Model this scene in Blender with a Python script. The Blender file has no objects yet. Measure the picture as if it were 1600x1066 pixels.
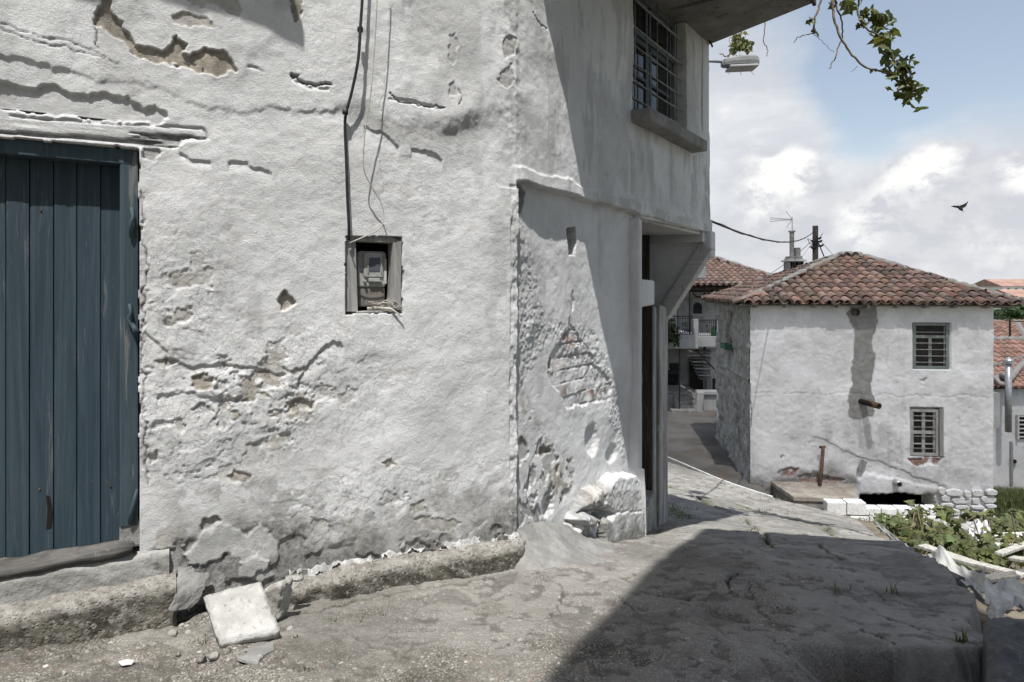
import bpy, bmesh, math, random
import numpy as np
from mathutils import Vector, Matrix
random.seed(7)
R = math.radians
scene = bpy.context.scene
COL = scene.collection

# ---------------------------------------------------------------- camera
cam = bpy.data.cameras.new('camera'); cam_ob = bpy.data.objects.new('camera', cam); COL.objects.link(cam_ob)
CZ = 1.6
cam_ob.location = (0, 0, CZ); cam_ob.rotation_euler = (R(90), 0, 0)
cam.sensor_width = 36; cam.lens = 22.5; cam.shift_y = -83/1600
cam.clip_start = 0.05; cam.clip_end = 6000
scene.camera = cam_ob
scene.render.resolution_x = 1024; scene.render.resolution_y = 682
scene.view_settings.view_transform = 'Standard'; scene.view_settings.look = 'None'
scene.view_settings.gamma = 1.0
scene.view_settings.exposure = 0.60

# ---------------------------------------------------------------- sun and sky
L = Vector((0.05, 0.46, -1.0))
sun = bpy.data.lights.new('sun', 'SUN'); sun.energy = 4.3; sun.angle = R(0.53); sun.color = (1.0, 0.98, 0.95)
sun_ob = bpy.data.objects.new('sun', sun); COL.objects.link(sun_ob)
sun_ob.rotation_euler = L.to_track_quat('-Z', 'Y').to_euler(); sun_ob.location = (-2, -18, 40)

def pdir(px, py):                       # viewing direction of a point of the photograph
    return Vector(((px-800)/1000, 1.0, (450-py)/1000)).normalized()

world = bpy.data.worlds.new('World'); scene.world = world; world.use_nodes = True
def build_world():
    nt = world.node_tree; N = nt.nodes; N.clear(); lk = nt.links.new
    out = N.new('ShaderNodeOutputWorld'); bg = N.new('ShaderNodeBackground'); bg.inputs[1].default_value = 0.124
    sky = N.new('ShaderNodeTexSky'); sky.sky_type = 'NISHITA'; sky.sun_disc = False
    sky.sun_elevation = R(65.2); sky.sun_rotation = math.pi + 0.108
    sky.air_density = 1.0; sky.dust_density = 1.3; sky.ozone_density = 1.2
    tc = N.new('ShaderNodeTexCoord')
    def math_(op, a, b=None, c=None, clamp=False):
        m = N.new('ShaderNodeMath'); m.operation = op; m.use_clamp = clamp
        for i, v in enumerate((a, b, c)):
            if v is None: continue
            if isinstance(v, (int, float)): m.inputs[i].default_value = v
            else: lk(v, m.inputs[i])
        return m.outputs[0]
    def noise(scale, detail, rough, zs=2.2, off=(0, 0, 0), dist=0.0):
        mp = N.new('ShaderNodeMapping'); mp.inputs['Scale'].default_value = (1, 1, zs); mp.inputs['Location'].default_value = off
        lk(tc.outputs['Generated'], mp.inputs['Vector'])
        n = N.new('ShaderNodeTexNoise'); n.inputs['Scale'].default_value = scale; n.inputs['Detail'].default_value = detail
        n.inputs['Roughness'].default_value = rough; n.inputs['Distortion'].default_value = dist
        lk(mp.outputs[0], n.inputs['Vector']); return n.outputs['Fac']
    def mapr(v, a, b, c, d, smooth=True):
        m = N.new('ShaderNodeMapRange'); m.interpolation_type = 'SMOOTHSTEP' if smooth else 'LINEAR'
        m.inputs[1].default_value = a; m.inputs[2].default_value = b; m.inputs[3].default_value = c; m.inputs[4].default_value = d
        lk(v, m.inputs[0]); return m.outputs[0]
    def blob(px, py, rad, amp):
        d = N.new('ShaderNodeVectorMath'); d.operation = 'DOT_PRODUCT'; d.inputs[1].default_value = pdir(px, py)
        lk(tc.outputs['Generated'], d.inputs[0])
        return mapr(d.outputs['Value'], math.cos(rad), 1.0, 0.0, amp)
    big = noise(2.6, 7, 0.58, 2.4, (3.1, 0.4, 1.7), 0.2)
    fine = noise(11, 9, 0.62, 1.5, (0.3, 1.4, 2.2), 0.25); fine_up = noise(11, 9, 0.62, 1.5, (0.3-.006, 1.4, 2.2+.028), 0.25)
    def layer(acc, blobs):
        for q in blobs: acc = math_('ADD', acc, blob(*q))
        return acc
    # soft high cloud, gaps of blue
    accA = layer(math_('MULTIPLY_ADD', big, 0.9, -0.40), ((1120, 160, .20, .42), (1190, 230, .13, .22), (1180, 320, .25, .40), (1130, 420, .30, .40), (1450, 420, .24, .62), (1600, 350, .26, .50), (1320, 450, .20, .50),
        (1500, 15, .14, .16), (1320, 190, .14, -.22), (1450, 150, .20, -.24), (1560, 100, .2, -.16), (1330, 280, .09, -.35)))
    accA = math_('ADD', accA, math_('MULTIPLY_ADD', fine, 0.36, -0.18))
    maskA = mapr(accA, 0.06, 0.70, 0.0, 0.93)
    # heaped clouds with crisp tops
    accB = layer(math_('ADD', math_('MULTIPLY_ADD', fine, 1.1, -0.70), math_('MULTIPLY', noise(30, 7, .65, 1.3, (.7, 1.1, 2.2), .3), .32)), ((1240, 280, .060, .62), (1205, 320, .10, .55), (1390, 330, .09, .55), (1430, 282, .060, .50), (1478, 252, .045, .62), (1600, 290, .06, .6), (1530, 350, .13, .62), (1300, 380, .12, .45), (1140, 210, .08, .40)))
    maskB = mapr(accB, 0.22, 0.70, 0.0, 1.0)
    lit = mapr(math_('SUBTRACT', fine, fine_up), -0.07, 0.07, 0.0, 1.0)
    rim = mapr(accB, 0.40, 0.85, 1.0, 0.25)
    tops = layer(math_('MULTIPLY', fine, 0.0), ((1238, 262, .050, .70), (1222, 292, .06, .40), (1412, 284, .045, .60), (1448, 264, .038, .62), (1482, 247, .030, .62), (1602, 268, .035, .8), (1350, 345, .05, .6), (1130, 170, .07, .6), (1165, 215, .06, .5), (1170, 310, .05, .4), (1560, 370, .05, .4)))
    vfine = noise(26, 8, .66, 1.3, (2.3, .4, .2), .3)
    shade = math_('ADD', math_('MULTIPLY', tops, mapr(math_('MULTIPLY_ADD', fine, .6, math_('MULTIPLY', vfine, .4)), .40, .60, -0.25, 1.5)), math_('MULTIPLY', lit, .22), None, True)
    colB = N.new('ShaderNodeMix'); colB.data_type = 'RGBA'; colB.inputs[6].default_value = (3.5, 3.6, 3.85, 1); colB.inputs[7].default_value = (5.35, 5.35, 5.3, 1); lk(shade, colB.inputs[0])
    colA = N.new('ShaderNodeMix'); colA.data_type = 'RGBA'; colA.inputs[6].default_value = (3.55, 3.66, 3.92, 1); colA.inputs[7].default_value = (4.45, 4.53, 4.68, 1)
    lk(mapr(noise(5.5, 7, .6, 2.6, (1.7, .1, .5), .2), .36, .64, 0.0, 1.0), colA.inputs[0])
    skyc = N.new('ShaderNodeMix'); skyc.data_type = 'RGBA'; skyc.blend_type = 'MULTIPLY'; skyc.inputs[0].default_value = 1.0
    lk(sky.outputs[0], skyc.inputs[6]); skyc.inputs[7].default_value = (1.04, 0.94, 0.83, 1)
    veil = N.new('ShaderNodeMix'); veil.data_type = 'RGBA'; veil.inputs[0].default_value = 0.20; lk(skyc.outputs[2], veil.inputs[6]); veil.inputs[7].default_value = (4.1, 4.15, 4.25, 1)
    mx = N.new('ShaderNodeMix'); mx.data_type = 'RGBA'
    lk(maskA, mx.inputs[0]); lk(veil.outputs[2], mx.inputs[6]); lk(colA.outputs[2], mx.inputs[7])
    mb = N.new('ShaderNodeMix'); mb.data_type = 'RGBA'; lk(maskB, mb.inputs[0]); lk(mx.outputs[2], mb.inputs[6]); lk(colB.outputs[2], mb.inputs[7]); mx = mb
    lk(mx.outputs[2], bg.inputs[0]); lk(bg.outputs[0], out.inputs[0])
build_world()

# ---------------------------------------------------------------- tagging and building helpers
def tag(o, label=None, cat=None, group=None, kind=None):
    if label: o['label'] = label
    if cat: o['category'] = cat
    if group: o['group'] = group
    if kind: o['kind'] = kind
    return o
def thing(name, label, cat, loc=(0, 0, 0), group=None, rotz=0):
    o = bpy.data.objects.new(name, None); COL.objects.link(o); o.location = loc; o.rotation_euler = (0, 0, rotz)
    o.empty_display_size = 0.2
    return tag(o, label, cat, group)
def root_loc(p):
    v = Vector((0, 0, 0))
    while p is not None:
        v = v + Vector(p.location); p = p.parent
    return v

class MB:
    def __init__(s): s.v = []; s.f = []; s.c = []; s.col = (1, 1, 1); s.mi = []; s.m = 0
    def add(s, vs, fs):
        b = len(s.v); s.v += [tuple(p) for p in vs]; s.c += [s.col]*len(vs)
        s.f += [tuple(b+i for i in f) for f in fs]; s.mi += [s.m]*len(fs); return s
    def box(s, c, size, ax=None):                        # centre, full sizes, axes (three vectors)
        c = Vector(c); ax = ax or (Vector((1, 0, 0)), Vector((0, 1, 0)), Vector((0, 0, 1)))
        h = [Vector(ax[i])*size[i]/2 for i in range(3)]
        vs = [c+h[0]*i+h[1]*j+h[2]*k for k in (-1, 1) for j in (-1, 1) for i in (-1, 1)]
        fs = [(0, 2, 3, 1), (4, 5, 7, 6), (0, 1, 5, 4), (2, 6, 7, 3), (0, 4, 6, 2), (1, 3, 7, 5)]
        if h[0].cross(h[1]).dot(h[2]) < 0: fs = [f[::-1] for f in fs]
        return s.add(vs, fs)
    def prism(s, poly, vec):                             # planar polygon swept along vec
        n = len(poly); vec = Vector(vec); a = [Vector(p) for p in poly]; b = [p+vec for p in a]
        nn = Vector((0, 0, 0))
        for i in range(n): nn += a[i].cross(a[(i+1) % n])
        fs = [tuple(range(n))[::-1], tuple(range(n, 2*n))]
        fs += [(i, (i+1) % n, n+(i+1) % n, n+i) for i in range(n)]
        if nn.dot(vec) < 0: fs = [f[::-1] for f in fs]
        return s.add(a+b, fs)
    def tube(s, path, r, n=8, cap=True):
        P = [Vector(p) for p in path]; m = len(P)
        rr = r if isinstance(r, (list, tuple)) else [r]*m
        vs = []; ref = None
        for i in range(m):
            t = (P[min(i+1, m-1)]-P[max(i-1, 0)]).normalized()
            if ref is None: ref = t.orthogonal().normalized()
            ref = (ref-t*ref.dot(t)).normalized(); o = t.cross(ref)
            for k in range(n):
                a = 2*math.pi*k/n; vs.append(P[i]+(ref*math.cos(a)+o*math.sin(a))*rr[i])
        fs = [(i*n+k, i*n+(k+1) % n, (i+1)*n+(k+1) % n, (i+1)*n+k) for i in range(m-1) for k in range(n)]
        if cap: fs += [tuple(range(n))[::-1], tuple((m-1)*n+k for k in range(n))]
        return s.add(vs, fs)
    def leaf(s, p, nrm, up, size):
        nrm = Vector(nrm).normalized(); up = Vector(up); up = (up-nrm*up.dot(nrm)).normalized(); sd = nrm.cross(up)
        out = ((0, -.05), (.28, -.22), (.5, .02), (.36, .2), (.56, .42), (.26, .5), (0, 1.0), (-.26, .5), (-.56, .42), (-.36, .2), (-.5, .02), (-.28, -.22))
        vs = [Vector(p)+up*0.15*size]
        for a, b in out: vs.append(Vector(p)+sd*a*size*random.uniform(.85, 1.1)+up*b*size+nrm*(-abs(a)*.35+random.uniform(-.1, .1))*size)
        n = len(out); return s.add(vs, [(0, 1+i, 1+(i+1) % n) for i in range(n)])
    def build(s, name, mat, parent=None, smooth=False, bevel=0, segs=2, off=None):
        o3 = root_loc(parent) if off is None else Vector(off)
        me = bpy.data.meshes.new(name); me.from_pydata([(p[0]-o3.x, p[1]-o3.y, p[2]-o3.z) for p in s.v], [], s.f)
        at = me.color_attributes.new('tint', 'FLOAT_COLOR', 'POINT')
        at.data.foreach_set('color', np.array([(c[0], c[1], c[2], 1) for c in s.c], dtype=np.float32).ravel())
        for m in (mat if isinstance(mat, (list, tuple)) else [mat]): me.materials.append(m)
        if isinstance(mat, (list, tuple)): me.polygons.foreach_set('material_index', s.mi)
        if smooth: me.polygons.foreach_set('use_smooth', [True]*len(me.polygons))
        me.update()
        o = bpy.data.objects.new(name, me); COL.objects.link(o)
        if parent is not None: o.parent = parent
        elif off is not None: o.location = o3
        if bevel:
            b = o.modifiers.new('bevel', 'BEVEL'); b.width = bevel; b.segments = segs; b.limit_method = 'ANGLE'; b.angle_limit = R(35)
        return o
def copy_tree(o, parent=None):
    c = o.copy(); COL.objects.link(c); c.parent = parent
    for ch in o.children: copy_tree(ch, c)
    return c

# ---------------------------------------------------------------- noise on arrays
def _hash(ix, iy, seed):
    h = (ix.astype(np.int64)*374761393 + iy.astype(np.int64)*668265263 + seed*974711) & 0x7fffffff
    h = ((h ^ (h >> 13))*1274126177) & 0x7fffffff
    h = (h ^ (h >> 16)) & 0xffff
    return h/32767.5-1.0
def vnoise(x, y, seed=0):
    ix = np.floor(x); iy = np.floor(y); fx = x-ix; fy = y-iy
    fx = fx*fx*fx*(fx*(fx*6-15)+10); fy = fy*fy*fy*(fy*(fy*6-15)+10)
    a = _hash(ix, iy, seed); b = _hash(ix+1, iy, seed); c = _hash(ix, iy+1, seed); d = _hash(ix+1, iy+1, seed)
    return (a*(1-fx)+b*fx)*(1-fy)+(c*(1-fx)+d*fx)*fy
def fbm(x, y, octs=4, seed=0, gain=0.5):
    r = 0; a = 1; t = 0
    for i in range(octs):
        r = r+a*vnoise(x*2**i+i*17.3, y*2**i-i*9.1, seed+i*31); t += a; a *= gain
    return r/t*1.6
def S(x): x = np.clip(x, 0, 1); return x*x*(3-2*x)
def poly_sd(x, y, poly):                                  # signed distance, negative inside
    P = np.array(poly, float); n = len(P); d = np.full(x.shape, 1e9); ins = np.zeros(x.shape, bool)
    for i in range(n):
        a = P[i]; b = P[(i+1) % n]; ex, ey = b-a; wx = x-a[0]; wy = y-a[1]
        t = np.clip((wx*ex+wy*ey)/(ex*ex+ey*ey+1e-12), 0, 1)
        d = np.minimum(d, (wx-t*ex)**2+(wy-t*ey)**2)
        if abs(ey) > 1e-12:
            c = ((a[1] > y) != (b[1] > y)) & (x < ex*(y-a[1])/ey+a[0]); ins ^= c
    return np.where(ins, -1, 1)*np.sqrt(d)
def line_d(x, y, pts):
    d = np.full(x.shape, 1e9)
    for (ax, ay), (bx, by) in zip(pts[:-1], pts[1:]):
        ex, ey = bx-ax, by-ay; t = np.clip(((x-ax)*ex+(y-ay)*ey)/(ex*ex+ey*ey+1e-12), 0, 1)
        d = np.minimum(d, (x-ax-t*ex)**2+(y-ay-t*ey)**2)
    return np.sqrt(d)
def grid_object(name, P, keep, masks, mat, parent=None, off=(0, 0, 0), smooth=True, flake=None):
    """P: (nu, nv, 3) points, keep: (nu-1, nv-1) faces, masks: (nu, nv, 3)"""
    nu, nv = P.shape[:2]
    idx = np.arange(nu*nv).reshape(nu, nv)
    q = np.stack([idx[:-1, :-1], idx[1:, :-1], idx[1:, 1:], idx[:-1, 1:]], -1)[keep]
    used = np.zeros(nu*nv, bool); used[q.ravel()] = True
    remap = np.cumsum(used)-1; q = remap[q]
    V = (P.reshape(-1, 3)-np.array(off))[used]; Mk = masks.reshape(-1, masks.shape[-1])[used]
    me = bpy.data.meshes.new(name); me.vertices.add(len(V)); me.vertices.foreach_set('co', V.astype(np.float32).ravel())
    me.loops.add(q.size); me.loops.foreach_set('vertex_index', q.astype(np.int32).ravel())
    me.polygons.add(len(q)); me.polygons.foreach_set('loop_start', np.arange(0, q.size, 4, dtype=np.int32))
    me.polygons.foreach_set('loop_total', np.full(len(q), 4, dtype=np.int32))
    me.polygons.foreach_set('use_smooth', np.full(len(q), smooth))
    at = me.color_attributes.new('mask', 'FLOAT_COLOR', 'POINT')
    m4 = np.ones((len(V), 4), np.float32); m4[:, :Mk.shape[1]] = Mk; at.data.foreach_set('color', m4.ravel())
    if flake is not None: fa_ = me.attributes.new('flake', 'FLOAT', 'POINT'); fa_.data.foreach_set('value', flake.reshape(-1)[used].astype(np.float32))
    me.materials.append(mat); me.update(calc_edges=True); me.validate()
    o = bpy.data.objects.new(name, me); COL.objects.link(o)
    if parent is not None: o.parent = parent
    return o

# ---------------------------------------------------------------- materials
class NT:
    def __init__(s, name):
        s.m = bpy.data.materials.new(name); s.m.use_nodes = True; s.t = s.m.node_tree; s.n = s.t.nodes
        s.b = s.n['Principled BSDF']; s.tc = s.n.new('ShaderNodeTexCoord'); s.b.inputs['Roughness'].default_value = 0.9
        s.b.inputs['Specular IOR Level'].default_value = 0.25
    def lk(s, a, b): s.t.links.new(a, b)
    def put(s, sock, v):
        if isinstance(v, (int, float)): sock.default_value = v
        elif isinstance(v, tuple): sock.default_value = v if len(v) == 4 or sock.type == 'VECTOR' else (*v, 1)
        else: s.lk(v, sock)
    def noise(s, scale, detail=5, rough=.55, dist=0, stretch=None, col=False):
        n = s.n.new('ShaderNodeTexNoise'); n.inputs['Scale'].default_value = scale; n.inputs['Detail'].default_value = detail
        n.inputs['Roughness'].default_value = rough; n.inputs['Distortion'].default_value = dist
        v = s.tc.outputs['Object']
        if stretch:
            mp = s.n.new('ShaderNodeMapping'); mp.inputs['Scale'].default_value = stretch; s.lk(v, mp.inputs[0]); v = mp.outputs[0]
        s.lk(v, n.inputs['Vector']); return n.outputs['Color' if col else 'Fac']
    def voro(s, scale, feature='F1', out='Distance', stretch=None, rnd=1.0):
        n = s.n.new('ShaderNodeTexVoronoi'); n.feature = feature; n.inputs['Scale'].default_value = scale; n.inputs['Randomness'].default_value = rnd
        v = s.tc.outputs['Object']
        if stretch:
            mp = s.n.new('ShaderNodeMapping'); mp.inputs['Scale'].default_value = stretch; s.lk(v, mp.inputs[0]); v = mp.outputs[0]
        s.lk(v, n.inputs['Vector']); return n.outputs[out]
    def mr(s, v, a, b, c=0.0, d=1.0):
        m = s.n.new('ShaderNodeMapRange'); m.interpolation_type = 'SMOOTHSTEP'
        for i, k in enumerate((a, b, c, d)): m.inputs[i+1].default_value = k
        s.lk(v, m.inputs[0]); return m.outputs[0]
    def mix(s, f, a, b, mode='MIX'):
        m = s.n.new('ShaderNodeMix'); m.data_type = 'RGBA'; m.blend_type = mode
        s.put(m.inputs[0], f); s.put(m.inputs[6], a); s.put(m.inputs[7], b); return m.outputs[2]
    def op(s, o, a, b=0.0, clamp=False):
        m = s.n.new('ShaderNodeMath'); m.operation = o; m.use_clamp = clamp; s.put(m.inputs[0], a); s.put(m.inputs[1], b); return m.outputs[0]
    def attr(s, name):
        a = s.n.new('ShaderNodeAttribute'); a.attribute_name = name
        sp = s.n.new('ShaderNodeSeparateColor'); s.lk(a.outputs['Color'], sp.inputs[0]); return a.outputs['Color'], sp.outputs[0], sp.outputs[1], sp.outputs[2]
    def bump(s, h, strength, dist, prev=None):
        b = s.n.new('ShaderNodeBump'); b.inputs['Strength'].default_value = strength; b.inputs['Distance'].default_value = dist
        s.lk(h, b.inputs['Height'])
        if prev is not None: s.lk(prev, b.inputs['Normal'])
        return b.outputs[0]
    def done(s, col, nrm=None, rough=None):
        s.put(s.b.inputs['Base Color'], col)
        if nrm is not None: s.lk(nrm, s.b.inputs['Normal'])
        if rough is not None: s.put(s.b.inputs['Roughness'], rough)
        return s.m

def simple(name, c1, c2, scale=4, rough=.85, bump=.3, bscale=40, bdist=.01, c3=None, stretch=None, metal=0, tint=False, lo=.38, hi=.62):
    t = NT(name); n = t.noise(scale, 6, .6, .2, stretch)
    col = t.mix(t.mr(n, lo, hi), c1, c2)
    if c3: col = t.mix(t.mr(t.noise(scale*3.7, 5, .65, .3, stretch), .56, .68), col, c3)
    if tint: col = t.mix(1.0, col, t.attr('tint')[0], 'MULTIPLY')
    t.b.inputs['Metallic'].default_value = metal
    nr = t.bump(t.noise(bscale, 6, .65, 0, stretch), bump, bdist) if bump else None
    return t.done(col, nr, rough)

def plaster_mat(name, w1=(.60, .60, .592), w2=(.72, .72, .712), cemk=1.0):
    t = NT(name); _, mud, grime_shade, cem = t.attr('mask')
    col = t.mix(t.mr(t.noise(1.3, 6, .62, .3), .36, .62), w1, w2)
    col = t.mix(t.mr(t.noise(6, 6, .7, .5), .54, .76, 0, .5), col, (.48, .48, .47))
    col = t.mix(t.mr(t.noise(11, 5, .62, .8), .66, .74, 0, .5), col, (.45, .46, .51))          # old bluish limewash showing
    col = t.mix(t.mr(t.noise(3.1, 8, .74, .3, (1, 1, .13)), .54, .72, 0, .5), col, (.45, .44, .42))  # run-off streaks
    col = t.mix(t.mr(t.noise(70, 6, .8), .56, .70, 0, .5), col, (.34, .33, .31))
    col = t.mix(t.mr(t.noise(2.1, 9, .8, .2), .50, .70, 0, .35), col, (.42, .415, .40))
    mcol = t.mix(t.mr(t.noise(22, 6, .65), .35, .65), (.26, .235, .195), (.44, .395, .325))
    mcol = t.mix(t.mr(t.voro(60), .1, .35, .5, 0), mcol, (.47, .43, .36))
    ccol = t.mix(t.mr(t.noise(9, 6, .65), .35, .65), tuple(cemk*v for v in (.40, .40, .385)), tuple(cemk*v for v in (.53, .525, .50)))
    col = t.mix(cem, col, ccol)
    col = t.mix(mud, col, mcol)
    g = t.op('MULTIPLY', grime_shade, t.mr(t.noise(14, 8, .76, .4), .30, .56, .58, 1.0), True)
    gcol = t.mix(t.mr(t.noise(40, 4, .6), .4, .6), (.12, .117, .108), (.225, .22, .205))
    col = t.mix(g, col, gcol)
    h = t.op('ADD', t.op('MULTIPLY', t.noise(34, 9, .74, .1), .8), t.op('MULTIPLY', t.noise(150, 6, .72), .5))
    nr = t.bump(h, .75, .009)
    nr = t.bump(t.noise(75, 8, .8), .7, .006, nr)
    fl = t.n.new('ShaderNodeAttribute'); fl.attribute_name = 'flake'
    e1 = t.mr(t.noise(6, 10, .66, .4), .50, .512); e2 = t.mr(t.noise(13, 9, .68, .5), .53, .545)
    nr = t.bump(t.op('ADD', t.op('MULTIPLY', e1, t.op('ADD', fl.outputs['Fac'], .08)), t.op('MULTIPLY', e2, t.op('MULTIPLY', fl.outputs['Fac'], .8))), .8, .006, nr)
    col = t.mix(t.op('MULTIPLY', t.op('MULTIPLY', e1, fl.outputs['Fac']), .28), col, (.74, .74, .725))
    nr = t.bump(t.mr(t.voro(38), .0, .16, 0, 1), .35, .003, nr)
    return t.done(col, nr, .92)

def street_mat(name):
    t = NT(name); _, dirt, moss, cem = t.attr('mask')
    col = t.mix(t.mr(t.noise(1.1, 7, .65, .4), .36, .62), (.110, .101, .086), (.180, .168, .146))
    col = t.mix(t.mr(t.noise(4.5, 7, .7, .6), .52, .72, 0, .7), col, (.135, .122, .098))
    col = t.mix(t.mr(t.noise(2.3, 6, .6, .6), .58, .72, 0, .6), col, (.215, .207, .19))
    peb = t.voro(62, 'F1', 'Color'); sep = t.n.new('ShaderNodeSeparateColor'); t.lk(peb, sep.inputs[0])
    pd = t.voro(62); show = t.op('MULTIPLY', t.mr(sep.outputs[0], .50, .56), t.mr(pd, .30, .42, 1, 0))
    smooth_ = t.op('SUBTRACT', 1.0, t.op('MULTIPLY', cem, .75), True); show = t.op('MULTIPLY', show, smooth_, True)
    pcol = t.mix(sep.outputs[1], (.10, .085, .07), (.43, .41, .37))
    pcol = t.mix(t.mr(sep.outputs[2], .8, .85), pcol, (.27, .16, .10))
    col = t.mix(t.op('MULTIPLY', show, .9), col, pcol)
    peb2 = t.voro(150, 'F1', 'Color'); s2 = t.n.new('ShaderNodeSeparateColor'); t.lk(peb2, s2.inputs[0])
    pmask = t.op('MULTIPLY', t.mr(s2.outputs[0], .50, .56, 0, .85), t.mr(t.noise(1.6, 5, .6), .38, .56, .35, 1)); pmask = t.op('MULTIPLY', pmask, smooth_)
    col = t.mix(pmask, col, t.mix(t.mr(s2.outputs[1], .2, .9), (.055, .047, .039), (.36, .34, .30)))
    speck = t.voro(26, 'F1', 'Color'); s3 = t.n.new('ShaderNodeSeparateColor'); t.lk(speck, s3.inputs[0]); col = t.mix(t.op('MULTIPLY', t.mr(s3.outputs[0], .90, .93), t.op('MULTIPLY', smooth_, t.mr(t.voro(26), .22, .34, 1, 0))), col, t.mix(s3.outputs[1], (.24, .22, .19), (.55, .54, .51)))
    ccol = t.mix(t.mr(t.noise(5, 8, .72, .4), .35, .65), (.245, .236, .218), (.35, .338, .316))  # smooth cement, colour raised to brighten the shaded side
    ccol = t.mix(t.mr(t.noise(1.3, 9, .78, .6, (1, .5, 1)), .48, .74, 0, .55), ccol, (.15, .143, .13)); ccol = t.mix(t.mr(t.noise(60, 6, .8), .58, .72, 0, .5), ccol, (.12, .115, .105))
    col = t.mix(cem, col, ccol)
    col = t.mix(t.op('MAXIMUM', t.op('MULTIPLY', dirt, t.mr(t.noise(18, 6, .7), .3, .55, .45, 1)), t.mr(dirt, .72, .92)), col, (.038, .034, .028))
    col = t.mix(t.op('MULTIPLY', moss, t.mr(t.noise(35, 6, .7), .35, .6)), col, (.085, .10, .035))
    h = t.op('ADD', t.op('MULTIPLY', t.noise(22, 8, .7, .2), .9), t.op('MULTIPLY', show, .45))
    nr = t.bump(h, .6, .016); nr = t.bump(t.noise(160, 4, .7), .35, .004, nr)
    return t.done(col, nr, .88)

def wood_mat(name, c1, c2, c3, grain=(30, 30, 1.5), rough=.7, wear=.58):
    t = NT(name); g = t.noise(1.0, 8, .7, .6, grain)
    col = t.mix(t.mr(g, .35, .65), c1, c2)
    col = t.mix(t.mr(t.noise(2.2, 9, .75, .5, (9, 9, .8)), wear, wear+.09, 0, .8), col, c3)
    col = t.mix(1.0, col, t.attr('tint')[0], 'MULTIPLY')
    nr = t.bump(g, .45, .006); nr = t.bump(t.noise(60, 5, .6), .15, .003, nr)
    return t.done(col, nr, rough)

def tile_mat(name, moss=.5, k=1.0):
    t = NT(name); a = t.attr('tint')[0]
    col = t.mix(1.0, t.mix(t.mr(t.noise(7, 6, .7, .3), .35, .65), tuple(k*v for v in (.225, .155, .128)), tuple(k*v for v in (.33, .245, .205))), a, 'MULTIPLY')
    col = t.mix(t.mr(t.noise(2.4, 9, .78, .6), .60-.18*moss, .80-.15*moss, 0, .3+.6*moss), col, (.145, .135, .115))
    col = t.mix(t.mr(t.noise(16, 6, .72, .3), .64, .72, 0, moss*.8), col, (.33, .32, .27))
    nr = t.bump(t.noise(50, 5, .65), .35, .006)
    return t.done(col, nr, .88)

def rubble_mat(name):
    t = NT(name)
    st = (1, 1, 1.25)
    edge = t.voro(4.2, 'DISTANCE_TO_EDGE', 'Distance', st); cc = t.voro(4.2, 'F1', 'Color', st)
    sp = t.n.new('ShaderNodeSeparateColor'); t.lk(cc, sp.inputs[0])
    col = t.mix(sp.outputs[0], (.21, .203, .185), (.38, .37, .343))
    col = t.mix(t.mr(edge, .015, .11, .7, 0), col, (.33, .32, .295))
    col = t.mix(t.mr(t.noise(2.2, 8, .72, .4, (1, 1, .45)), .50, .66, 0, .8), col, (.14, .135, .125))
    col = t.mix(t.mr(t.noise(7, 7, .72, .4), .55, .68, 0, .8), col, (.46, .455, .43))
    nr = t.bump(t.mr(edge, 0, .16), .5, .03); nr = t.bump(t.noise(24, 8, .7), .6, .03, nr)
    return t.done(col, nr, .95)

def leaf_mat(name, c1, c2):
    t = NT(name); col = t.mix(1.0, t.mix(t.mr(t.noise(9, 3), .35, .65), c1, c2), t.attr('tint')[0], 'MULTIPLY')
    tr = t.n.new('ShaderNodeBsdfTranslucent'); t.put(tr.inputs[0], t.mix(1.0, col, (1.3, 1.4, .7), 'MULTIPLY'))
    mx = t.n.new('ShaderNodeMixShader'); mx.inputs[0].default_value = .35
    m = t.done(col, None, .5); out = [n for n in t.n if n.type == 'OUTPUT_MATERIAL'][0]
    t.lk(t.b.outputs[0], mx.inputs[1]); t.lk(tr.outputs[0], mx.inputs[2]); t.lk(mx.outputs[0], out.inputs[0]); return m

def glass_mat(name, c=(.012, .014, .016), rough=.06):
    t = NT(name); t.b.inputs['Specular IOR Level'].default_value = .3
    nr = t.bump(t.noise(3, 3), .06, .01)
    return t.done(t.mix(t.mr(t.noise(6, 5, .7), .45, .7, 0, .5), c, (.05, .05, .048)), nr, rough)

M = {}
M['plaster'] = plaster_mat('old_whitewash')
M['plaster_far'] = plaster_mat('house_whitewash', (.74, .745, .75), (.82, .825, .83), .60)
M['street'] = street_mat('worn_concrete')
M['door'] = wood_mat('blue_door_paint', (.024, .040, .050), (.042, .064, .078), (.115, .125, .125), (38, 38, 1.3), .66, .57)
M['frame_blue'] = wood_mat('blue_frame_paint', (.030, .048, .059), (.052, .075, .089), (.16, .16, .15), (38, 38, 1.3), .66, .56)
M['white_wood'] = wood_mat('whitewashed_timber', (.42, .415, .40), (.56, .555, .54), (.24, .23, .21), (3, 3, 34), .9, .54)
M['grey_wood'] = wood_mat('weathered_timber', (.18, .175, .165), (.34, .333, .318), (.46, .455, .44), (26, 26, 1.5), .9, .58)
M['grey_wood_h'] = wood_mat('weathered_sill_timber', (.055, .052, .048), (.125, .12, .112), (.21, .205, .195), (2, 2, 40), .9, .60)
M['win_blue'] = wood_mat('grey_blue_window_paint', (.085, .112, .132), (.135, .165, .185), (.25, .26, .26), (22, 22, 2), .7, .58)
M['win_green'] = wood_mat('grey_green_window_paint', (.14, .17, .155), (.22, .25, .235), (.36, .36, .33), (12, 12, 2), .75, .56)
M['win_grey'] = wood_mat('grey_window_paint', (.28, .28, .265), (.40, .40, .385), (.50, .49, .46), (12, 12, 2), .8, .56)
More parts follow.
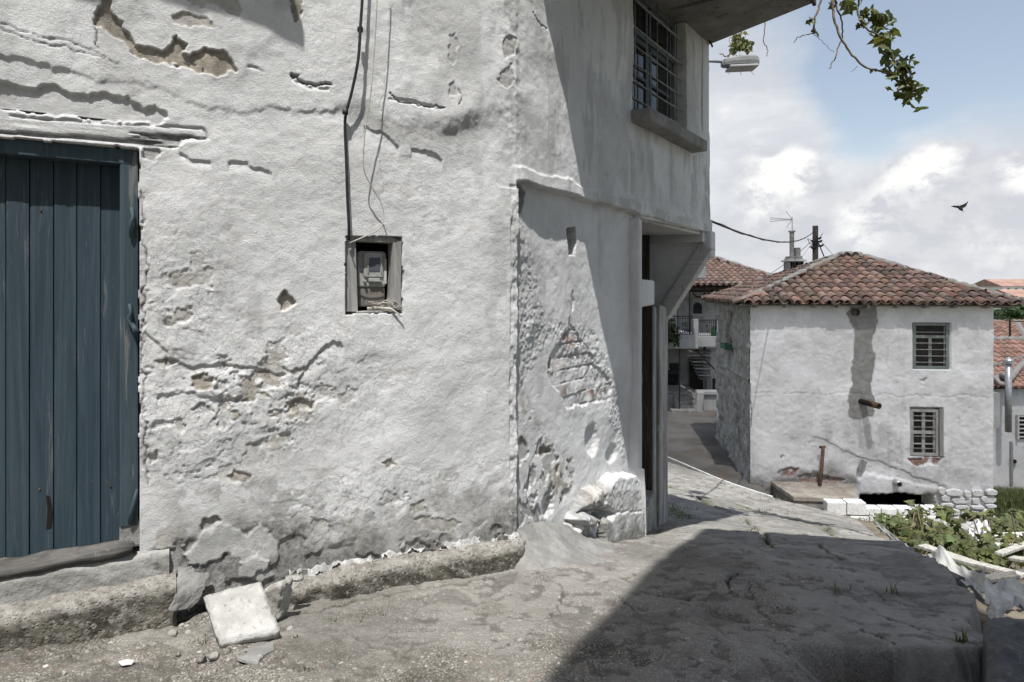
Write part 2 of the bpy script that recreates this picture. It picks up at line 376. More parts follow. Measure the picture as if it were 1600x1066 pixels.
M['concrete'] = simple('rough_concrete', (.22, .215, .20), (.33, .325, .305), 5, .92, .6, 30, .02, (.12, .115, .10))
M['concrete_light'] = simple('light_cement', (.19, .186, .175), (.27, .265, .25), 6, .9, .8, 40, .012, (.20, .193, .178))
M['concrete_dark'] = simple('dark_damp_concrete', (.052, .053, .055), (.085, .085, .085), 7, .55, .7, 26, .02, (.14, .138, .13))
M['marble'] = simple('chalky_stone', (.33, .322, .30), (.44, .435, .415), 9, .9, .9, 60, .010, (.25, .225, .185))
M['stone'] = simple('rough_stone', (.26, .25, .225), (.42, .41, .385), 9, .95, .7, 28, .02, (.24, .22, .19))
M['kerbstone'] = simple('pebbly_old_kerb', (.22, .205, .175), (.38, .365, .33), 7, .95, .9, 42, .025, (.12, .11, .09))
M['soffit'] = simple('grey_soffit', (.17, .165, .15), (.25, .24, .22), 2.5, .95, .5, 14, .02, (.10, .095, .085))
M['iron'] = simple('dark_iron', (.03, .028, .026), (.055, .048, .042), 12, .6, .25, 60, .003)
M['rust'] = simple('rusty_iron', (.085, .05, .034), (.15, .10, .07), 18, .85, .4, 60, .004, (.05, .035, .03))
M['rail_grey'] = simple('grey_iron_bars', (.19, .185, .175), (.30, .29, .275), 14, .7, .2, 60, .002, (.15, .10, .075))
M['galv'] = simple('galvanised_metal', (.42, .425, .43), (.55, .555, .56), 10, .42, .1, 30, .003, metal=.6)
M['lamp'] = simple('grey_lamp_paint', (.17, .175, .18), (.24, .245, .25), 8, .45, .1, 30, .002)
M['cable'] = simple('black_cable', (.016, .016, .017), (.03, .03, .03), 20, .6, 0)
M['wire'] = simple('pale_wire', (.34, .32, .28), (.46, .44, .39), 20, .6, 0)
M['tile'] = tile_mat('old_clay_tiles', .70, 1.12); M['tile_new'] = tile_mat('clay_tiles', .12, 1.2)
M['mortar'] = simple('ridge_mortar', (.30, .285, .255), (.42, .405, .37), 8, .95, .8, 26, .03, (.18, .17, .145))
M['rubble'] = rubble_mat('rubble_masonry')
M['brick'] = simple('red_brick', (.26, .12, .085), (.36, .18, .13), 14, .92, .6, 50, .01, (.45, .42, .39))
M['glass'] = glass_mat('dark_window_glass'); M['curtain'] = simple('old_curtain', (.17, .165, .155), (.27, .265, .25), 3, .9, .3, 14, .02, stretch=(6, 6, .6))
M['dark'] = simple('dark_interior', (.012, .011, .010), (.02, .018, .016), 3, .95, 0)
M['leaf'] = leaf_mat('vine_leaf', (.080, .096, .040), (.150, .172, .082)); M['leaf_dark'] = leaf_mat('shrub_leaf', (.028, .050, .018), (.055, .085, .032))
M['grass'] = leaf_mat('grass_blade', (.06, .09, .03), (.12, .15, .06))
M['stem'] = simple('vine_stem', (.13, .10, .07), (.22, .175, .12), 20, .85, .3, 60, .003)
M['bark'] = simple('bark', (.07, .06, .05), (.13, .11, .09), 9, .95, .7, 30, .02)
M['pole'] = simple('creosoted_pole', (.035, .028, .023), (.06, .05, .042), 6, .9, .4, 30, .01, stretch=(8, 8, .6))
M['earth'] = simple('dry_earth', (.12, .10, .075), (.20, .175, .135), 1.8, .97, .8, 12, .05, (.09, .10, .045))
M['lane'] = simple('brown_stained_lane', (.105, .098, .088), (.17, .16, .145), .7, .9, .5, 14, .02, (.17, .115, .07))
M['tile_hill'] = simple('distant_roof', (.24, .15, .12), (.32, .21, .17), .6, .9, 0)
M['hill'] = simple('dry_hillside', (.10, .115, .06), (.20, .195, .13), .05, .97, 0, 1, .1, (.27, .25, .20))
M['white_paint'] = simple('white_painted_masonry', (.46, .46, .45), (.60, .60, .59), 5, .9, .6, 30, .015, (.36, .35, .33))
M['wall_far'] = simple('pale_rendered_wall', (.58, .58, .57), (.68, .68, .67), 1.2, .92, .2, 18, .01, (.48, .475, .46))
M['wall_grey'] = simple('grey_rendered_wall', (.36, .36, .355), (.46, .46, .455), 1.5, .92, .2, 18, .01)
def plastic_mat():
    t = NT('clouded_plastic_sheet'); t.b.inputs['Specular IOR Level'].default_value = .5
    col = t.mix(t.mr(t.noise(3, 6, .6, .4), .35, .65), (.33, .33, .31), (.46, .46, .445))
    nr = t.bump(t.noise(9, 6, .6, 1.2), .6, .03)
    tr = t.n.new('ShaderNodeBsdfTransparent'); mx = t.n.new('ShaderNodeMixShader'); mx.inputs[0].default_value = .12
    m = t.done(col, nr, .38); out = [n for n in t.n if n.type == 'OUTPUT_MATERIAL'][0]
    t.lk(t.b.outputs[0], mx.inputs[1]); t.lk(tr.outputs[0], mx.inputs[2]); t.lk(mx.outputs[0], out.inputs[0]); return m
M['plastic'] = plastic_mat()

def kerb_mat():
    t = NT('mossy_kerb'); _, d, _, _ = t.attr('mask')
    col = t.mix(t.mr(t.noise(7, 6, .65, .3), .36, .62), (.20, .187, .16), (.33, .316, .287))
    cl = t.voro(55, 'F1', 'Color'); sp = t.n.new('ShaderNodeSeparateColor'); t.lk(cl, sp.inputs[0])
    col = t.mix(t.mr(sp.outputs[0], .55, .6, 0, .6), col, t.mix(sp.outputs[1], (.08, .07, .058), (.40, .38, .34)))
    dc = t.mix(t.mr(t.noise(11, 7, .7, .3), .4, .6), (.055, .05, .040), (.13, .12, .095))
    dc = t.mix(t.mr(sp.outputs[2], .8, .85, 0, .7), dc, (.28, .265, .235))
    col = t.mix(t.op('MULTIPLY', d, t.mr(t.noise(9, 8, .75, .3), .28, .55, .25, 1)), col, dc)
    h = t.op('ADD', t.noise(40, 8, .72), t.op('MULTIPLY', t.mr(t.voro(55), .1, .4, 1, 0), .4))
    return t.done(col, t.bump(h, .9, .018), .95)
M['kerbstone'] = kerb_mat()
# ================================================================ the whitewashed corner house
C0 = Vector((0.042, 4.2, 0)); A1 = R(28); A2 = R(55)
D1 = Vector((math.cos(A1), math.sin(A1), 0)); N1 = Vector((math.sin(A1), -math.cos(A1), 0))
D2 = Vector((math.cos(A2), math.sin(A2), 0)); N2 = Vector((math.sin(A2), -math.cos(A2), 0))
UP = Vector((0, 0, 1))
def wp(u, z, h=0.0):                                       # point on the house's two street faces (u<0 street face, u>0 gable face)
    d, n = (D1, N1) if u < 0 else (D2, N2)
    return C0+d*u+n*h+UP*z
def W(px, py):                                             # measured feature -> (u, z) on the wall
    k = (px-800)/1000
    d = D1 if px < 809.5 else D2
    u = (k*C0.y-C0.x)/(d.x-k*d.y); Y = C0.y+u*d.y
    return (u, CZ+(450-py)/1000*Y)
def WP(pts): return [W(*p) for p in pts]

house = thing('whitewashed_house', 'large crumbling whitewashed corner house with a blue plank door and an overhanging upper floor', 'house', (-1.0, 3.7, 0))

def build_wall():
    u = np.concatenate([np.arange(-4.3, -3.45, .02), np.arange(-3.45, -2.75, .008), np.arange(-2.75, .12, .006), np.arange(.12, 1.15, .0075), np.arange(1.15, 3.93, .0115)])
    z = np.concatenate([np.arange(-1.25, -.45, .02), np.arange(-.45, 3.75, .0066), np.arange(3.75, 4.75, .013)])
    U, Z = np.meshgrid(u, z, indexing='ij')
    wu = U+.012*vnoise(U*9, Z*9, 5)+.010*vnoise(U*24, Z*24, 6)+.007*vnoise(U*55, Z*55, 8); wz = Z+.012*vnoise(U*9+40, Z*9, 7)+.010*vnoise(U*24+9, Z*24, 9)+.007*vnoise(U*55, Z*55+7, 10)
    one = U < 0
    # ---- broad unevenness and trowel lumps
    h = .018*fbm(U*1.1, Z*1.1, 3, 1)+.0055*fbm(U*4.5, Z*4.5, 4, 2)+.0016*fbm(U*17, Z*17, 4, 3)
    # trowel strokes: slanted ridges
    h += .0004*fbm(U*7+Z*4, Z*26-U*10, 3, 4)
    # zones of harder relief
    def zone(px, py, rx, ry):
        c = W(px, py); return S(1.2-np.sqrt(((U-c[0])/rx)**2+((Z-c[1])/ry)**2))
    rough = np.clip(.07+.12*fbm(U*1.7, Z*1.7, 3, 16)+zone(330, 640, .55, .45)+.6*zone(480, 600, .5, .4)+.5*zone(650, 520, .8, .6)*0+.5*zone(600, 780, .9, .25)+.7*zone(290, 470, .3, .4), 0, 1.15)
    lay = fbm(U*5.2, Z*5.2, 5, 11)
    h += rough*(.0032*S((lay-.02)/.018)+.0030*S((lay+.28)/.016)+.0022*S((fbm(U*9, Z*9, 5, 12)-.12)/.016))
    gouge = fbm(U*8, Z*11, 5, 14); h -= rough*.008*S((gouge-.36)/.04)
    scr = fbm(U*13+Z*6, Z*13-U*5, 4, 15); h += rough*.0034*S((scr-.22)/.03)
    mud = np.zeros_like(U); grime_shade = np.zeros_like(U); cem = np.zeros_like(U)
    mud = np.maximum(mud, rough*.75*S((gouge-.56)/.06)*one)
    # ---- storey band: plaster swells out above the tie beam and steps back below it
    zb = np.interp(U, [W(p, 0)[0] for p in (0, 250, 330, 430, 535, 620, 700, 790)]+[.3], [2.62, 2.60, 2.53, 2.56, 2.60, 2.50, 2.52, 2.66, 2.66])
    zb = zb+.026*fbm(U*4, Z*2, 5, 21, .6)+.010*fbm(U*34, Z*20, 3, 22)
    fade1 = S((.05-U)/.35)
    wid = np.interp(U, [-2.9, -1.2, -1.05, -.2], [.025, .03, .15, .16])
    h += fade1*np.interp(U, [-2.9, -1.9, -1.2, -1.0, -.2], [.010, .012, .017, .034, .034])*S((Z-zb)/wid)*(.45+.55*S((fbm(U*2.6, Z*.5, 4, 23)+.30)/.35))
    grime_shade = np.maximum(grime_shade, fade1*.55*S(1-np.abs(Z-zb-.02)/(wid*.8))*S((U+1.25)/.15))  # shade on the band's downward-facing slope, put into the colour
    # recessed strip between the fallen edge and the white beam over the door
    strip = poly_sd(wu, wz, WP([(-260, 128), (0, 130), (58, 136), (85, 128), (112, 145), (150, 146), (200, 152), (222, 172), (240, 164), (256, 178), (262, 190), (250, 196), (130, 186), (0, 172), (-260, 158)]))
    h -= .017*S((-strip+.004)/.012); grime_shade = np.maximum(grime_shade, .25*S(-strip/.01))
    # ---- lost plaster showing earth render
    def lost(pts, depth, m=1.0, edge=.006, g=0, c=0):
        nonlocal h, mud, grime_shade, cem
        sd = poly_sd(wu, wz, WP(pts)); k = S((-sd+edge*.5)/edge)
        h = h-depth*k; mud = np.maximum(mud*(1-k*(1-m)), m*k); grime_shade = np.maximum(grime_shade, g*k); cem = np.maximum(cem, c*k)
        lip = np.exp(-((sd-.007)/.009)**2); h = h+.0012*lip
    lost([(157, -60), (152, 20), (150, 38), (186, 58), (214, 88), (240, 98), (285, 104), (310, 116), (345, 122), (372, 112), (362, 92), (352, 80), (318, 76), (300, 84), (282, 82), (294, 66), (276, 60), (258, 78), (214, 70), (198, 48), (182, 32), (172, 18), (174, -60)], .016)
    lost([(264, 22), (284, 20), (322, 30), (334, 42), (300, 42), (266, 34)], .005, .75)
    lost([(284, -60), (350, -60), (378, 22), (368, 30), (340, 12), (310, 14), (288, 4)], .008, .6)
    lost([(446, -60), (452, 6), (457, 38), (464, 32), (474, 14), (478, -60)], .03, .9, g=.5)
    lost([(436, 460), (448, 453), (463, 462), (464, 474), (452, 478), (440, 486), (434, 472)], .020, .9)
    lost([(244, 562), (268, 555), (276, 562), (262, 568)], .008, .6)
    lost([(298, 588), (318, 580), (336, 590), (334, 604), (312, 608), (300, 602)], .011, .95)
    lost([(444, 628), (470, 621), (492, 628), (488, 640), (462, 642), (446, 638)], .009, .95)
    lost([(402, 615), (418, 612), (422, 622), (408, 626)], .008, .7)
    lost([(354, 742), (366, 733), (390, 742), (380, 756), (362, 756)], .008, .9)
    lost([(600, 722), (612, 720), (620, 728), (606, 732)], .007, .8)
    lost([(650, 812), (690, 806), (720, 820), (700, 830), (660, 826)], .005, .55)
    lost([(640, 790), (660, 784), (672, 800), (650, 806)], .005, .5)
    lost([(300, 640), (316, 632), (334, 640), (318, 648)], .010, .2, g=.25)
    lost([(450, 582), (474, 574), (478, 582), (458, 590)], .008, .6)
    lost([(232, 708), (246, 700), (250, 716), (236, 722)], .010, .3, g=.3)
    lost([(316, 812), (338, 806), (346, 818), (330, 834), (318, 826)], .015, .4, g=.7)
    lost([(228, 232), (244, 228), (250, 240), (246, 252), (230, 250)], .016, .2, g=.6)
    lost([(858, 704), (872, 699), (874, 706), (862, 720), (857, 716)], .016, .95)
    lost([(786, 62), (802, 52), (812, 60), (806, 84), (792, 90)], .006, .3, g=.45)
    lost([(780, 108), (800, 100), (806, 122), (790, 136), (778, 128)], .005, .15, g=.4)
    lost([(700, 60), (708, 50), (716, 70), (708, 100), (698, 90)], .006, .1, g=.35)
    lost([(702, 130), (712, 126), (712, 150), (700, 150)], .006, .1, g=.4)
    # ---- steps (edges of separate coats) and cracks
    def coat(pts, depth, fall=.16):                        # the face drops back just below the line
        nonlocal h
        p = WP(pts); d = line_d(wu, wz, p); zz = np.interp(U, [a[0] for a in p], [a[1] for a in p]); inr = (U > p[0][0]) & (U < p[-1][0])
        k = inr*S((zz+.35*(wz-Z)*2-Z)/.008)*S(1-(zz-Z)/fall); h = h-depth*k
    coat([(466, 590), (484, 562), (506, 540), (520, 530), (534, 534), (536, 548)], .014, .12)
    coat([(356, 252), (384, 254), (405, 262), (424, 268)], .010, .08)
    coat([(258, 560), (300, 572), (350, 566), (400, 574), (450, 588)], .010, .10)
    coat([(226, 512), (240, 530), (262, 548)], .010, .12)
    coat([(245, 618), (300, 612), (350, 626), (390, 622)], .009, .09)
    coat([(455, 120), (480, 133), (514, 136)], .013, .035); coat([(606, 152), (640, 158), (690, 170)], .010, .028)
    coat([(570, 196), (600, 208), (622, 228)], .010, .10); coat([(642, 232), (664, 234), (690, 248)], .011, .10)
    coat([(386, 102), (400, 104), (412, 108)], .011, .03); coat([(280, 236), (300, 250), (330, 252)], .010, .05)
    def crack(pts, w, depth, g=.9):
        nonlocal h, grime_shade
        d = line_d(wu, wz, WP(pts)); k = S((w-d)/(w*.6)); h = h-depth*k; grime_shade = np.maximum(grime_shade, g*k)
    crack([(458, 120), (478, 133), (516, 135)], .008, .022); crack([(608, 152), (650, 163), (692, 171)], .006, .016)
    crack([(718, 140), (716, 165)], .006, .01, .6); crack([(0, 40), (60, 55), (115, 70), (170, 92)], .005, .006, .4)
    crack([(0, 48), (130, 84), (190, 105)], .005, .006, .25); crack([(600, 110), (594, 170), (596, 300)], .004, .003, .2)
    crack([(835, 18), (848, 38), (856, 44)], .006, .008, .7); crack([(152, 40), (154, 75)], .005, .012, .6)
    crack([(222, 300), (228, 420), (222, 520), (226, 640), (230, 760)], .006, .008, .5)
    crack([(795, 580), (798, 700)], .003, .002, .1)
    # ---- dirt thrown up from the street, uneven top edge
    base = np.where(one, np.interp(U, [-2.9, -2.0, -1.5, -.9, -.3, 0], [.30, .10, .02, -.07, -.10, -.12]), np.interp(U, [0, 2, 4], [-.12, -.6, -1.3]))
    up = Z-base; nz = fbm(U*2.6, Z*2.6, 5, 33)
    grime_shade = np.maximum(grime_shade, one*S((.42+.24*nz-up)/.36)*.98*S((U+2.1)/.15)); grime_shade = np.maximum(grime_shade, one*.5*S((.62+.25*nz-up)/.25)*S((fbm(U*11, Z*11, 4, 36)-.05)/.25)*S((U+2.1)/.15))
    h -= one*.012*S((.22+.1*nz-up)/.06)*S((fbm(U*7, Z*7, 5, 34)+.1)/.12)
    mud = np.maximum(mud, one*.5*S((fbm(U*6, Z*6, 5, 35)-.42)/.06)*S((.45-up)/.2)*S((up-.02)/.05))
    # rough grey column near the turn of the wall and under the band
    grime_shade = np.maximum(grime_shade, .42*S(1-np.abs(U+.02)/.26)*S((Z-2.35)/.2)*S((fbm(U*8, Z*5, 5, 41)+.05)/.3))
    h += .006*S(1-np.abs(U+.04)/.22)*S((Z-2.3)/.2)*fbm(U*14, Z*14, 5, 42)
    grime_shade = np.maximum(grime_shade, .25*S((fbm(U*3.2, Z*1.1, 5, 43)-.28)/.25))
    # ---- whitewashed timber lintel over the door, flush in the plaster
    lt = poly_sd(U+.25*(wu-U), Z+.25*(wz-Z), WP([(-300, 168), (0, 182), (130, 193), (250, 200), (318, 203), (321, 216), (283, 219), (277, 233), (220, 232), (0, 214), (-300, 196)])); k = S((-lt+.003)/.006)
    gz = Z-.02*U; grain = fbm(U*1.6, gz*52, 4, 45); ck_ = S((grain-.46)/.10)
    h = h*(1-k)+k*(.006+.0035*fbm(U*2.2, gz*70, 4, 46)-.011*ck_); grime_shade = np.where(k > .5, .75*ck_+.25*S((fbm(U*5, gz*20, 4, 47)-.1)/.2), grime_shade); mud *= 1-k
    rim = np.exp(-((lt-.006)/.005)**2)*(Z > 2.33); h -= .012*rim*S((fbm(U*6, Z*6, 3, 48)+.4)/.3)
    # ---- smoothed repair beside the door step
    rep = poly_sd(wu, wz, WP([(306, 850), (318, 828), (345, 818), (372, 822), (384, 832), (405, 818), (420, 836), (432, 852), (430, 866), (408, 868), (384, 868), (350, 866), (330, 876), (312, 886), (292, 878), (286, 864), (300, 866)]))
    k = S((-rep+.004)/.010); h = h*(1-k*.7)+k*.009; cem = np.maximum(cem, k); grime_shade *= 1-.9*k; mud *= 1-k
    rep2 = poly_sd(wu, wz, WP([(376, 872), (400, 866), (420, 874), (425, 900), (404, 910), (388, 896), (372, 900)])); k = S((-rep2+.003)/.01); h += .012*k; cem = np.maximum(cem, k); grime_shade *= 1-.8*k
    # ---- gable face: lower panel set back under the jetty ledge
    low = (~one)
    zl = 2.31-.02*U+.010*fbm(U*3, U*0+3, 3, 51)+.005*fbm(U*30, Z*12, 4, 52)
    ledge = S((zl-Z)/.016)*S((2.02-U)/.05)
    setb = np.where(U > 0, S((U+.004+.012*fbm(Z*7, Z*0, 4, 53))/.016), 0)
    h -= np.where(U > -.03, ledge*setb*.060, 0)
    h += low*.013*S((zl+.11+.03*fbm(U*5, U*0+9, 3, 54)-Z)/.02)*S((Z-zl+.005)/.01)*S((1.95-U)/.2)      # ledge moulding
    h += low*.022*S((zl+.15-Z)/.02)*S((Z-zl+.005)/.01)*S((U-1.6)/.2)
    grime_shade = np.maximum(grime_shade, low*.30*S((zl+.10-Z)/.02)*S((Z-zl+.02)/.02)*S((fbm(U*9, Z*9, 4, 55)+.1)/.2))
    # lumpy cast render in the middle of the panel
    cast = poly_sd(wu, wz, WP([(826, 344), (848, 430), (862, 500), (905, 512), (940, 520), (985, 640), (985, 720), (940, 600), (870, 520), (812, 640), (812, 400)]))
    ck = S((.05-cast)/.06)*low; h += ck*(.0045*fbm(U*13, Z*13, 5, 56)+.0038*fbm(U*42, Z*42, 3, 57)); grime_shade = np.maximum(grime_shade, ck*.16*S((.1-fbm(U*15, Z*15, 4, 56))/.3))
    # battered lower left of the panel
    bat = poly_sd(wu, wz, WP([(812, 600), (832, 610), (870, 690), (905, 720), (908, 760), (880, 800), (845, 838), (811, 842)]))
    bk = S((.03-bat)/.07)*low; bn = fbm(U*9+Z*3, Z*7-U*3, 5, 58); h -= bk*(.010*S((bn-.05)/.05)+.004); grime_shade = np.maximum(grime_shade, bk*.55*S((bn-.05)/.2)); mud = np.maximum(mud, bk*.7*S((fbm(U*12, Z*9, 5, 59)-.30)/.1))
    # hollows
    for px, py, rx, ry, dp in ((934, 688, .12, .15, .034), (966, 712, .14, .09, .026), (820, 740, .03, .12, .02), (882, 735, .04, .05, .02), (902, 515, .05, .10, .015), (906, 470, .03, .10, .014), (868, 790, .09, .10, .04), (840, 760, .03, .12, .03)):
        c = W(px, py); r = np.sqrt(((wu-c[0])/rx)**2+((wz-c[1])/ry)**2); h -= dp*S((1.05-r)/.5)
    # brickwork where the render fell off
    bp = poly_sd(wu, wz, WP([(876, 552), (893, 520), (905, 512), (918, 530), (930, 545), (940, 575), (955, 583), (964, 605), (963, 625), (930, 632), (895, 638), (884, 612), (873, 600), (868, 570)]))
    k = S((-bp+.012)/.014)*low
    row = (Z/.098); ri = np.floor(row); fr = row-ri; cu = (U+.13*(ri % 2)+.03*_hash(ri, ri*0, 9))/.27; fc = cu-np.floor(cu)
    joint = np.maximum(S((.13-fr)/.05)+S((fr-.93)/.05), S((.045-fc)/.03)+S((fc-.965)/.03)); joint = np.clip(joint, 0, 1)
    br = _hash(ri, np.floor(cu), 3)
    h = h-k*(.010+.0055*joint*S((fbm(U*7, Z*7, 4, 64)+.25)/.4)-.004*(br > .2)+.006*fbm(U*9, Z*9, 4, 62)); brick_m = np.zeros_like(U)
    brick_m = k*(1-joint)*S((br*.5+.9*fbm(U*14, Z*14, 4, 60)-.05)/.2)
    sp = zone(940, 605, .12, .12)+zone(895, 525, .06, .05)*.6+zone(955, 590, .08, .09)+zone(953, 610, .06, .06)+.7*zone(897, 622, .10, .10)+.6*zone(905, 535, .08, .05); brick_m = np.clip(brick_m*(.25+1.1*sp), 0, 1)
    grime_shade = np.maximum(grime_shade, k*joint*.5)
    # floor line and cracks on the upper gable face
    crack([(985, 212), (988, 300), (995, 345)], .010, .006, .3); crack([(1083, 245), (1086, 300)], .012, .006, .5)
    grime_shade = np.maximum(grime_shade, low*.30*S((fbm(U*10, Z*2.2, 5, 61)-.18)/.3)*S((Z-2.3)/.3))
    low2 = poly_sd(wu, wz, WP([(942, 268), (950, 265), (958, 276), (950, 280)])); grime_shade = np.maximum(grime_shade, .5*S(-low2/.02))
    # ---- openings: drawn back so that the reveals are the wall itself
    dark = np.zeros_like(U)
    def opening(u0, u1, z0, z1, depth, jag=.010):
        nonlocal h
        ju = U+jag*fbm(U*9, Z*9, 4, 71); jz = Z+jag*fbm(U*9+31, Z*9, 4, 72)
        ins = (ju > u0) & (ju < u1) & (jz > z0) & (jz < z1); h = np.where(ins, -depth, h); return (U > u0+.05) & (U < u1-.05) & (Z > z0+.05) & (Z < z1-.05)
    cut = np.zeros_like(U, bool)
    cut |= opening(-3.30, W(217, 0)[0], .26, 2.290, .20, .006)
    # meter niche
    opening(-1.128, -.785, 1.452, 1.897, .26, .007)
    cut |= opening(1.82, 3.15, 3.17, 4.43, .20, .006)
    # holes: slot, broken corner
    def hole(pts, depth):
        nonlocal h
        sd = poly_sd(wu*.5+U*.5, wz*.5+Z*.5, WP(pts)); h = np.where(sd < 0, -depth, h)
        nonlocal dark; dark = np.maximum(dark, (sd < -.004)*1.0)
    hole([(897, 356), (911, 354), (912, 378), (909, 400), (899, 400)], .36)
    hole([(811, 290), (824, 288), (832, 300), (826, 334), (813, 334)], .30)
    hole([(871, 562), (876, 560), (875, 578), (869, 577)], .08); hole([(910, 541), (914, 541), (914, 546), (910, 546)], .05)
    # spoiled edge at the turn, below the ledge
    e = (np.abs(U+.01) < .05) & (Z < 2.28); h += np.where(e, .014*fbm(U*16, Z*9, 5, 81)-.006, 0)
    # ---- assemble
    ang = np.where(U < -.09, A1, np.where(U > .09, A2, A1+(A2-A1)*S((U+.09)/.18)))
    n = np.stack([np.sin(ang), -np.cos(ang), np.zeros_like(ang)], -1)
    dvec = np.where(one[..., None], np.array(D1), np.array(D2))
    P = np.array(C0)+dvec*U[..., None]+n*h[..., None]; P[..., 2] = Z
    # soften the turn of the wall above the ledge
    rnd = np.exp(-(U/.10)**2)*.02*(Z > 2.25); P -= n*rnd[..., None]
    low_end = (U > 1.99) & (Z < 2.24)
    bad = cut | low_end | ((U > 3.90))
    keep = ~(bad[:-1, :-1] & bad[1:, :-1] & bad[1:, 1:] & bad[:-1, 1:])
    grime_shade = np.maximum(grime_shade, dark*1.0)  # hole insides coloured dark, standing for shade and bare brick
    masks = np.stack([np.clip(mud, 0, 1), np.clip(grime_shade, 0, 1), np.clip(cem, 0, 1)], -1)
    masks = np.concatenate([masks, np.clip(brick_m, 0, 1)[..., None]], -1)
    return grid_object('wall', P, keep, masks, M['plaster'], house, root_loc(house), flake=np.clip(rough*one+.0*U, 0, 1))

def add_brick_to_plaster():                                # alpha channel of the mask = bare brick
    m = M['plaster']; nt = m.node_tree; b = nt.nodes['Principled BSDF']; src = b.inputs['Base Color'].links[0].from_socket
    at = nt.nodes.new('ShaderNodeAttribute'); at.attribute_name = 'mask'
    n = nt.nodes.new('ShaderNodeTexNoise'); n.inputs['Scale'].default_value = 30; n.inputs['Detail'].default_value = 5
    tc = [x for x in nt.nodes if x.type == 'TEX_COORD'][0]; nt.links.new(tc.outputs['Object'], n.inputs['Vector'])
    mr = nt.nodes.new('ShaderNodeMapRange'); mr.inputs[1].default_value = .4; mr.inputs[2].default_value = .6; nt.links.new(n.outputs['Fac'], mr.inputs[0])
    c = nt.nodes.new('ShaderNodeMix'); c.data_type = 'RGBA'; c.inputs[6].default_value = (.20, .115, .09, 1); c.inputs[7].default_value = (.34, .24, .20, 1); nt.links.new(mr.outputs[0], c.inputs[0])
    mx = nt.nodes.new('ShaderNodeMix'); mx.data_type = 'RGBA'; nt.links.new(at.outputs['Alpha'], mx.inputs[0]); nt.links.new(src, mx.inputs[6]); nt.links.new(c.outputs[2], mx.inputs[7])
    nt.links.new(mx.outputs[2], b.inputs['Base Color'])
M['plain_plaster'] = plaster_mat('plain_old_whitewash')
add_brick_to_plaster()
build_wall()

def wbox(mb, u0, u1, z0, z1, h0, h1, base=None):           # box set square to one of the two faces
    um = (u0+u1)/2; d, n = (D1, N1) if um < 0 else (D2, N2)
    c = C0+d*um+n*(h0+h1)/2+UP*(z0+z1)/2
    return mb.box(c, (abs(u1-u0), abs(h1-h0), abs(z1-z0)), (d, n, UP))
def wquad(mb, pts, h0, h1):                                # prism of wall polygon between two depths
    n = N1 if sum(p[0] for p in pts) < 0 else N2
    return mb.prism([wp(p[0], p[1], h0) for p in pts], n*(h1-h0))

LATE = []
# ---- plank door
def build_door():
    m = MB(); rnd = random.Random(3); edges = [W(0, 0)[0]-.098*k for k in range(6, 0, -1)]+[W(p, 0)[0] for p in (1, 39, 78, 115.5, 154)]+[-2.226]
    for i, (a, b) in enumerate(zip(edges[:-1], edges[1:])):
        k = .86+.28*rnd.random(); m.col = (k, k*rnd.uniform(.97, 1.03), k*rnd.uniform(.97, 1.04)); dz = rnd.uniform(-.012, .008); dh = rnd.uniform(-.004, .004)
        zt = 2.25; zb = .315+dz; n = 10
        for r in range(n):                                  # each plank gently warped along its length
            z0 = zb+(zt-zb)*r/n; z1 = zb+(zt-zb)*(r+1)/n
        wbox(m, a+.0012+rnd.uniform(0, .0016), b-.0012, zb, zt, -.128+dh, -.106+dh)
    door = m.build('door', M['door'], house, bevel=.003, segs=2)
    g = MB(); wbox(g, -3.27, -2.22, .30, 2.26, -.160, -.140); g.build('door_backing', M['dark'], door)
    f = MB(); wbox(f, -2.236, -2.158, .41, 2.232, -.10, -.022); f.build('door_post', M['frame_blue'], door, bevel=.006)
    f = MB(); f.prism([wp(-3.34, 2.226, -.02), wp(-2.158, 2.212, -.02), wp(-2.158, 2.286, -.02), wp(-3.34, 2.31, -.02)], -N1*.09); f.build('door_head', M['frame_blue'], door, bevel=.006)
    s = MB(); wquad(s, [(-2.24, .30), (-2.14, .30), (-2.145, .43), (-2.19, .44), (-2.238, .415)], -.14, -.028); s.build('patched_corner', M['concrete_light'], house, bevel=.012, segs=3)
    LATE.append(('door_sill', [wp(-3.4, .258, .030), wp(-2.185, .280, .026), wp(-2.19, .28, -.13), wp(-3.4, .26, -.13), wp(-3.4, .308, .026), wp(-2.168, .330, .022), wp(-2.17, .328, -.13), wp(-3.4, .31, -.13)], 'grey_wood_h', .007))
    for za, zb in ((2.0, 1.90), (1.50, 1.40), (.575, .455)):
        k = MB(); u = -2.19
        if za > 1.9: k.tube([wp(u+.004, za, -.014), wp(u+.012, za-.05, -.004), wp(u+.002, za-.075, .004), wp(u+.004, zb-.05, -.012)], .009, 6)
        elif za > 1.2:
            k.tube([wp(u-.004, za+.02, -.014), wp(u+.002, za-.02, -.006), wp(u-.01, za-.05, -.004), wp(u+.018, zb-.02, .004), wp(u+.03, zb-.01, .012)], .008, 6); k.tube([wp(u+.004, za-.08, -.02), wp(u+.03, za-.118, .014)], .012, 6)
        else: k.tube([wp(u+.028, za+.02, -.012), wp(u+.016, za-.04, -.004), wp(u+.004, za-.085, -.002), wp(u-.004, zb-.03, -.012)], [.006, .010, .011, .006], 6)
        k.build('hinge', M['frame_blue'], door, smooth=True)
    c = MB(); wquad(c, [W(66, 838), W(74, 836), W(77, 812), W(72, 786), W(66, 784), W(68, 806)], -.112, -.1045); c.build('splinter_gap', M['dark'], door)
    for i, (a, b) in enumerate(zip(edges[:-1], edges[1:])):
        if a < -2.78: continue
        for z in (1.99, .62):
            k = MB(); p = wp((a+b)/2+rnd.uniform(-.02, .02), z+rnd.uniform(-.02, .02), -.11); k.tube([p, p+N1*.008], .0042, 7); k.build('nail', M['rust'], door)
    return door
build_door()
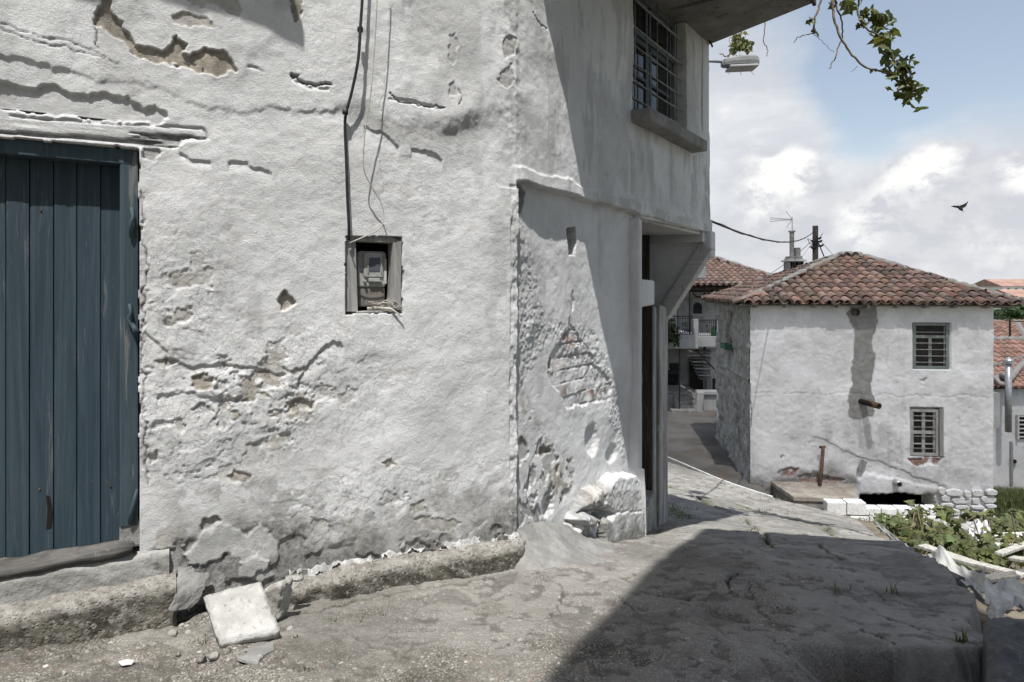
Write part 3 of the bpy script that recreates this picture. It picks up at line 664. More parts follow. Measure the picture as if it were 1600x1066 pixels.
0 and LATE.append(('door_lintel', [wp(-3.7, 2.300, .010), wp(-1.985, 2.316, .024), wp(-1.985, 2.32, -.06), wp(-3.7, 2.30, -.06), wp(-3.7, 2.408, .014), wp(-1.862, 2.414, .026), wp(-1.862, 2.414, -.06), wp(-3.7, 2.408, -.06)], 'white_wood', .005))
b = MB(); wquad(b, [(-3.7, 2.412), (-2.6, 2.425), (-1.9, 2.424), (-1.9, 2.416), (-3.7, 2.41)], -.04, -.005); b.build('lintel_gap', M['dark'], house)
b = MB(); wquad(b, WP([(281, 96), (330, 100), (364, 110), (366, 122), (345, 124), (312, 116)]), -.05, -.004); b.build('bared_timber', M['grey_wood_h'], house, bevel=.004)

# ---- meter niche
nf = MB(); wquad(nf, [(-1.118, 1.462), (-1.048, 1.458), (-1.062, 1.885), (-1.120, 1.885)], -.15, -.03); p = nf.build('niche_frame', M['grey_wood'], house, bevel=.005)
for pts in ([(-.852, 1.475), (-.792, 1.475), (-.788, 1.885), (-.842, 1.888)], [(-1.12, 1.872), (-.82, 1.868), (-.80, 1.886), (-.85, 1.905), (-1.12, 1.908)], [(-1.06, 1.452), (-.86, 1.452), (-.84, 1.464), (-1.06, 1.464)]):
    f = MB(); wquad(f, pts, -.12, -.018); f.build('frame_board', M['grey_wood'], p, bevel=.004)
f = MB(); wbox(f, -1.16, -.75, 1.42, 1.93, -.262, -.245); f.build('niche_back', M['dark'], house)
# dead twigs left on the niche floor
tw = MB(); rt = random.Random(5)
tw.tube([wp(-.985, 1.476, -.06), wp(-.93, 1.482, -.03), wp(-.86, 1.474, .005), wp(-.80, 1.43, .028)], [.011, .010, .008, .004], 6)
for i in range(22):
    a = Vector(wp(-.90+rt.uniform(-.06, .08), 1.47+rt.uniform(0, .01), -.05)); tw.tube([a, a+D1*rt.uniform(-.03, .06)+UP*rt.uniform(.0, .05)+N1*rt.uniform(0, .05), a+D1*rt.uniform(-.05, .10)+UP*rt.uniform(-.005, .06)+N1*rt.uniform(.0, .06)], .0018, 4)
tag(tw.build('dry_twigs', M['wire'], None, off=wp(-.9, 1.47, -.05)), 'small bundle of dry twigs lying at the foot of the meter niche', 'twigs')

# ---- electricity meter
def rrect(u0, u1, z0, z1, r, n=5):
    pts = []
    for cx, cz, a0 in ((u1-r, z1-r, 0), (u0+r, z1-r, 90), (u0+r, z0+r, 180), (u1-r, z0+r, 270)):
        for i in range(n+1): a = R(a0+90*i/n); pts.append((cx+r*math.cos(a), cz+r*math.sin(a)))
    return pts
meter = thing('electricity_meter', 'old grey electricity meter with a small glass display set in the wall niche', 'electricity meter', tuple(wp(-.96, 1.50, -.2)))
M['meter'] = simple('aged_meter_grey', (.29, .29, .275), (.37, .37, .35), 16, .5, .15, 70, .002, (.20, .19, .17))
M['meter_low'] = simple('dusty_terminal_cover', (.125, .115, .10), (.19, .18, .16), 9, .55, .2, 60, .002, (.09, .08, .07))
def mpart(name, u0, u1, z0, z1, h0, h1, r, mat, bev=.004, par=None):
    q = MB(); wquad(q, rrect(u0, u1, z0, z1, r), h0, h1); return q.build(name, mat, par or meter, bevel=bev, segs=3, smooth=False)
mpart('casing', -1.040, -.862, 1.605, 1.820, -.20, -.085, .022, M['meter'], .010)
mpart('terminal_cover', -1.036, -.868, 1.487, 1.618, -.20, -.092, .022, M['meter_low'], .010)
bz = mpart('window_bezel', -1.003, -.884, 1.662, 1.812, -.10, -.072, .014, M['meter'], .006)
mpart('display_glass', -.972, -.906, 1.698, 1.780, -.08, -.0695, .006, glass_mat('meter_glass', (.09, .10, .11), .12), .001, bz)
mpart('display_rim', -.982, -.976, 1.688, 1.792, -.08, -.066, .002, M['meter'], .001, bz)
mpart('display_rim', -.902, -.896, 1.688, 1.792, -.08, -.066, .002, M['meter'], .001, bz)
mpart('clasp', -.975, -.905, 1.636, 1.658, -.10, -.068, .006, M['meter'], .003)
mpart('paper_seal', -.892, -.862, 1.625, 1.775, -.088, -.0835, .003, simple('faded_label', (.42, .42, .41), (.52, .52, .51), 20, .8, 0), .0005)
for du in (-.997, -.900):
    q = MB(); q.tube([wp(du, 1.642, -.085), wp(du, 1.642, -.066)], .008, 10); q.build('screw', M['galv'], meter)

# ---- upper window in the gable face
def build_window():
    u0, u1, z0, z1 = 1.83, 3.14, 3.20, 4.43
    f = MB(); fr = f
    for a, b, c, d in ((u0, u0+.06, z0, z1), (u1-.06, u1, z0, z1), (u0, u1, z1-.06, z1), (u0, u1, z0, z0+.05)): wbox(f, a, b, c, d, -.19, -.125)
    wbox(f, u0, u1, 3.985, 4.035, -.19, -.115)
    w = f.build('window', M['win_blue'], house, bevel=.005)
    for k in (0, 1):
        s = MB(); a = u0+.065+k*.60; b = a+.585
        for q in ((a, a+.045, 3.255, 3.98), (b-.045, b, 3.255, 3.98), (a, b, 3.935, 3.98), (a, b, 3.255, 3.305), (a, b, 3.60, 3.63)): wbox(s, *q, -.175, -.135)
        s.build('casement', M['win_blue'], w, bevel=.003)
        g = MB(); wbox(g, a+.04, b-.04, 3.30, 3.94, -.162, -.158); g.build('pane', M['glass'], w)
        c = MB(); n = 26
        vs = []
        for i in range(n+1):
            uu = a+.03+(b-a-.06)*i/n*(.62 if k else .74)+(.15 if k else 0); hh = -.215+.012*math.sin(i*1.3)
            vs += [wp(uu, 3.29, hh), wp(uu, 3.93 if k == 0 else 3.6, hh)]
        c.add(vs, [(2*i, 2*i+2, 2*i+3, 2*i+1) for i in range(n)]); c.build('curtain', M['curtain'], w)
    for a, b in ((u0+.065, u0+.62), (u0+.67, u1-.065)):
        s = MB()
        for q in ((a, a+.035, 4.045, 4.365), (b-.035, b, 4.045, 4.365), (a, b, 4.335, 4.365), (a, b, 4.045, 4.075)): wbox(s, *q, -.175, -.14)
        s.build('fanlight', M['win_blue'], w, bevel=.003)
        g = MB(); wbox(g, a+.03, b-.03, 4.07, 4.34, -.162, -.158); g.build('pane', M['glass'], w)
    for z in (4.22, 3.97, 3.80, 3.635, 3.475, 3.32):
        r = MB(); r.tube([wp(u0-.02, z, -.045), wp((u0+u1)/2, z-.008, -.043), wp(u1+.0, z, -.045)], .0085 if z < 3.96 else .011, 7); r.build('iron_bar', M['rail_grey'], w, smooth=True)
    for k in range(5):
        r = MB(); uu = u0+.13+k*.262; r.tube([wp(uu, z0+.02, -.056), wp(uu+.004, 4.38, -.056)], .007, 6); r.build('iron_bar', M['rail_grey'], w, smooth=True)
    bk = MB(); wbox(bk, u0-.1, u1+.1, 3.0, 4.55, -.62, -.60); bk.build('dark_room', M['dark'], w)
    return w
build_window()
s = MB(); s.prism([wp(1.775, 3.065, -.02), wp(3.33, 3.055, -.02), wp(3.34, 3.175, -.02), wp(1.77, 3.175, -.02)], N2*.185); sl = s.build('window_sill', M['concrete_light'], house, bevel=.018, segs=3)

# ---- back side and top so that the house is a closed volume
end = C0+D2*3.90
farw = MB(); farw.prism([end+UP*2.12, end+UP*4.46, end+UP*4.46-N2*5, end+UP*2.12-N2*5], -D2*.22); farw.build('end_wall', M['plain_plaster'], house, bevel=.01)
st = C0-D1*4.28
bw = MB()
bw.prism([st-N1*.02+UP*-1.2, st-N1*.02+UP*4.46, st-N1*5.2+UP*4.46, st-N1*5.2-UP*1.2], D1*.2)
bw.prism([st-N1*5.2-UP*2.2, st-N1*5.2+UP*4.46, end-N2*5+UP*4.46, end-N2*5-UP*2.2], (0, .2, 0)); bw.build('back_wall', M['wall_grey'], house)

# ---- roof: boarded soffit over the gable face, tiles above; short eaves over the street face
def build_roof():
    # soffit outline measured at z 4.42
    a0 = C0+D2*.055; b0 = C0+D2*3.93
    o0 = a0+N2*1.19; corner = Vector((2.985, 6.34, 0))
    zs = 4.42
    m = MB(); back = -N2*5.2
    m.prism([p+UP*zs for p in (o0, corner, b0+(b0-corner)*3.0, a0+back)], UP*.05); sof = m.build('soffit', M['soffit'], house, bevel=.01)
    bm = MB(); dirv = (corner-o0).normalized()
    for i in range(5):
        q = o0+dirv*(.25+i*.62); bm.box(q-N2*.62+UP*(zs-.012), (.05, 1.16, .022), (dirv, N2, UP))
    bm.build('soffit_batten', M['soffit'], sof)
    e = MB(); e.box((o0+corner)/2+UP*(zs+.02)+N2*.012, ((corner-o0).length, .03, .10), (dirv, N2, UP)); e.build('fascia', M['grey_wood_h'], sof)
    # eaves over the street face, left part only
    t0 = -1.71; q = MB()
    q.prism([wp(-4.6, 4.28, -.1), wp(-4.6, 4.28, .50), wp(-3.2, 4.28, .495), wp(-2.62, 4.28, .51), wp(-2.5, 4.28, .485), wp(-2.1, 4.28, .50), wp(t0, 4.28, .525), wp(t0, 4.28, -.1)], UP*.09); q.build('street_eaves', M['soffit'], house)
    # roof mass
    r = MB(); pk = C0+D2*2-N2*2.0+UP*6.2
    base = [o0+UP*4.475, corner+UP*4.475, b0+(b0-corner)*3+UP*4.475, a0+back+UP*4.475, wp(-4.6, 4.475, -4.5), wp(-4.6, 4.475, -.1), wp(-.1, 4.475, -.1)]
    r.add(base+[pk], [(i, (i+1) % 7, 7) for i in range(7)]+[tuple(range(7))[::-1]]); r.build('roof', M['tile'], house)
build_roof()

M['dark_wood'] = wood_mat('dark_old_timber', (.045, .038, .032), (.095, .085, .072), (.19, .175, .155), (24, 24, 1.6), .9, .58)
M['aged_post'] = simple('flaking_grey_post', (.20, .195, .185), (.34, .335, .32), 5, .9, .7, 34, .012, (.44, .435, .42), (1, 1, .3))
# ---- jetty: floor, lower door wall, bracket
A3 = C0+D2*1.96; PH = R(70); D3 = Vector((math.cos(PH), math.sin(PH), 0)); N3 = Vector((math.sin(PH), -math.cos(PH), 0))
def w3(u, z, h=0): return A3+D3*u+N3*h+UP*z
def box3(mb, u0, u1, z0, z1, h0, h1): return mb.box(w3((u0+u1)/2, (z0+z1)/2, (h0+h1)/2), (u1-u0, h1-h0, z1-z0), (D3, N3, UP))
jf = MB(); far = C0+D2*3.90
jf.prism([A3+UP*2.225-N2*.04, far+UP*2.20-N2*.03, far-N2*1.2+UP*2.20, w3(1.9, 2.225, -.3), w3(0, 2.225, -.3)], UP*.06); jf.build('jetty_floor', M['plain_plaster'], house, bevel=.01)
lw = MB()
box3(lw, -.06, .10, -1.3, 2.23, -.30, .0); lw.build('door_pier', M['plain_plaster'], house, bevel=.02, segs=3)
pr = MB(); pr.prism([w3(.90, -1.6, -.25), w3(1.86, -1.6, -.25), w3(1.86, 1.40, -.25), w3(.90, 1.40, -.25)], N3*.25); pr.build('wall_pier', M['aged_post'], house, bevel=.02, segs=3)
q = MB(); q.prism([w3(1.12, -1.3, 0), w3(1.88, -1.35, 0), w3(1.88, 1.36, 0), w3(1.12, 1.42, 0)], N3*.035); q.build('corner_post', M['aged_post'], house, bevel=.012, segs=3)
q = MB(); box3(q, .872, .897, -.55, 1.42, -.30, -.012); box3(q, .10, .125, -.55, 1.42, -.30, -.012); q.build('door_jamb', M['dark_wood'], house, bevel=.004)
q = MB(); box3(q, 1.78, 1.84, 1.30, 2.22, -1.4, -.17); box3(q, .86, 1.9, 1.38, 2.22, -.42, -.30); q.build('passage_jamb', M['dark_wood'], house, bevel=.004)
q = MB(); box3(q, .08, .92, 1.42, 1.68, -.28, .006); q.build('overdoor_beam', M['plain_plaster'], house, bevel=.025, segs=3)
q = MB(); box3(q, .02, .98, -1.6, -.50, -.32, .02); q.build('threshold', M['concrete'], house, bevel=.02, segs=3)
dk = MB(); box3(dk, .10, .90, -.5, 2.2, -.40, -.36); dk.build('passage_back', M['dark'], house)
gd = MB()
box3(gd, .14, .17, -.50, 1.40, -.16, -.13); box3(gd, .84, .87, -.50, 1.40, -.16, -.13); box3(gd, .14, .87, 1.34, 1.40, -.16, -.13); box3(gd, .14, .87, .42, .48, -.165, -.125)
gate = gd.build('iron_door', M['rust'], house, bevel=.003)
for k in range(6):
    g = MB(); g.tube([w3(.20+k*.12, .47, -.145), w3(.20+k*.12, 1.36, -.145)], .008, 6); g.build('bar', M['rust'], gate)
for k in range(3):
    for sgn in (1, -1):
        g = MB(); g.tube([w3(.18, .5+k*.28+(.14 if sgn < 0 else 0), -.14), w3(.84, .5+k*.28+(.14 if sgn > 0 else 0), -.14)], .007, 6); g.build('bar', M['rust'], gate)
g = MB(); box3(g, .17, .84, -.48, .42, -.155, -.14); g.build('door_panel', M['grey_wood'], gate)
# triangular bracket at the far end of the jetty
fx = far-D2*.10
br = MB(); base = w3(1.84, 0, 0.0)
br.prism([base-N3*.34+UP*2.215, fx+UP*2.195, fx+UP*2.08, base+UP*1.30, base-N3*.26+UP*1.36], D2*.05); brk = br.build('jetty_bracket', M['plain_plaster'], house, bevel=.008)
stt = MB(); e0 = base+UP*1.30; e1 = fx+UP*2.06; dd = (e1-e0).normalized(); sd = D2
stt.box((e0+e1)/2+sd*.02, ((e1-e0).length+.06, .15, .155), (dd, sd, dd.cross(sd).normalized())); stt.build('strut', M['white_wood'], brk, bevel=.012, segs=3)
q = MB(); q.box(fx+UP*2.10+D2*.04, (.17, .14, .30), (D2, N2, UP)); q.build('beam_end', M['plain_plaster'], brk, bevel=.03, segs=3)
# moss and seedlings are on the street; cement block buttress at the foot of the gable face
def block(name, pts, h0, h1, mat, bev, par=house): m = MB(); m.prism([wp(p[0], p[1], h0) for p in pts], N2*(h1-h0)); return m.build(name, mat, par, bevel=bev, segs=3)
# ================================================================ street surface
GY = [0, 1.5, 2.4, 2.8, 3.4, 4.1, 5, 5.8, 6.6, 7.6, 9, 11, 14, 18]
GZ = [.10, .09, .04, .01, -.11, -.185, -.41, -.64, -.88, -1.16, -1.47, -1.82, -2.10, -2.4]
_gy = np.linspace(-1, 19, 401); _gz = np.interp(_gy, GY, GZ)
_k = np.exp(-np.linspace(-2, 2, 25)**2); _k /= _k.sum(); _gz = np.convolve(np.pad(_gz, 12, 'edge'), _k, 'valid')
def ground(x, y):
    g = np.interp(y, _gy, _gz); return g-.10*np.maximum(np.asarray(x)-2.2, 0)*S((np.asarray(y)-4.0)/4)
EDGE = [(1.72, 2.0), (2.06, 2.72), (2.30, 3.1), (2.62, 3.6), (2.86, 4.2), (3.25, 5.2), (4.1, 7.0), (4.75, 8.4), (5.25, 9.6), (5.15, 10.4), (4.75, 11.1), (4.2, 12.2), (3.4, 14.2), (1.0, 16)]
def G2(px, py):                                            # photograph point -> street point
    k = (px-800)/1000; s = (450-py)/1000; lo, hi = 1.5, 20
    f = lambda Y: CZ+s*Y-float(ground(k*Y, Y))
    for _ in range(50):
        m = (lo+hi)/2
        if f(m) > 0: lo = m
        else: hi = m
    return (k*lo, lo)
def GP(pts): return [G2(*p) for p in pts]
def build_street():
    ys = np.concatenate([np.arange(.6, 2.3, .05), np.arange(2.3, 5.0, .0085), np.arange(5.0, 8, .014), np.arange(8, 15.6, .035)])
    xs = np.concatenate([np.arange(-4.5, -2.4, .05), np.arange(-2.4, 2.4, .0095), np.arange(2.4, 6.4, .018)])
    X, Y = np.meshgrid(xs, ys, indexing='ij')
    wx = X+.03*vnoise(X*5, Y*5, 91)+.014*vnoise(X*19, Y*19, 92)+.006*vnoise(X*60, Y*60, 90); wy = Y+.03*vnoise(X*5+50, Y*5, 93)+.014*vnoise(X*19, Y*19+7, 94)+.006*vnoise(X*60, Y*60+3, 95)
    Z = ground(X, Y)+.018*fbm(X*1.1, Y*1.1, 3, 95)+.006*fbm(X*6, Y*6, 4, 96)+.0035*fbm(X*24, Y*24, 4, 97)
    # broom marks and pebbly texture
    Z += .0022*np.abs(fbm(X*55, Y*55, 2, 98))*S((5.5-Y)/1.5)
    dirt = np.zeros_like(X); moss = np.zeros_like(X); cem = np.zeros_like(X)
    def crack(pts, w, dp, d=.95, ms=0.0):
        nonlocal Z, dirt, moss
        w = max(w, .0075)*1.3; dp = dp*1.2; p = GP(pts); dd = line_d(wx, wy, p); sc = np.clip(Y/4, .8, 2.5); ww = w*sc*(.75+.5*vnoise(X*7, Y*7, 101))
        k = S((ww-dd)/(ww*.5+.001)); Z -= dp*sc*k; dirt = np.maximum(dirt, d*k)
        Z += .006*S((dd-ww)/.01)*np.exp(-np.maximum(dd-ww, 0)/.05)*0
        if ms: moss = np.maximum(moss, ms*S((ww*4-dd)/(ww*3))*S((vnoise(X*3, Y*3, 102)+.1)/.3))
    def slab(pts, dz, c=0, d=0, edge=.012):
        nonlocal Z, cem, dirt
        sd = poly_sd(wx, wy, GP(pts)); k = S((-sd+edge)/(2*edge)); Z += dz*k; cem = np.maximum(cem*(1-k*(c == 0)*.0), c*k); dirt = np.maximum(dirt, d*k)
    # patches of later concrete
    slab([(1040, 720), (1060, 800), (1120, 800), (1200, 828), (1262, 840), (1200, 780), (1120, 740)], .008, .65)
    slab([(1060, 905), (1090, 880), (1130, 885), (1165, 905), (1150, 932), (1090, 940), (1048, 930)], .012, .30, 0)
    slab([(1190, 800), (1300, 800), (1345, 830), (1260, 836), (1200, 822)], .010, .7)
    slab([(880, 850), (960, 850), (1100, 815), (1200, 838), (1100, 850), (1010, 890), (930, 925), (850, 930)], .004, .55, edge=.06)
    slab([(560, 960), (640, 930), (720, 950), (660, 1010), (560, 1040)], .0, .22, edge=.08)
    # cracks
    crack([(1037, 760), (1075, 770), (1110, 790), (1140, 800)], .016, .03, 1, 1); crack([(1140, 785), (1180, 798), (1225, 810), (1290, 824), (1320, 845)], .014, .025, 1, 1)
    crack([(1165, 812), (1180, 826), (1196, 838), (1200, 852), (1214, 860)], .016, .03, 1, .8); crack([(1280, 850), (1300, 868), (1312, 876)], .018, .03)
    crack([(1000, 925), (1035, 934), (1080, 938), (1120, 932), (1145, 925), (1136, 900), (1150, 895)], .012, .02); crack([(1160, 905), (1180, 940), (1195, 965), (1230, 985)], .007, .012, .8)
    crack([(1350, 915), (1372, 926), (1376, 936)], .012, .02); crack([(1395, 925), (1425, 940)], .008, .012); crack([(1368, 960), (1400, 970), (1440, 985), (1490, 1000), (1525, 1003)], .009, .015)
    crack([(1345, 915), (1380, 935), (1440, 950), (1500, 960)], .005, .008, .7); crack([(1350, 985), (1380, 1000), (1396, 1012)], .007, .01); crack([(1200, 1000), (1240, 1020), (1250, 1050), (1300, 1062)], .006, .01, .8)
    crack([(870, 912), (890, 930), (870, 950), (850, 972), (830, 990), (780, 1010), (700, 1030)], .005, .010, .75); crack([(520, 975), (570, 1005), (640, 1024), (700, 1020)], .006, .012, .8)
    crack([(960, 930), (1000, 965), (1060, 990), (1180, 1010)], .005, .008, .6); crack([(1290, 885), (1330, 893), (1380, 900)], .006, .01, .7); crack([(1180, 900), (1230, 910), (1290, 912)], .006, .01, .6)
    crack([(620, 965), (600, 1000), (630, 1040)], .004, .006, .5); crack([(890, 960), (940, 985), (955, 1040)], .004, .006, .5)
    crack([(460, 965), (560, 940), (700, 915), (800, 895)], .016, .012, .8, .25)
    # lost surface: rough pits
    pit = fbm(X*3.1, Y*3.1, 5, 103); Z -= .008*S((pit-.28)/.1)*S((6-Y)/2); dirt = np.maximum(dirt, .35*S((pit-.34)/.15))
    Z -= .008*S((fbm(X*13, Y*13, 4, 104)-.36)/.1); dirt = np.maximum(dirt, .5*S((fbm(X*13, Y*13, 4, 104)-.42)/.1))
    tn = fbm(X*.9, Y*.9, 5, 105); dirt = np.maximum(dirt, .32*S((tn-.12)/.4))
    # smooth cement at right, paled to lift its shade, moss at the lower post
    cem = np.maximum(cem, .80*S((X-1.05+.6*fbm(X*1.3, Y*1.3, 5, 112)+.10*(Y-4))/.7)); cem = np.maximum(cem, .35*S((fbm(X*1.2+7, Y*1.2, 5, 113)-.15)/.15))
    c = G2(1050, 800); moss = np.maximum(moss, S((.35-np.hypot(X-c[0], (Y-c[1])*.5))/.25)*S((fbm(X*6, Y*6, 4, 106)+.05)/.2))
    c = G2(1075, 812); moss = np.maximum(moss, .8*S((.20-np.hypot(X-c[0], (Y-c[1])*.6))/.15)*S((fbm(X*8, Y*8, 4, 107))/.2))
    # rubble hollow between the two kerbs
    c = G2(330, 990); Z += .022*np.exp(-((X-c[0])**2+(Y-c[1])**2)/.12)*(.5+fbm(X*9, Y*9, 4, 108))
    # the slab breaks off towards the garden and towards the yard in front
    sd = poly_sd(wx, wy, EDGE+[(-6, 16), (-6, 2.0)])
    dropk = S((sd+.05)/.10)
    nb = fbm(X*3, Y*3, 3, 109)
    yard = S((X-1.15)/.5)*S((2.86+.04*nb-Y)/.10)
    Z = Z-1.6*dropk*S((Y-1.0)/.4)-.42*yard
    dirt = np.maximum(dirt, .35*yard*S((fbm(X*9, Y*2, 4, 110)+.1)/.3))
    bad = (sd > .16) | ((X > 2.5) & (Y < 2.2))
    wall_side = ((X-C0.x)*N1.x+(Y-C0.y)*N1.y < -.18) & (X*D1.x+(Y-C0.y)*D1.y < .1) | (((X-C0.x)*N2.x+(Y-C0.y)*N2.y < -.25) & ((X-C0.x)*D2.x+(Y-C0.y)*D2.y > -.1) & ((X-A3.x)*N3.x+(Y-A3.y)*N3.y < -.4) & (Y < 7.2))
    bad |= wall_side
    keep = ~(bad[:-1, :-1] | bad[1:, :-1] | bad[1:, 1:] | bad[:-1, 1:])
    P = np.stack([X, Y, Z], -1)
    o = grid_object('street', P, keep, np.stack([np.clip(dirt, 0, 1), np.clip(moss, 0, 1), np.clip(cem, 0, 1)], -1), M['street'])
    tag(o, 'cracked grey concrete street sloping down past the corner house', 'street', kind='structure')
build_street()

# ---------------------------------------------------------------- rough swept pieces (kerb, step, fillets)
def rough_sweep(name, sect, path, mat, parent=None, amp=.012, seed=0, off=None, fr=14, n_sub=120, closed_ends=True, tgt_mask=(0, 0, 0)):
    """sect: list of (outward, up) points, path: function k(0..1) -> (origin, outward vector); displaced by noise"""
    sec = []
    for (a, b), (c, d) in zip(sect[:-1], sect[1:]):
        n = max(2, int(math.hypot(c-a, d-b)/.012))
        sec += [(a+(c-a)*i/n, b+(d-b)*i/n) for i in range(n)]
    sec.append(sect[-1]); ns = len(sec)
    vs = []
    for i in range(n_sub+1):
        o, outv = path(i/n_sub)
        for a, b in sec: vs.append(Vector(o)+Vector(outv)*a+UP*b)
    V = np.array([tuple(v) for v in vs])
    nrm = np.zeros_like(V)
    d = amp*(fbm(V[:, 0]*fr+V[:, 2]*fr*.9, V[:, 1]*fr+V[:, 2]*fr*1.3, 5, seed)*.7+.6*fbm(V[:, 0]*fr*.3, V[:, 1]*fr*.3+V[:, 2]*3, 3, seed+7))
    outs = np.repeat(np.array([tuple(path(i/n_sub)[1]) for i in range(n_sub+1)]), ns, 0)
    V = V+outs*d[:, None]*.8; V[:, 2] += d*.7
    P = V.reshape(n_sub+1, ns, 3)
    mk = np.zeros((n_sub+1, ns, 3)); sz = np.array([b_ for a_, b_ in sec]); top_ = sz.max(); mk[:, :, 0] = S((top_-.022-sz)/.035)[None, :]
    o3 = root_loc(parent) if off is None else Vector(off)
    ob = grid_object(name, P, np.ones((n_sub, ns-1), bool), mk, mat, parent, tuple(o3))
    if parent is None: ob.location = o3
    return ob
# door step: concrete plinth and lower tread
def lin(p0, p1, out, bow=0):
    p0 = Vector(p0); p1 = Vector(p1)
    return lambda k: (p0.lerp(p1, k), out)
step = rough_sweep('doorstep', [(-.08, .155), (.10, .160), (.145, .150), (.160, .115), (.165, -.08)], lin(wp(-4.2, 0, 0), wp(-1.99, 0, 0), N1), M['kerbstone'], None, .016, 5, wp(-2.7, 0, .1), n_sub=240)
tag(step, 'long worn concrete step below the blue plank door', 'step')
cap = MB(); cap.prism([wp(-1.992, -.04, -.05), wp(-1.992, -.04, .160), wp(-1.995, .10, .158), wp(-1.998, .145, .12), wp(-1.998, .15, -.05)], D1*.006); cap.build('step_end', M['kerbstone'], None, off=wp(-2.7, 0, .1)).parent = step
bpy.data.objects['step_end'].location = (0, 0, 0)
plinth = rough_sweep('plinth', [(-.12, .28), (.005, .275), (.022, .255), (.030, .14)], lin(wp(-4.2, 0, 0), wp(-2.02, 0, 0), N1), M['concrete'], house, .010, 8, n_sub=200)
# kerb right of the rubble
def kerb_path(k):
    u = -1.46+k*1.50; p = wp(min(u, -.001), 0, 0)+(D2*max(u, 0)); z0 = np.interp(u, [-1.46, -.7, 0, .1], [-.145, -.165, -.20, -.21])
    return (Vector((p.x, p.y, z0)), N1*np.interp(u, [-1.46, -.2, .05], [1, .92, .55]))
kerb = rough_sweep('kerb', [(-.06, .165), (.03, .165), (.095, .150), (.125, .110), (.130, -.04)], kerb_path, M['kerbstone'], None, .020, 9, wp(-.8, 0, .05), n_sub=240)
tag(kerb, 'low pebbly kerb along the foot of the white street wall', 'kerb', kind='structure')
wf = MB()
rw = random.Random(11)
# crumbled limewash lying on the kerb
M['lime'] = simple('dirty_limewash', (.30, .295, .28), (.50, .495, .48), 22, .95, .9, 50, .015, (.22, .21, .19))
def crumb_strip():
    n = 220; m = 16; P = np.zeros((n, m, 3)); 
    for i in range(n):
        u = -1.44+1.46*i/(n-1)
        for j in range(m):
            a = -.02+.075*j/(m-1); p = wp(min(u, -.001), 0, a*(.75+.3*math.sin(u*7))); z0 = np.interp(u, [-1.46, -.7, 0], [.035, .005, -.025])
            P[i, j] = (p.x, p.y, z0+.02*(1-j/(m-1)))
    d = fbm(P[..., 0]*15, P[..., 1]*15, 5, 120); e = fbm(P[..., 0]*34, P[..., 1]*34, 3, 121)
    P[..., 2] += .024*d+.010*e-.005-.05*np.linspace(0, 1, m)[None, :]**3
    ob = grid_object('fallen_limewash', P, (fbm(P[..., 0]*6, P[..., 1]*6, 5, 122)+.55*fbm(P[..., 0]*25, P[..., 1]*25, 3, 123) > -.22+.9*np.linspace(0, 1, m)[None, :]**2-.35)[:-1, :-1], np.zeros((n, m, 3)), M['lime'], None)
    tag(ob, 'crumbled white limewash lying along the top of the kerb', 'rubble', kind='stuff')
crumb_strip()

# ---------------------------------------------------------------- stones at the wall foot
def rough_mesh(name, corners, mat, label, cat, seed, amp=.008, cuts=14, group=None, amp2=.004):
    """eight corners (bottom four, top four) -> subdivided, noisy block"""
    bm = bmesh.new(); vs = [bm.verts.new(Vector(c)) for c in corners]
    for f in ((0, 3, 2, 1), (4, 5, 6, 7), (0, 1, 5, 4), (1, 2, 6, 5), (2, 3, 7, 6), (3, 0, 4, 7)): bm.faces.new([vs[i] for i in f])
    bmesh.ops.recalc_face_normals(bm, faces=bm.faces)
    bmesh.ops.bevel(bm, geom=list(bm.edges), offset=amp*.9, segments=2, affect='EDGES', clamp_overlap=True)
    for _ in range(3 if cuts < 10 else 4):
        long_e = [e for e in bm.edges if e.calc_length() > .022]
        if not long_e: break
        bmesh.ops.subdivide_edges(bm, edges=long_e, cuts=1, use_grid_fill=True)
    bm.normal_update(); co = np.array([v.co[:] for v in bm.verts]); no = np.array([v.normal[:] for v in bm.verts])
    d = amp*fbm(co[:, 0]*16+co[:, 2]*11, co[:, 1]*16-co[:, 2]*13, 4, seed)+amp2*fbm(co[:, 0]*50, co[:, 1]*50+co[:, 2]*50, 3, seed+3)
    co = co+no*d[:, None]; c0 = co.mean(0); c0[2] = co[:, 2].min()
    for v, p in zip(bm.verts, co): v.co = Vector(p-c0)
    me = bpy.data.meshes.new(name); bm.to_mesh(me); bm.free(); me.materials.append(mat)
    at = me.color_attributes.new('tint', 'FLOAT_COLOR', 'POINT'); at.data.foreach_set('color', np.ones(len(me.vertices)*4, np.float32))
    me.polygons.foreach_set('use_smooth', [True]*len(me.polygons))
    o = bpy.data.objects.new(name, me); COL.objects.link(o); o.location = c0
    return tag(o, label, cat, group)
def ray(px, py, Y): return Vector(((px-800)/1000*Y, Y, CZ+(450-py)/1000*Y))
def rough_part(name, corners, mat, par, seed, amp):
    o = rough_mesh(name, corners, mat, None, None, seed, amp, amp2=amp*.5); o.parent = par; o.location = Vector(o.location)-root_loc(par); return o
for nm, cr, mt, am in LATE: rough_part(nm, cr, M[mt], house, 61, am)
fa = [ray(345, 1003, 2.84), ray(437, 984, 2.94), ray(407, 907, 3.17), ray(318, 931, 3.07)]      # upper face of the slab
nf_ = (fa[1]-fa[0]).cross(fa[3]-fa[0]).normalized()
rough_mesh('stone_slab', [p-nf_*.045 for p in fa]+fa, M['marble'], 'thick white stone slab leaning against the foot of the wall between step and kerb', 'stone slab', 31, .006, amp2=.0025)
c = ray(431, 930, 3.16)
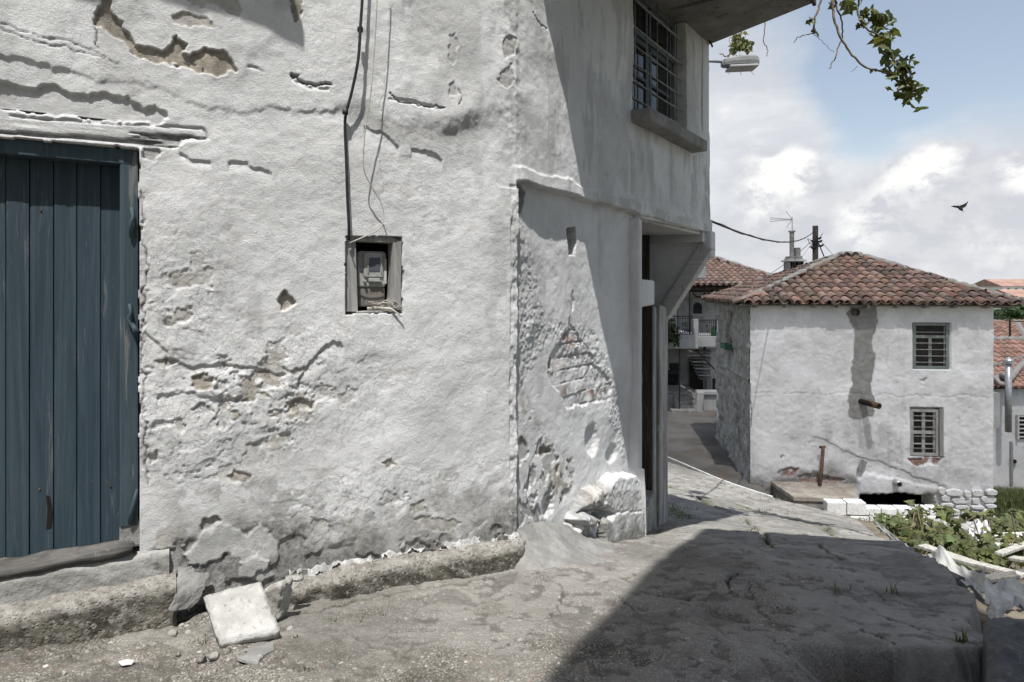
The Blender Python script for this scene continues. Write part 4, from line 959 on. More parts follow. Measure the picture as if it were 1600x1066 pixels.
rough_mesh('broken_stone', [c+Vector(v) for v in ((-.075, -.02, -.10), (.015, -.04, -.12), (.05, .05, -.10), (-.05, .06, -.1), (-.07, -.03, .035), (.055, -.03, .085), (.075, .05, .07), (-.03, .05, .05))], M['stone'], 'lumpy broken stone wedged behind the leaning white slab', 'stone', 33, .010)
c = ray(455, 905, 3.3)
rough_mesh('stone_chip', [c+Vector(v) for v in ((-.03, -.02, -.01), (.06, -.01, -.012), (.06, .03, -.01), (-.03, .03, -.01), (-.03, -.02, .01), (.055, -.01, .006), (.06, .03, .012), (-.03, .03, .01))], M['stone'], 'thin pale stone chip lying on the kerb end next to the broken stone', 'stone chip', 35, .004)
def flake(name, px_pts, Yf, thick, mat, label, cat, seed, lift=.004):
    pts = [Vector((*G2(*p), 0)) for p in px_pts]
    for p in pts: p.z = float(ground(p.x, p.y))+lift
    m = MB(); c = sum(pts, Vector())/len(pts); n = len(pts)
    m.add(pts+[p+UP*thick+(c-p)*.04 for p in pts]+[c+UP*(thick*1.3)], [(i, (i+1) % n, n+(i+1) % n, n+i) for i in range(n)]+[(n+i, n+(i+1) % n, 2*n) for i in range(n)])
    return tag(m.build(name, mat, None, off=c, bevel=.002), label, cat)
flake('mortar_flake', [(366, 1026), (385, 1018), (428, 1008), (430, 1020), (410, 1030), (404, 1040), (384, 1038), (370, 1034)], 2.8, .012, M['concrete_light'], 'pale flake of mortar lying on the street in front of the leaning slab', 'mortar flake', 1)
flake('white_flake', [(184, 1036), (198, 1032), (212, 1034), (206, 1040), (190, 1042)], 2.8, .004, M['white_paint'], 'tiny white paint flake on the street near the step', 'paint flake', 2)
flake('pale_pebble', [(96, 1054), (101, 1051), (105, 1055), (100, 1059)], 2.8, .010, M['stone'], 'small pale pebble on the street before the step', 'pebble', 3)
# splashed cement over the end of the step
def cement_splash():
    sp = [W(p[0], p[1]) for p in ((296, 905), (318, 900), (330, 915), (318, 940))]
    ctrl = [[wp(-1.99, .20, .03), wp(-1.93, .19, .035), wp(-1.87, .17, .035), wp(-1.82, .15, .03)],
            [wp(-2.0, .165, .10), wp(-1.95, .15, .10), wp(-1.89, .12, .09), wp(-1.84, .09, .08)],
            [wp(-2.01, .11, .19), wp(-1.97, .09, .17), wp(-1.93, .06, .14), wp(-1.87, .03, .12)],
            [wp(-2.05, .035, .22), wp(-2.0, .025, .22), wp(-1.96, .015, .19), wp(-1.92, .0, .16)]]
    n = 44; P = np.zeros((n, n, 3))
    for i in range(n):
        for j in range(n):
            a = i/(n-1)*3; b = j/(n-1)*3; i0 = min(int(a), 2); j0 = min(int(b), 2); fa_, fb = a-i0, b-j0
            q = (ctrl[i0][j0].lerp(ctrl[i0][j0+1], fb)).lerp(ctrl[i0+1][j0].lerp(ctrl[i0+1][j0+1], fb), fa_); P[i, j] = q
    P += (np.array(N1)[None, None]*.010*fbm(P[..., 0]*16, P[..., 2]*22, 4, 130)[..., None])
    e = np.minimum.reduce([np.linspace(0, 1, n)[:, None]+0*P[..., 0], 1-np.linspace(0, 1, n)[:, None]+0*P[..., 0], np.linspace(0, 1, n)[None]+0*P[..., 0], 1-np.linspace(0, 1, n)[None]+0*P[..., 0]])
    ok = e > .10+.10*fbm(P[..., 0]*20, P[..., 2]*20+P[..., 1]*9, 4, 131); ok = ok[:-1, :-1]
    o = grid_object('cement_splash', P, ok, np.zeros((n, n, 3)), M['concrete_light'], None); sm = o.modifiers.new('thick', 'SOLIDIFY'); sm.thickness = .012
    tag(o, 'hardened cement poured over the end of the door step', 'cement')
cement_splash()
rs = random.Random(17)
for i in range(26):                                        # loose stones in the gap between step and kerb
    px, py = rs.uniform(268, 480), rs.uniform(975, 1040)
    if 330 < px < 440 and py < 1020: continue
    x, y = G2(px, py); r = rs.uniform(.006, .019)
    rough_mesh('loose_stone', [Vector((x, y, float(ground(x, y))+.004))+Vector((a*r*rs.uniform(.7, 1.3), b*r*rs.uniform(.7, 1.2), c*r*.8+r*.3)) for a, b, c in ((-1, -1, -1), (1, -1, -1), (1, 1, -1), (-1, 1, -1), (-.8, -.8, 1), (.7, -.8, .8), (.8, .7, 1), (-.7, .8, .7))],
               M['stone'] if rs.random() < .6 else M['kerbstone'], 'small loose stone on the street around the leaning slab', 'stone', 40+i, .004, 5, 'loose stones around the leaning slab', .002)
# sloping cement fillet at the foot of the corner
def fillet():
    n, m = 90, 60; P = np.zeros((n, m, 3))
    xs = [wp(-.12, 0, 0), wp(.02, 0, -.03), wp(.35, 0, -.03), wp(.80, 0, -.02), wp(1.15, 0, .05)]
    zs = [-.15, .01, -.04, -.22, -.42]
    ds = [.05, .34, .46, .40, .22]
    for i in range(n):
        a = i/(n-1)*4; i0 = min(int(a), 3); f = S(a-i0); p = xs[i0].lerp(xs[i0+1], f); zt = zs[i0]*(1-f)+zs[i0+1]*f; dd = ds[i0]*(1-f)+ds[i0+1]*f
        nn = (N1.lerp(N2, min(1, max(0, a/1.6)))).normalized()
        for j in range(m):
            k = j/(m-1); dd2 = dd*(1+.18*vnoise(np.array(a*2.3), np.array(.5), 5)+.1*vnoise(np.array(a*7.), np.array(2.5), 6)); q = p+nn*dd2*k
            zg = float(ground(q.x, q.y)); P[i, j] = (q.x, q.y, zt*(1-k)**1.6+(zg-.014)*(1-(1-k)**1.6)+.012*(1-abs(2*k-1)))
    P[..., 2] += .012*fbm(P[..., 0]*7, P[..., 1]*7, 4, 140)+.004*fbm(P[..., 0]*30, P[..., 1]*30, 3, 141)
    o = grid_object('cement_fillet', P, np.ones((n-1, m-1), bool), np.zeros((n, m, 3)), M['concrete_light'], house, root_loc(house))
fillet()
# stepped plaster buttress merged into the foot of the gable face
def buttress():
    us = np.arange(.62, 1.98, .0085); zs = np.arange(-.95, .16, .0085); U, Z = np.meshgrid(us, zs, indexing='ij')
    wu = U+.014*vnoise(U*8, Z*8, 501)+.009*vnoise(U*24, Z*24, 502)+.005*vnoise(U*60, Z*60, 503); wz = Z+.014*vnoise(U*8+5, Z*8, 504)+.009*vnoise(U*24, Z*24+3, 505)+.005*vnoise(U*60, Z*60+8, 506)
    def q(pts): return [W(*p) for p in pts]
    up = poly_sd(wu, wz, q([(897, 806), (900, 780), (912, 764), (930, 752), (958, 744), (982, 742), (990, 750), (993, 800), (930, 806)]))
    lo = poly_sd(wu, wz, q([(928, 870), (926, 812), (934, 800), (993, 796), (998, 880)]))
    lump = poly_sd(wu, wz, q([(890, 812), (896, 800), (908, 792), (922, 800), (926, 816), (914, 824), (898, 822)]))
    h = np.full_like(U, -.09); lf = S((1.36-U)/.2); ku = S((-up+.012)/(.022+.09*lf)); kl = S((-lo+.006)/(.016+.07*lf)); km = S((-lump+.01)/.06)
    rag = S((1.36-U)/.25)
    prof_u = .070+rag*.022*fbm(U*13, Z*13, 5, 507)+.004*fbm(U*30, Z*30, 3, 508);
    h = np.maximum(h, np.where(ku > 0, -.09+(prof_u+.09)*ku, -.09))
    h = np.maximum(h, -.09+(.084+.004*fbm(U*9, Z*9, 4, 509)+.0025*fbm(U*40, Z*40, 3, 510)+.09)*kl)
    h = np.maximum(h, -.09+(.100+.014*fbm(U*18, Z*18, 4, 511)+.09)*km)
    # rough mortar skirt that joins it to the wall and the street
    sk = poly_sd(wu, wz, q([(880, 880), (878, 846), (888, 826), (902, 812), (930, 812), (930, 880)])); h = np.maximum(h, -.09+(.050+.03*fbm(U*7, Z*7, 4, 512)+.014*fbm(U*20, Z*20, 4, 513)+.09)*S((-sk+.03)/.07))
    h -= .010*S((.010-line_d(wu, wz, q([(930, 799), (960, 798), (992, 796)])))/.008)
    cem = np.maximum(S((-poly_sd(wu, wz, q([(944, 794), (946, 768), (986, 764), (988, 794)]))+.01)/.02), S((-lo-.005)/.015)*S((.02+.02*fbm(U*9, Z*9, 3, 5)-Z)/.1))*.9
    gr = .9*S((-.36+.07*fbm(U*6, Z*4, 4, 514)-Z-.12*(U-1.3))/.10); gr = np.maximum(gr, .5*S((fbm(U*14, Z*3.5, 4, 515)-.1)/.25)*S((-.15-Z)/.2)); gr = np.maximum(gr, .5*km*S((fbm(U*14, Z*14, 4, 516))/.2)); gr = np.maximum(gr, .7*lf*S((fbm(U*9, Z*9, 4, 518)+.35)/.3)); mud = .6*S((fbm(U*10, Z*10, 4, 517)-.25)/.12)*S((1.25-U)/.1)  # left slope greyed in colour to dull the sun on it
    P = np.array(C0)+np.array(D2)*U[..., None]+np.array(N2)*h[..., None]; P[..., 2] = Z
    bad = h < -.085; keep = ~(bad[:-1, :-1] & bad[1:, :-1] & bad[1:, 1:] & bad[:-1, 1:])
    grid_object('buttress', P, keep, np.clip(np.stack([mud, gr, cem], -1), 0, 1), M['plain_plaster'], house, root_loc(house))
    e = MB(); e.prism([wp(1.925, -.95, -.08), wp(1.925, -.95, .070), wp(1.905, -.30, .070), wp(1.895, -.02, .06), wp(1.895, -.02, -.08)], D2*.012); e.build('buttress_side', M['plain_plaster'], house)
buttress()
# ================================================================ land, lane and garden
def terrain_z(x, y):
    x = np.asarray(x, float); y = np.asarray(y, float)
    z = np.interp(y, [-60, -10, 2, 4, 8, 12, 16, 24, 40, 80, 140, 260, 600], [2.0, -.4, -1.0, -1.3, -2.3, -2.95, -3.65, -5.7, -7.0, -8.5, -9.5, -10, -14])
    z = z-.05*np.clip(x-6, 0, 30)*S((y-6)/10)
    # bank of grass by the right-hand corner of the far house
    z = z+.25*S((x-10.8)/1.6)*S((y-13.8)/3.5)*S((40-y)/15)
    # rising hillside far to the right
    z = z+np.clip((x-.735*y)*.35, 0, 11)*S((y-70)/40)
    return z
def street_clip(x, y): return poly_sd(x, y, EDGE+[(-6, 16), (-6, 1.0)])
def build_terrain():
    def lay(xs, ys, name, mat, label, cat, lo, keepf=None):
        X, Y = np.meshgrid(xs, ys, indexing='ij'); Z = terrain_z(X, Y)+lo(X, Y)
        P = np.stack([X, Y, Z], -1); k = np.ones((len(xs)-1, len(ys)-1), bool)
        if keepf is not None:
            bad = keepf(X, Y); k = ~(bad[:-1, :-1] & bad[1:, :-1] & bad[1:, 1:] & bad[:-1, 1:])
        o = grid_object(name, P, k, np.zeros(P.shape), mat); tag(o, label, cat, kind='structure'); return o
    g = lambda X, Y: .10*fbm(X*.9, Y*.9, 4, 201)+.03*fbm(X*4, Y*4, 4, 202)-.25*S((-street_clip(X, Y))/.2)*S((9-Y)/1)*0
    inside = lambda X, Y: (street_clip(X, Y) < -.35)
    lay(np.arange(-12, 45, .16), np.arange(-9, 34, .16), 'garden', M['earth'], 'dry earth and rough ground below the street', 'ground', g, inside)
    xs = np.concatenate([np.linspace(-900, -12, 24), np.arange(-9, 200, 4.0), np.linspace(205, 1500, 24)]); ys = np.concatenate([np.linspace(-900, -10, 16), np.arange(-8, 33, 4.), np.arange(34, 330, 4.0), np.linspace(340, 2500, 22)])
    f = lambda X, Y: np.where((X > -11) & (X < 44) & (Y > -8) & (Y < 33), -.6, 0)-.02
    lay(xs, ys, 'terrain', M['hill'], 'dry green slopes beyond the houses', 'terrain', f, lambda X, Y: (X > -8) & (X < 41) & (Y > -5) & (Y < 30))
build_terrain()
# lower lane beside the far house, running to the steps
def build_lane():
    xs = np.arange(2.2, 8.2, .06); ys = np.arange(12.2, 28, .08); X, Y = np.meshgrid(xs, ys, indexing='ij')
    Z = np.interp(Y, [12, 15, 17, 20, 25, 28], [-2.75, -2.98, -3.05, -3.1, -3.22, -3.22])+.02*fbm(X*1.2, Y*1.2, 4, 210)
    bad = X > np.interp(Y, [12, 15, 20.4, 28], [5.2, 5.75, 6.6, 9.0])
    P = np.stack([X, Y, Z], -1); k = ~(bad[:-1, :-1] & bad[1:, 1:])
    tag(grid_object('lane', P, k, np.zeros(P.shape), M['lane']), 'stained concrete lane running down between the houses', 'lane', kind='structure')
build_lane()
# white painted lip along the end of the street
lip = MB(); pts = [G2(1036, 712), G2(1060, 722), G2(1090, 735), G2(1120, 748), G2(1150, 759), G2(1180, 769), G2(1206, 777)]
for (a, b), (c, d) in zip(pts[:-1], pts[1:]):
    za, zb = float(ground(a, b)), float(ground(c, d)); p, q = Vector((a, b, za)), Vector((c, d, zb)); t = (q-p).normalized(); sd = t.cross(UP).normalized()
    lip.box((p+q)/2+UP*.004, ((q-p).length+.02, .035, .04), (t, sd, t.cross(sd)*-1))
p = Vector((*pts[0], float(ground(*pts[0])))); lip.box(p+UP*.10+Vector((-.02, 0, 0)), (.09, .09, .24))
tag(lip.build('painted_lip', M['white_paint'], None, off=p, bevel=.01), 'thin whitewashed lip edging the far end of the street', 'kerb', kind='structure')

# ================================================================ tiled roofs
def tile_face(m, pan, e0, e1, top, pitch_dir, poly, sp=.235, course=.30, r=.105, L_=.42, jit=1.0, seed=0, cover_w=1.0, tones=None):
    """e0->e1 eave line, pitch_dir: unit vector up the slope, poly: (along, up) outline"""
    rnd = random.Random(seed); e0 = Vector(e0); ex = (Vector(e1)-e0).normalized(); up = Vector(pitch_dir).normalized(); n = ex.cross(up).normalized()
    if n.z < 0: n = -n
    A = np.array(poly); w = A[:, 0].max(); hgt = A[:, 1].max(); a0 = A[:, 0].min()
    cols = int((w-a0)/sp)+2; rows = int(hgt/course)+2
    for i in range(-1, cols):
        sway = rnd.uniform(-.015, .015)*jit
        for j in range(rows):
            a = a0+i*sp+sway+rnd.uniform(-.012, .012)*jit; b = j*course+rnd.uniform(-.025, .025)*jit
            if poly_sd(np.array(a), np.array(b+course*.4), poly) > .03: continue
            tone = rnd.choice(tones) if tones else (1, 1, 1); k = rnd.uniform(.72, 1.18); m.col = tuple(min(1.6, t*k*rnd.uniform(.94, 1.06)) for t in tone)
            p0 = e0+ex*a+up*(b-.06); yaw = rnd.uniform(-.05, .05)*jit; d = (up+ex*yaw).normalized(); lift = .045+rnd.uniform(-.006, .010)*jit
            s = 7; vs = []
            rr = r*rnd.uniform(.93, 1.06)
            for q, (dist, rad, hh) in enumerate(((0, rr, lift), (L_, rr*.80, .012))):
                for t in range(s):
                    ang = math.pi*t/(s-1); vs.append(p0+d*dist+ex*math.cos(ang)*rad+n*(math.sin(ang)*rad*.88+hh))
            for t in range(s):
                ang = math.pi*t/(s-1); vs.append(p0+ex*math.cos(ang)*(rr-.018)+n*(math.sin(ang)*(rr-.018)*.88+lift))
            fs = [(t, t+1, s+t+1, s+t) for t in range(s-1)]+[(2*s+t, 2*s+t+1, t+1, t) for t in range(s-1)]
            m.add(vs, fs)
            # trough tile beside it
            if poly_sd(np.array(a+sp/2), np.array(b+course*.4), poly) > .03: continue
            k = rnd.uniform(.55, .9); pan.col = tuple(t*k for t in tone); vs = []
            for dist, hh in ((-.02, .018), (L_, .0)):
                for t in range(5):
                    ang = math.pi*t/4; vs.append(p0+ex*(sp/2)+d*dist+ex*math.cos(ang)*r*1.05+n*(-math.sin(ang)*.055+.058+hh))
            pan.add(vs, [(t+1, t, 5+t, 5+t+1) for t in range(4)])
def hip_line(m, a, b, r, rnd, wav=.02):
    a, b = Vector(a), Vector(b); n = int((b-a).length/.12)+2
    m.tube([a.lerp(b, i/n)+Vector((rnd.uniform(-wav, wav), rnd.uniform(-wav, wav), rnd.uniform(-wav, wav))) for i in range(n+1)], [r*rnd.uniform(.75, 1.25) for i in range(n+1)], 8)
OLD = [(1, 1, 1), (1.05, .95, .9), (.75, .72, .70), (.6, .62, .62), (1.15, 1.02, .95), (.9, .78, .72), (.82, .86, .84)]

M['white_stone'] = simple('whitewashed_stone', (.70, .70, .69), (.82, .82, .81), 6, .9, .7, 30, .02, (.36, .35, .33))
# ================================================================ the two-storey village house beyond the street
F0 = Vector((5.60, 15.0, 0)); DF = Vector((.995, -.10, 0)); F1 = F0+DF*5.29; DS = Vector((.16, .987, 0)); B0 = F0+DS*5.13; B1 = B0+DF*5.29; NF = Vector((-.10, -.995, 0)); NS = Vector((-.987, .16, 0))
vh = thing('village_house', 'small two-storey white village house with an old hipped tile roof and a grey cement strip', 'house', (8.4, 16.5, -3.6))
def fp(px, py, h=0):                                       # photograph point -> front wall
    k = (px-800)/1000; t = (k*F0.y-F0.x)/(DF.x-k*DF.y); Y = F0.y+t*DF.y
    return F0+DF*t+NF*h+UP*(CZ+(450-py)/1000*Y)
def ft(px, py): p = fp(px, py); return ((p-F0).dot(DF), p.z)
def build_front():
    us = np.arange(-.02, 5.32, .022); zs = np.arange(-4.6, 1.26, .022); U, Z = np.meshgrid(us, zs, indexing='ij')
    wu = U+.05*vnoise(U*3, Z*3, 301)+.02*vnoise(U*12, Z*12, 302); wz = Z+.05*vnoise(U*3+9, Z*3, 303)+.02*vnoise(U*12, Z*12+4, 304)
    h = .03*fbm(U*.8, Z*.8, 3, 305)+.008*fbm(U*4, Z*4, 4, 306)+.003*fbm(U*16, Z*16, 3, 307)
    mud = np.zeros_like(U); gr = np.zeros_like(U); ce = np.zeros_like(U); bk = np.zeros_like(U)
    def FPT(p): return [ft(*q) for q in p]
    strip = poly_sd(wu, wz, FPT([(1322, 486), (1328, 500), (1336, 520), (1334, 545), (1330, 580), (1332, 600), (1324, 620), (1326, 645), (1332, 652), (1364, 652), (1367, 640), (1362, 600), (1367, 560), (1364, 520), (1370, 500), (1368, 478), (1330, 478)]))
    k = S((-strip+.01)/.02); h += .015*k; ce = np.maximum(ce, k)
    h -= .006*S((fbm(U*5, Z*5, 4, 308)-.3)/.08)
    gr = np.maximum(gr, .14*S((fbm(U*1.1, Z*.9, 5, 309)-.12)/.3)); gr = np.maximum(gr, .14*S((fbm(U*2.2, Z*2.6, 5, 310)-.2)/.2))
    zb = np.interp(U, [0, .8, 1.8, 3, 5.3], [-2.65, -2.45, -2.25, -2.9, -3.1]); gr = np.maximum(gr, .85*S((zb+.25*fbm(U*2, Z*2, 4, 311)-Z)/.5)*S((2.4-U)/.6))
    # scar of a demolished lean-to: slanting line down to the right, stained
    sl = line_d(wu, wz, FPT([(1272, 686), (1340, 712), (1420, 740), (1478, 764)])); gr = np.maximum(gr, .55*S((.10-sl)/.10)); h -= .02*S((.03-sl)/.03)
    band = poly_sd(U, Z, FPT([(1300, 640), (1360, 650), (1480, 720), (1545, 760), (1545, 775), (1480, 762), (1420, 738), (1340, 708), (1285, 690)])); gr = np.maximum(gr, .36*S((-band+.25)/.4)*S((fbm(U*3, Z*3, 5, 312)+.25)/.4))
    drip = poly_sd(wu, U*0+Z, FPT([(1338, 652), (1358, 652), (1352, 706), (1340, 700)])); gr = np.maximum(gr, .4*S(-drip/.06+.3)*S((fbm(U*14, Z*1.5, 4, 313)+.2)/.3))
    gr = np.maximum(gr, .9*S((-poly_sd(wu, wz, FPT([(1200, 742), (1330, 740), (1345, 752), (1330, 765), (1200, 760)]))+.1)/.2)*S((fbm(U*4, Z*4, 4, 314)+.35)/.3))
    for p in ([(1216, 740), (1230, 731), (1248, 733), (1240, 742), (1220, 746)], [(1246, 745), (1280, 742), (1320, 748), (1316, 752), (1250, 752)], [(1270, 738), (1296, 742), (1296, 749), (1272, 748)], [(1418, 714), (1474, 714), (1466, 724), (1430, 726)], [(1222, 714), (1226, 712), (1227, 716), (1223, 718)], [(1434, 594), (1448, 590), (1444, 597)]):
        s = poly_sd(wu, wz, FPT(p)); k = S((-s+.02)/.03); bk = np.maximum(bk, k*S((fbm(U*9, Z*9, 3, 315)+.3)/.2)); h -= .04*k
    crk = line_d(wu, wz, FPT([(1176, 614), (1260, 616), (1330, 614), (1400, 618), (1550, 620)])); gr = np.maximum(gr, .5*S((.012-crk)/.012)); h -= .01*S((.02-crk)/.02)
    cut = np.zeros_like(U, bool)
    for (x0, y0, x1, y1) in ((1426, 504.5, 1484.5, 577), (1422, 638, 1474, 714)):
        a = ft(x0, y1); b = ft(x1, y0); ins = (U > a[0]) & (U < b[0]) & (Z > a[1]) & (Z < b[1]); h = np.where(ins, -.16, h); cut |= (U > a[0]+.08) & (U < b[0]-.08) & (Z > a[1]+.08) & (Z < b[1]-.08)
    # cellar mouth
    a = poly_sd(wu, wz, FPT([(1344, 773), (1400, 772), (1462, 774), (1464, 836), (1344, 836)])); h = np.where(a < 0, -.5, h); cut |= a < -.035
    h += .035*S((-poly_sd(wu, wz, FPT([(1336, 752), (1346, 742), (1400, 748), (1465, 762), (1470, 772), (1340, 772)]))+.04)/.08)
    P = np.array(F0)+np.array(DF)*U[..., None]+np.array(NF)*h[..., None]; P[..., 2] = Z
    keep = ~(cut[:-1, :-1] & cut[1:, :-1] & cut[1:, 1:] & cut[:-1, 1:])
    mk = np.stack([mud, gr, ce, bk], -1)
    return grid_object('wall', P, keep, np.clip(mk, 0, 1), M['plaster_far'], vh, root_loc(vh))
add_brick = None
def build_village_house():
    build_front()
    s = MB(); s.prism([F0+UP*-5+NS*.0, B0+UP*-5, B0+UP*1.22, F0+UP*1.22], -NS*.4)
    # rubble side wall, uneven
    us = np.arange(-.03, 5.16, .03); zs = np.arange(-4.2, 1.22, .03); U, Z = np.meshgrid(us, zs, indexing='ij')
    h = .05*fbm(U*1.6, Z*2.2, 4, 320)+.03*fbm(U*5, Z*6, 4, 321)
    h = np.where((U > 2.55) & (U < 3.15) & (Z > .02) & (Z < .95), -.25, h); h += .05*S((.06-np.abs(Z+.62+.02*(U-2.5)))/.03)*S((3.6-U)/.3)
    h += .06*S((.10-np.abs(U-4.2))/.05)
    P = np.array(F0)+np.array(DS)*U[..., None]+np.array(NS)*(h+.02)[..., None]; P[..., 2] = Z
    grid_object('rubble_side_wall', P, np.ones((len(us)-1, len(zs)-1), bool), np.zeros(P.shape), M['rubble'], vh, root_loc(vh))
    sh = MB(); c = F0+DS*2.85+NS*-.10+UP*.5; sh.box(c, (.56, .05, .92), (DS, NS, UP)); w = sh.build('side_shutter', M['rust'], vh, bevel=.008)
    q = MB(); q.box(F0+DS*2.8+NS*.10+UP*-.02, (.8, .2, .14), (DS, NS, UP)); q.build('green_ledge', simple('green_paint', (.05, .11, .075), (.07, .14, .10), 8), w, bevel=.01)
    o = MB(); o.prism([F1+UP*-5.5-NF*.02, B1+UP*-5.5, B1+UP*1.22, F1+UP*1.22-NF*.02], -DF*.3); o.prism([B0+UP*-5.5, B1+UP*-5.5, B1+UP*1.22, B0+UP*1.22], NF*.3); o.build('rear_wall', M['wall_far'], vh)
    ins = MB(); ins.box((F0+B1)/2+UP*1.0, (5.0, 4.8, .04), (DF, DS, UP)); ins.box((F0+B1)/2+UP*-4.4, (5.0, 4.8, .04), (DF, DS, UP)); ins.box(F0+DF*2.9-NF*1.6+UP*-1.6, (4.4, .04, 5.4), (DF, NF, UP)); ins.build('dark_room', M['dark'], vh)
    # roof
    ze = 1.235; ov = .20; ovl = .34
    E = [F0+NF*ov+NS*ovl, F1+NF*ov+DF*.52, B1-NF*.4+DF*.52, B0-NF*.4+NS*ovl]; E = [e+UP*ze for e in E]
    pk = [Vector((8.95, 17.45, 2.43)), Vector((9.45, 17.40, 2.42))]
    base = MB(); vs = E+pk; base.add([v-UP*.03 for v in vs], [(0, 1, 5, 4), (1, 2, 5), (2, 3, 4, 5), (3, 0, 4), (3, 2, 1, 0)]); roof = base.build('roof', simple('roof_underlay', (.06, .05, .042), (.10, .085, .07), 6), vh)
    cov, pan = MB(), MB()
    def face(a, b, tops, seed):
        ex = (b-a).normalized(); mid = (tops[0]+tops[-1])/2; upv = mid-a; upv = (upv-ex*upv.dot(ex)).normalized()
        poly = [(0, 0), ((b-a).length, 0)]+[((t-a).dot(ex), (t-a).dot(upv)) for t in tops]
        tile_face(cov, pan, a, b, None, upv, poly, .222, .285, .104, .40, 1.0, seed, tones=OLD)
    face(E[0], E[1], [pk[1], pk[0]], 1); face(E[3], E[0], [pk[0]], 2); face(E[1], E[2], [pk[1]], 3); face(E[2], E[3], [pk[0], pk[1]], 4)
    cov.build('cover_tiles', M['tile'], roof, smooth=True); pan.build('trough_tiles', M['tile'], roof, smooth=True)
    rnd = random.Random(4); hm = MB()
    for a, b in ((E[0], pk[0]), (E[1], pk[1]), (E[2], pk[1]), (E[3], pk[0])):
        hip_line(hm, a+(b-a)*.03+UP*.04, b+UP*.075, .072, rnd, .02)
    hip_line(hm, pk[0]+UP*.07, pk[1]+UP*.07, .10, rnd)
    hm.build('ridge_mortar', M['mortar'], roof, smooth=True)
    for a, b in ((E[0], E[1]), (E[3], E[0]), (E[1], E[2]), (E[2], E[3])):
        ex = (b-a).normalized(); d = UP.cross(ex).normalized(); n = int((b-a).length/.62)
        for i in range(1, n+1):
            rt = MB(); rt.box(a+ex*(i*.62-.2+rnd.uniform(-.06, .06))+d*.22-UP*.055, (.065, .44,   .075), (ex, d, UP)); rt.build('rafter_end', M['grey_wood'], roof)
    for p in [c for c in ()]: pass
    fb = MB(); fb.box((E[0]+E[1])/2-UP*.03-NF*.06, ((E[1]-E[0]).length-.1, .05, .05), (DF, NF, UP)); fb.build('eaves_board', M['grey_wood'], roof)
    # windows
    def win(x0, y0, x1, y1, mat, cols, transom, dep, halves):
        a, b = ft(x0, y1), ft(x1, y0); u0, z0, u1, z1 = a[0]+.01, a[1]+.01, b[0]-.01, b[1]-.01
        def bx(m, a0, a1, c0, c1, h0, h1): m.box(F0+DF*(a0+a1)/2+NF*(h0+h1)/2+UP*(c0+c1)/2, (a1-a0, h1-h0, c1-c0), (DF, NF, UP))
        f = MB(); t = .06
        for q in ((u0, u0+t, z0, z1), (u1-t, u1, z0, z1), (u0+t, u1-t, z1-t, z1), (u0+t, u1-t, z0, z0+t)): bx(f, *q, -dep, -.02)
        w = f.build('window', mat, vh, bevel=.006)
        zt = z0+(z1-z0)*transom; s = MB(); um = (u0+u1)/2
        bx(s, u0+t, u1-t, zt-.035, zt+.035, -dep+.01, -.045); bx(s, um-.035, um+.035, z0+t, zt-.035 if halves else z1-t, -dep+.012, -.05)
        for e in (u0+t, u1-t-.035): bx(s, e, e+.035, z0+t, z1-t, -dep+.011, -.055)
        if cols > 2:
            for q in ((zt+z1)/2, (zt+z0)/2): bx(s, u0+t, u1-t, q-.014, q+.014, -dep+.013, -.06)
        s.build('sash', mat, w, bevel=.004)
        g = MB(); bx(g, u0+t, u1-t, z0+t, z1-t, -dep+.02, -dep+.026); g.build('pane', M['glass'], w)
        for i in range(5 if halves else 4):
            zz = z0+(z1-z0)*((.14, .28, .42, .56, .80)[i] if halves else (.16, .42, .62, .86)[i]); r = MB(); r.tube([F0+DF*(u0+.02)+NF*-.025+UP*zz, F0+DF*(u1-.02)+NF*-.025+UP*zz], .011, 6); r.build('iron_bar', M['rail_grey'], w)
        return w
    win(1426, 504.5, 1484.5, 577, M['win_green'], 2, .70, .11, True)
    w2 = win(1422, 640, 1468, 713, M['win_grey'], 3, .50, .12, False)
    # reveal board of the lower window
    a, b = ft(1468, 713), ft(1474.5, 639); q = MB(); q.box(F0+DF*(a[0]+b[0])/2+NF*-.06+UP*(a[1]+b[1])/2, (b[0]-a[0], .14, b[1]-a[1]), (DF, NF, UP)); q.build('shutter_edge', M['grey_wood'], w2, bevel=.005)
    # pipes, ledge under the eaves
    p = fp(1335, 488); q = MB(); q.tube([p-NF*.1, p+NF*.12], .075, 14, False); q.build('vent_pipe', M['rust'], vh, smooth=True)
    p = fp(1344, 627); q = MB(); q.tube([p-NF*.1, p+NF*.45+DF*.22-UP*.03], .068, 14, False); pp = q.build('stove_pipe', M['rust'], vh, smooth=True); sm = pp.modifiers.new('t', 'SOLIDIFY'); sm.thickness = .01
    q = MB(); q.tube([p+NF*.0, p+NF*.40+DF*.195-UP*.027], .058, 12, True); q.build('pipe_core', M['dark'], pp)  # dark plug filling the bore of the stove pipe
    p = fp(1398, 752); q = MB(); q.tube([p-NF*.05, p+NF*.22], .065, 14, True); q.build('drain_pipe', M['galv'], vh, smooth=True)
    q = MB(); q.tube([p+NF*.221, p+NF*.226], .045, 12); q.build('drain_mouth', M['dark'], vh)
    a, b = fp(1342, 735, .03), fp(1350, 719, .03); q = MB(); q.box((a+b)/2, ((b-a).length, .06, .12), ((b-a).normalized(), NF, (b-a).normalized().cross(NF))); q.build('slanting_batten', M['grey_wood'], vh, bevel=.006)
    # chimney on the left slope
    cp = Vector((8.14, 18.5, 0)); zt = CZ+.045*18.5-.02; q = MB(); q.box(cp+UP*1.95, (.40, .40, 1.0)); ch = q.build('chimney', M['concrete'], vh, bevel=.02)
    q = MB(); q.box(cp+UP*(zt-.03), (.52, .52, .05)); q.build('chimney_slab', M['white_paint'], ch, bevel=.008)
    q = MB()
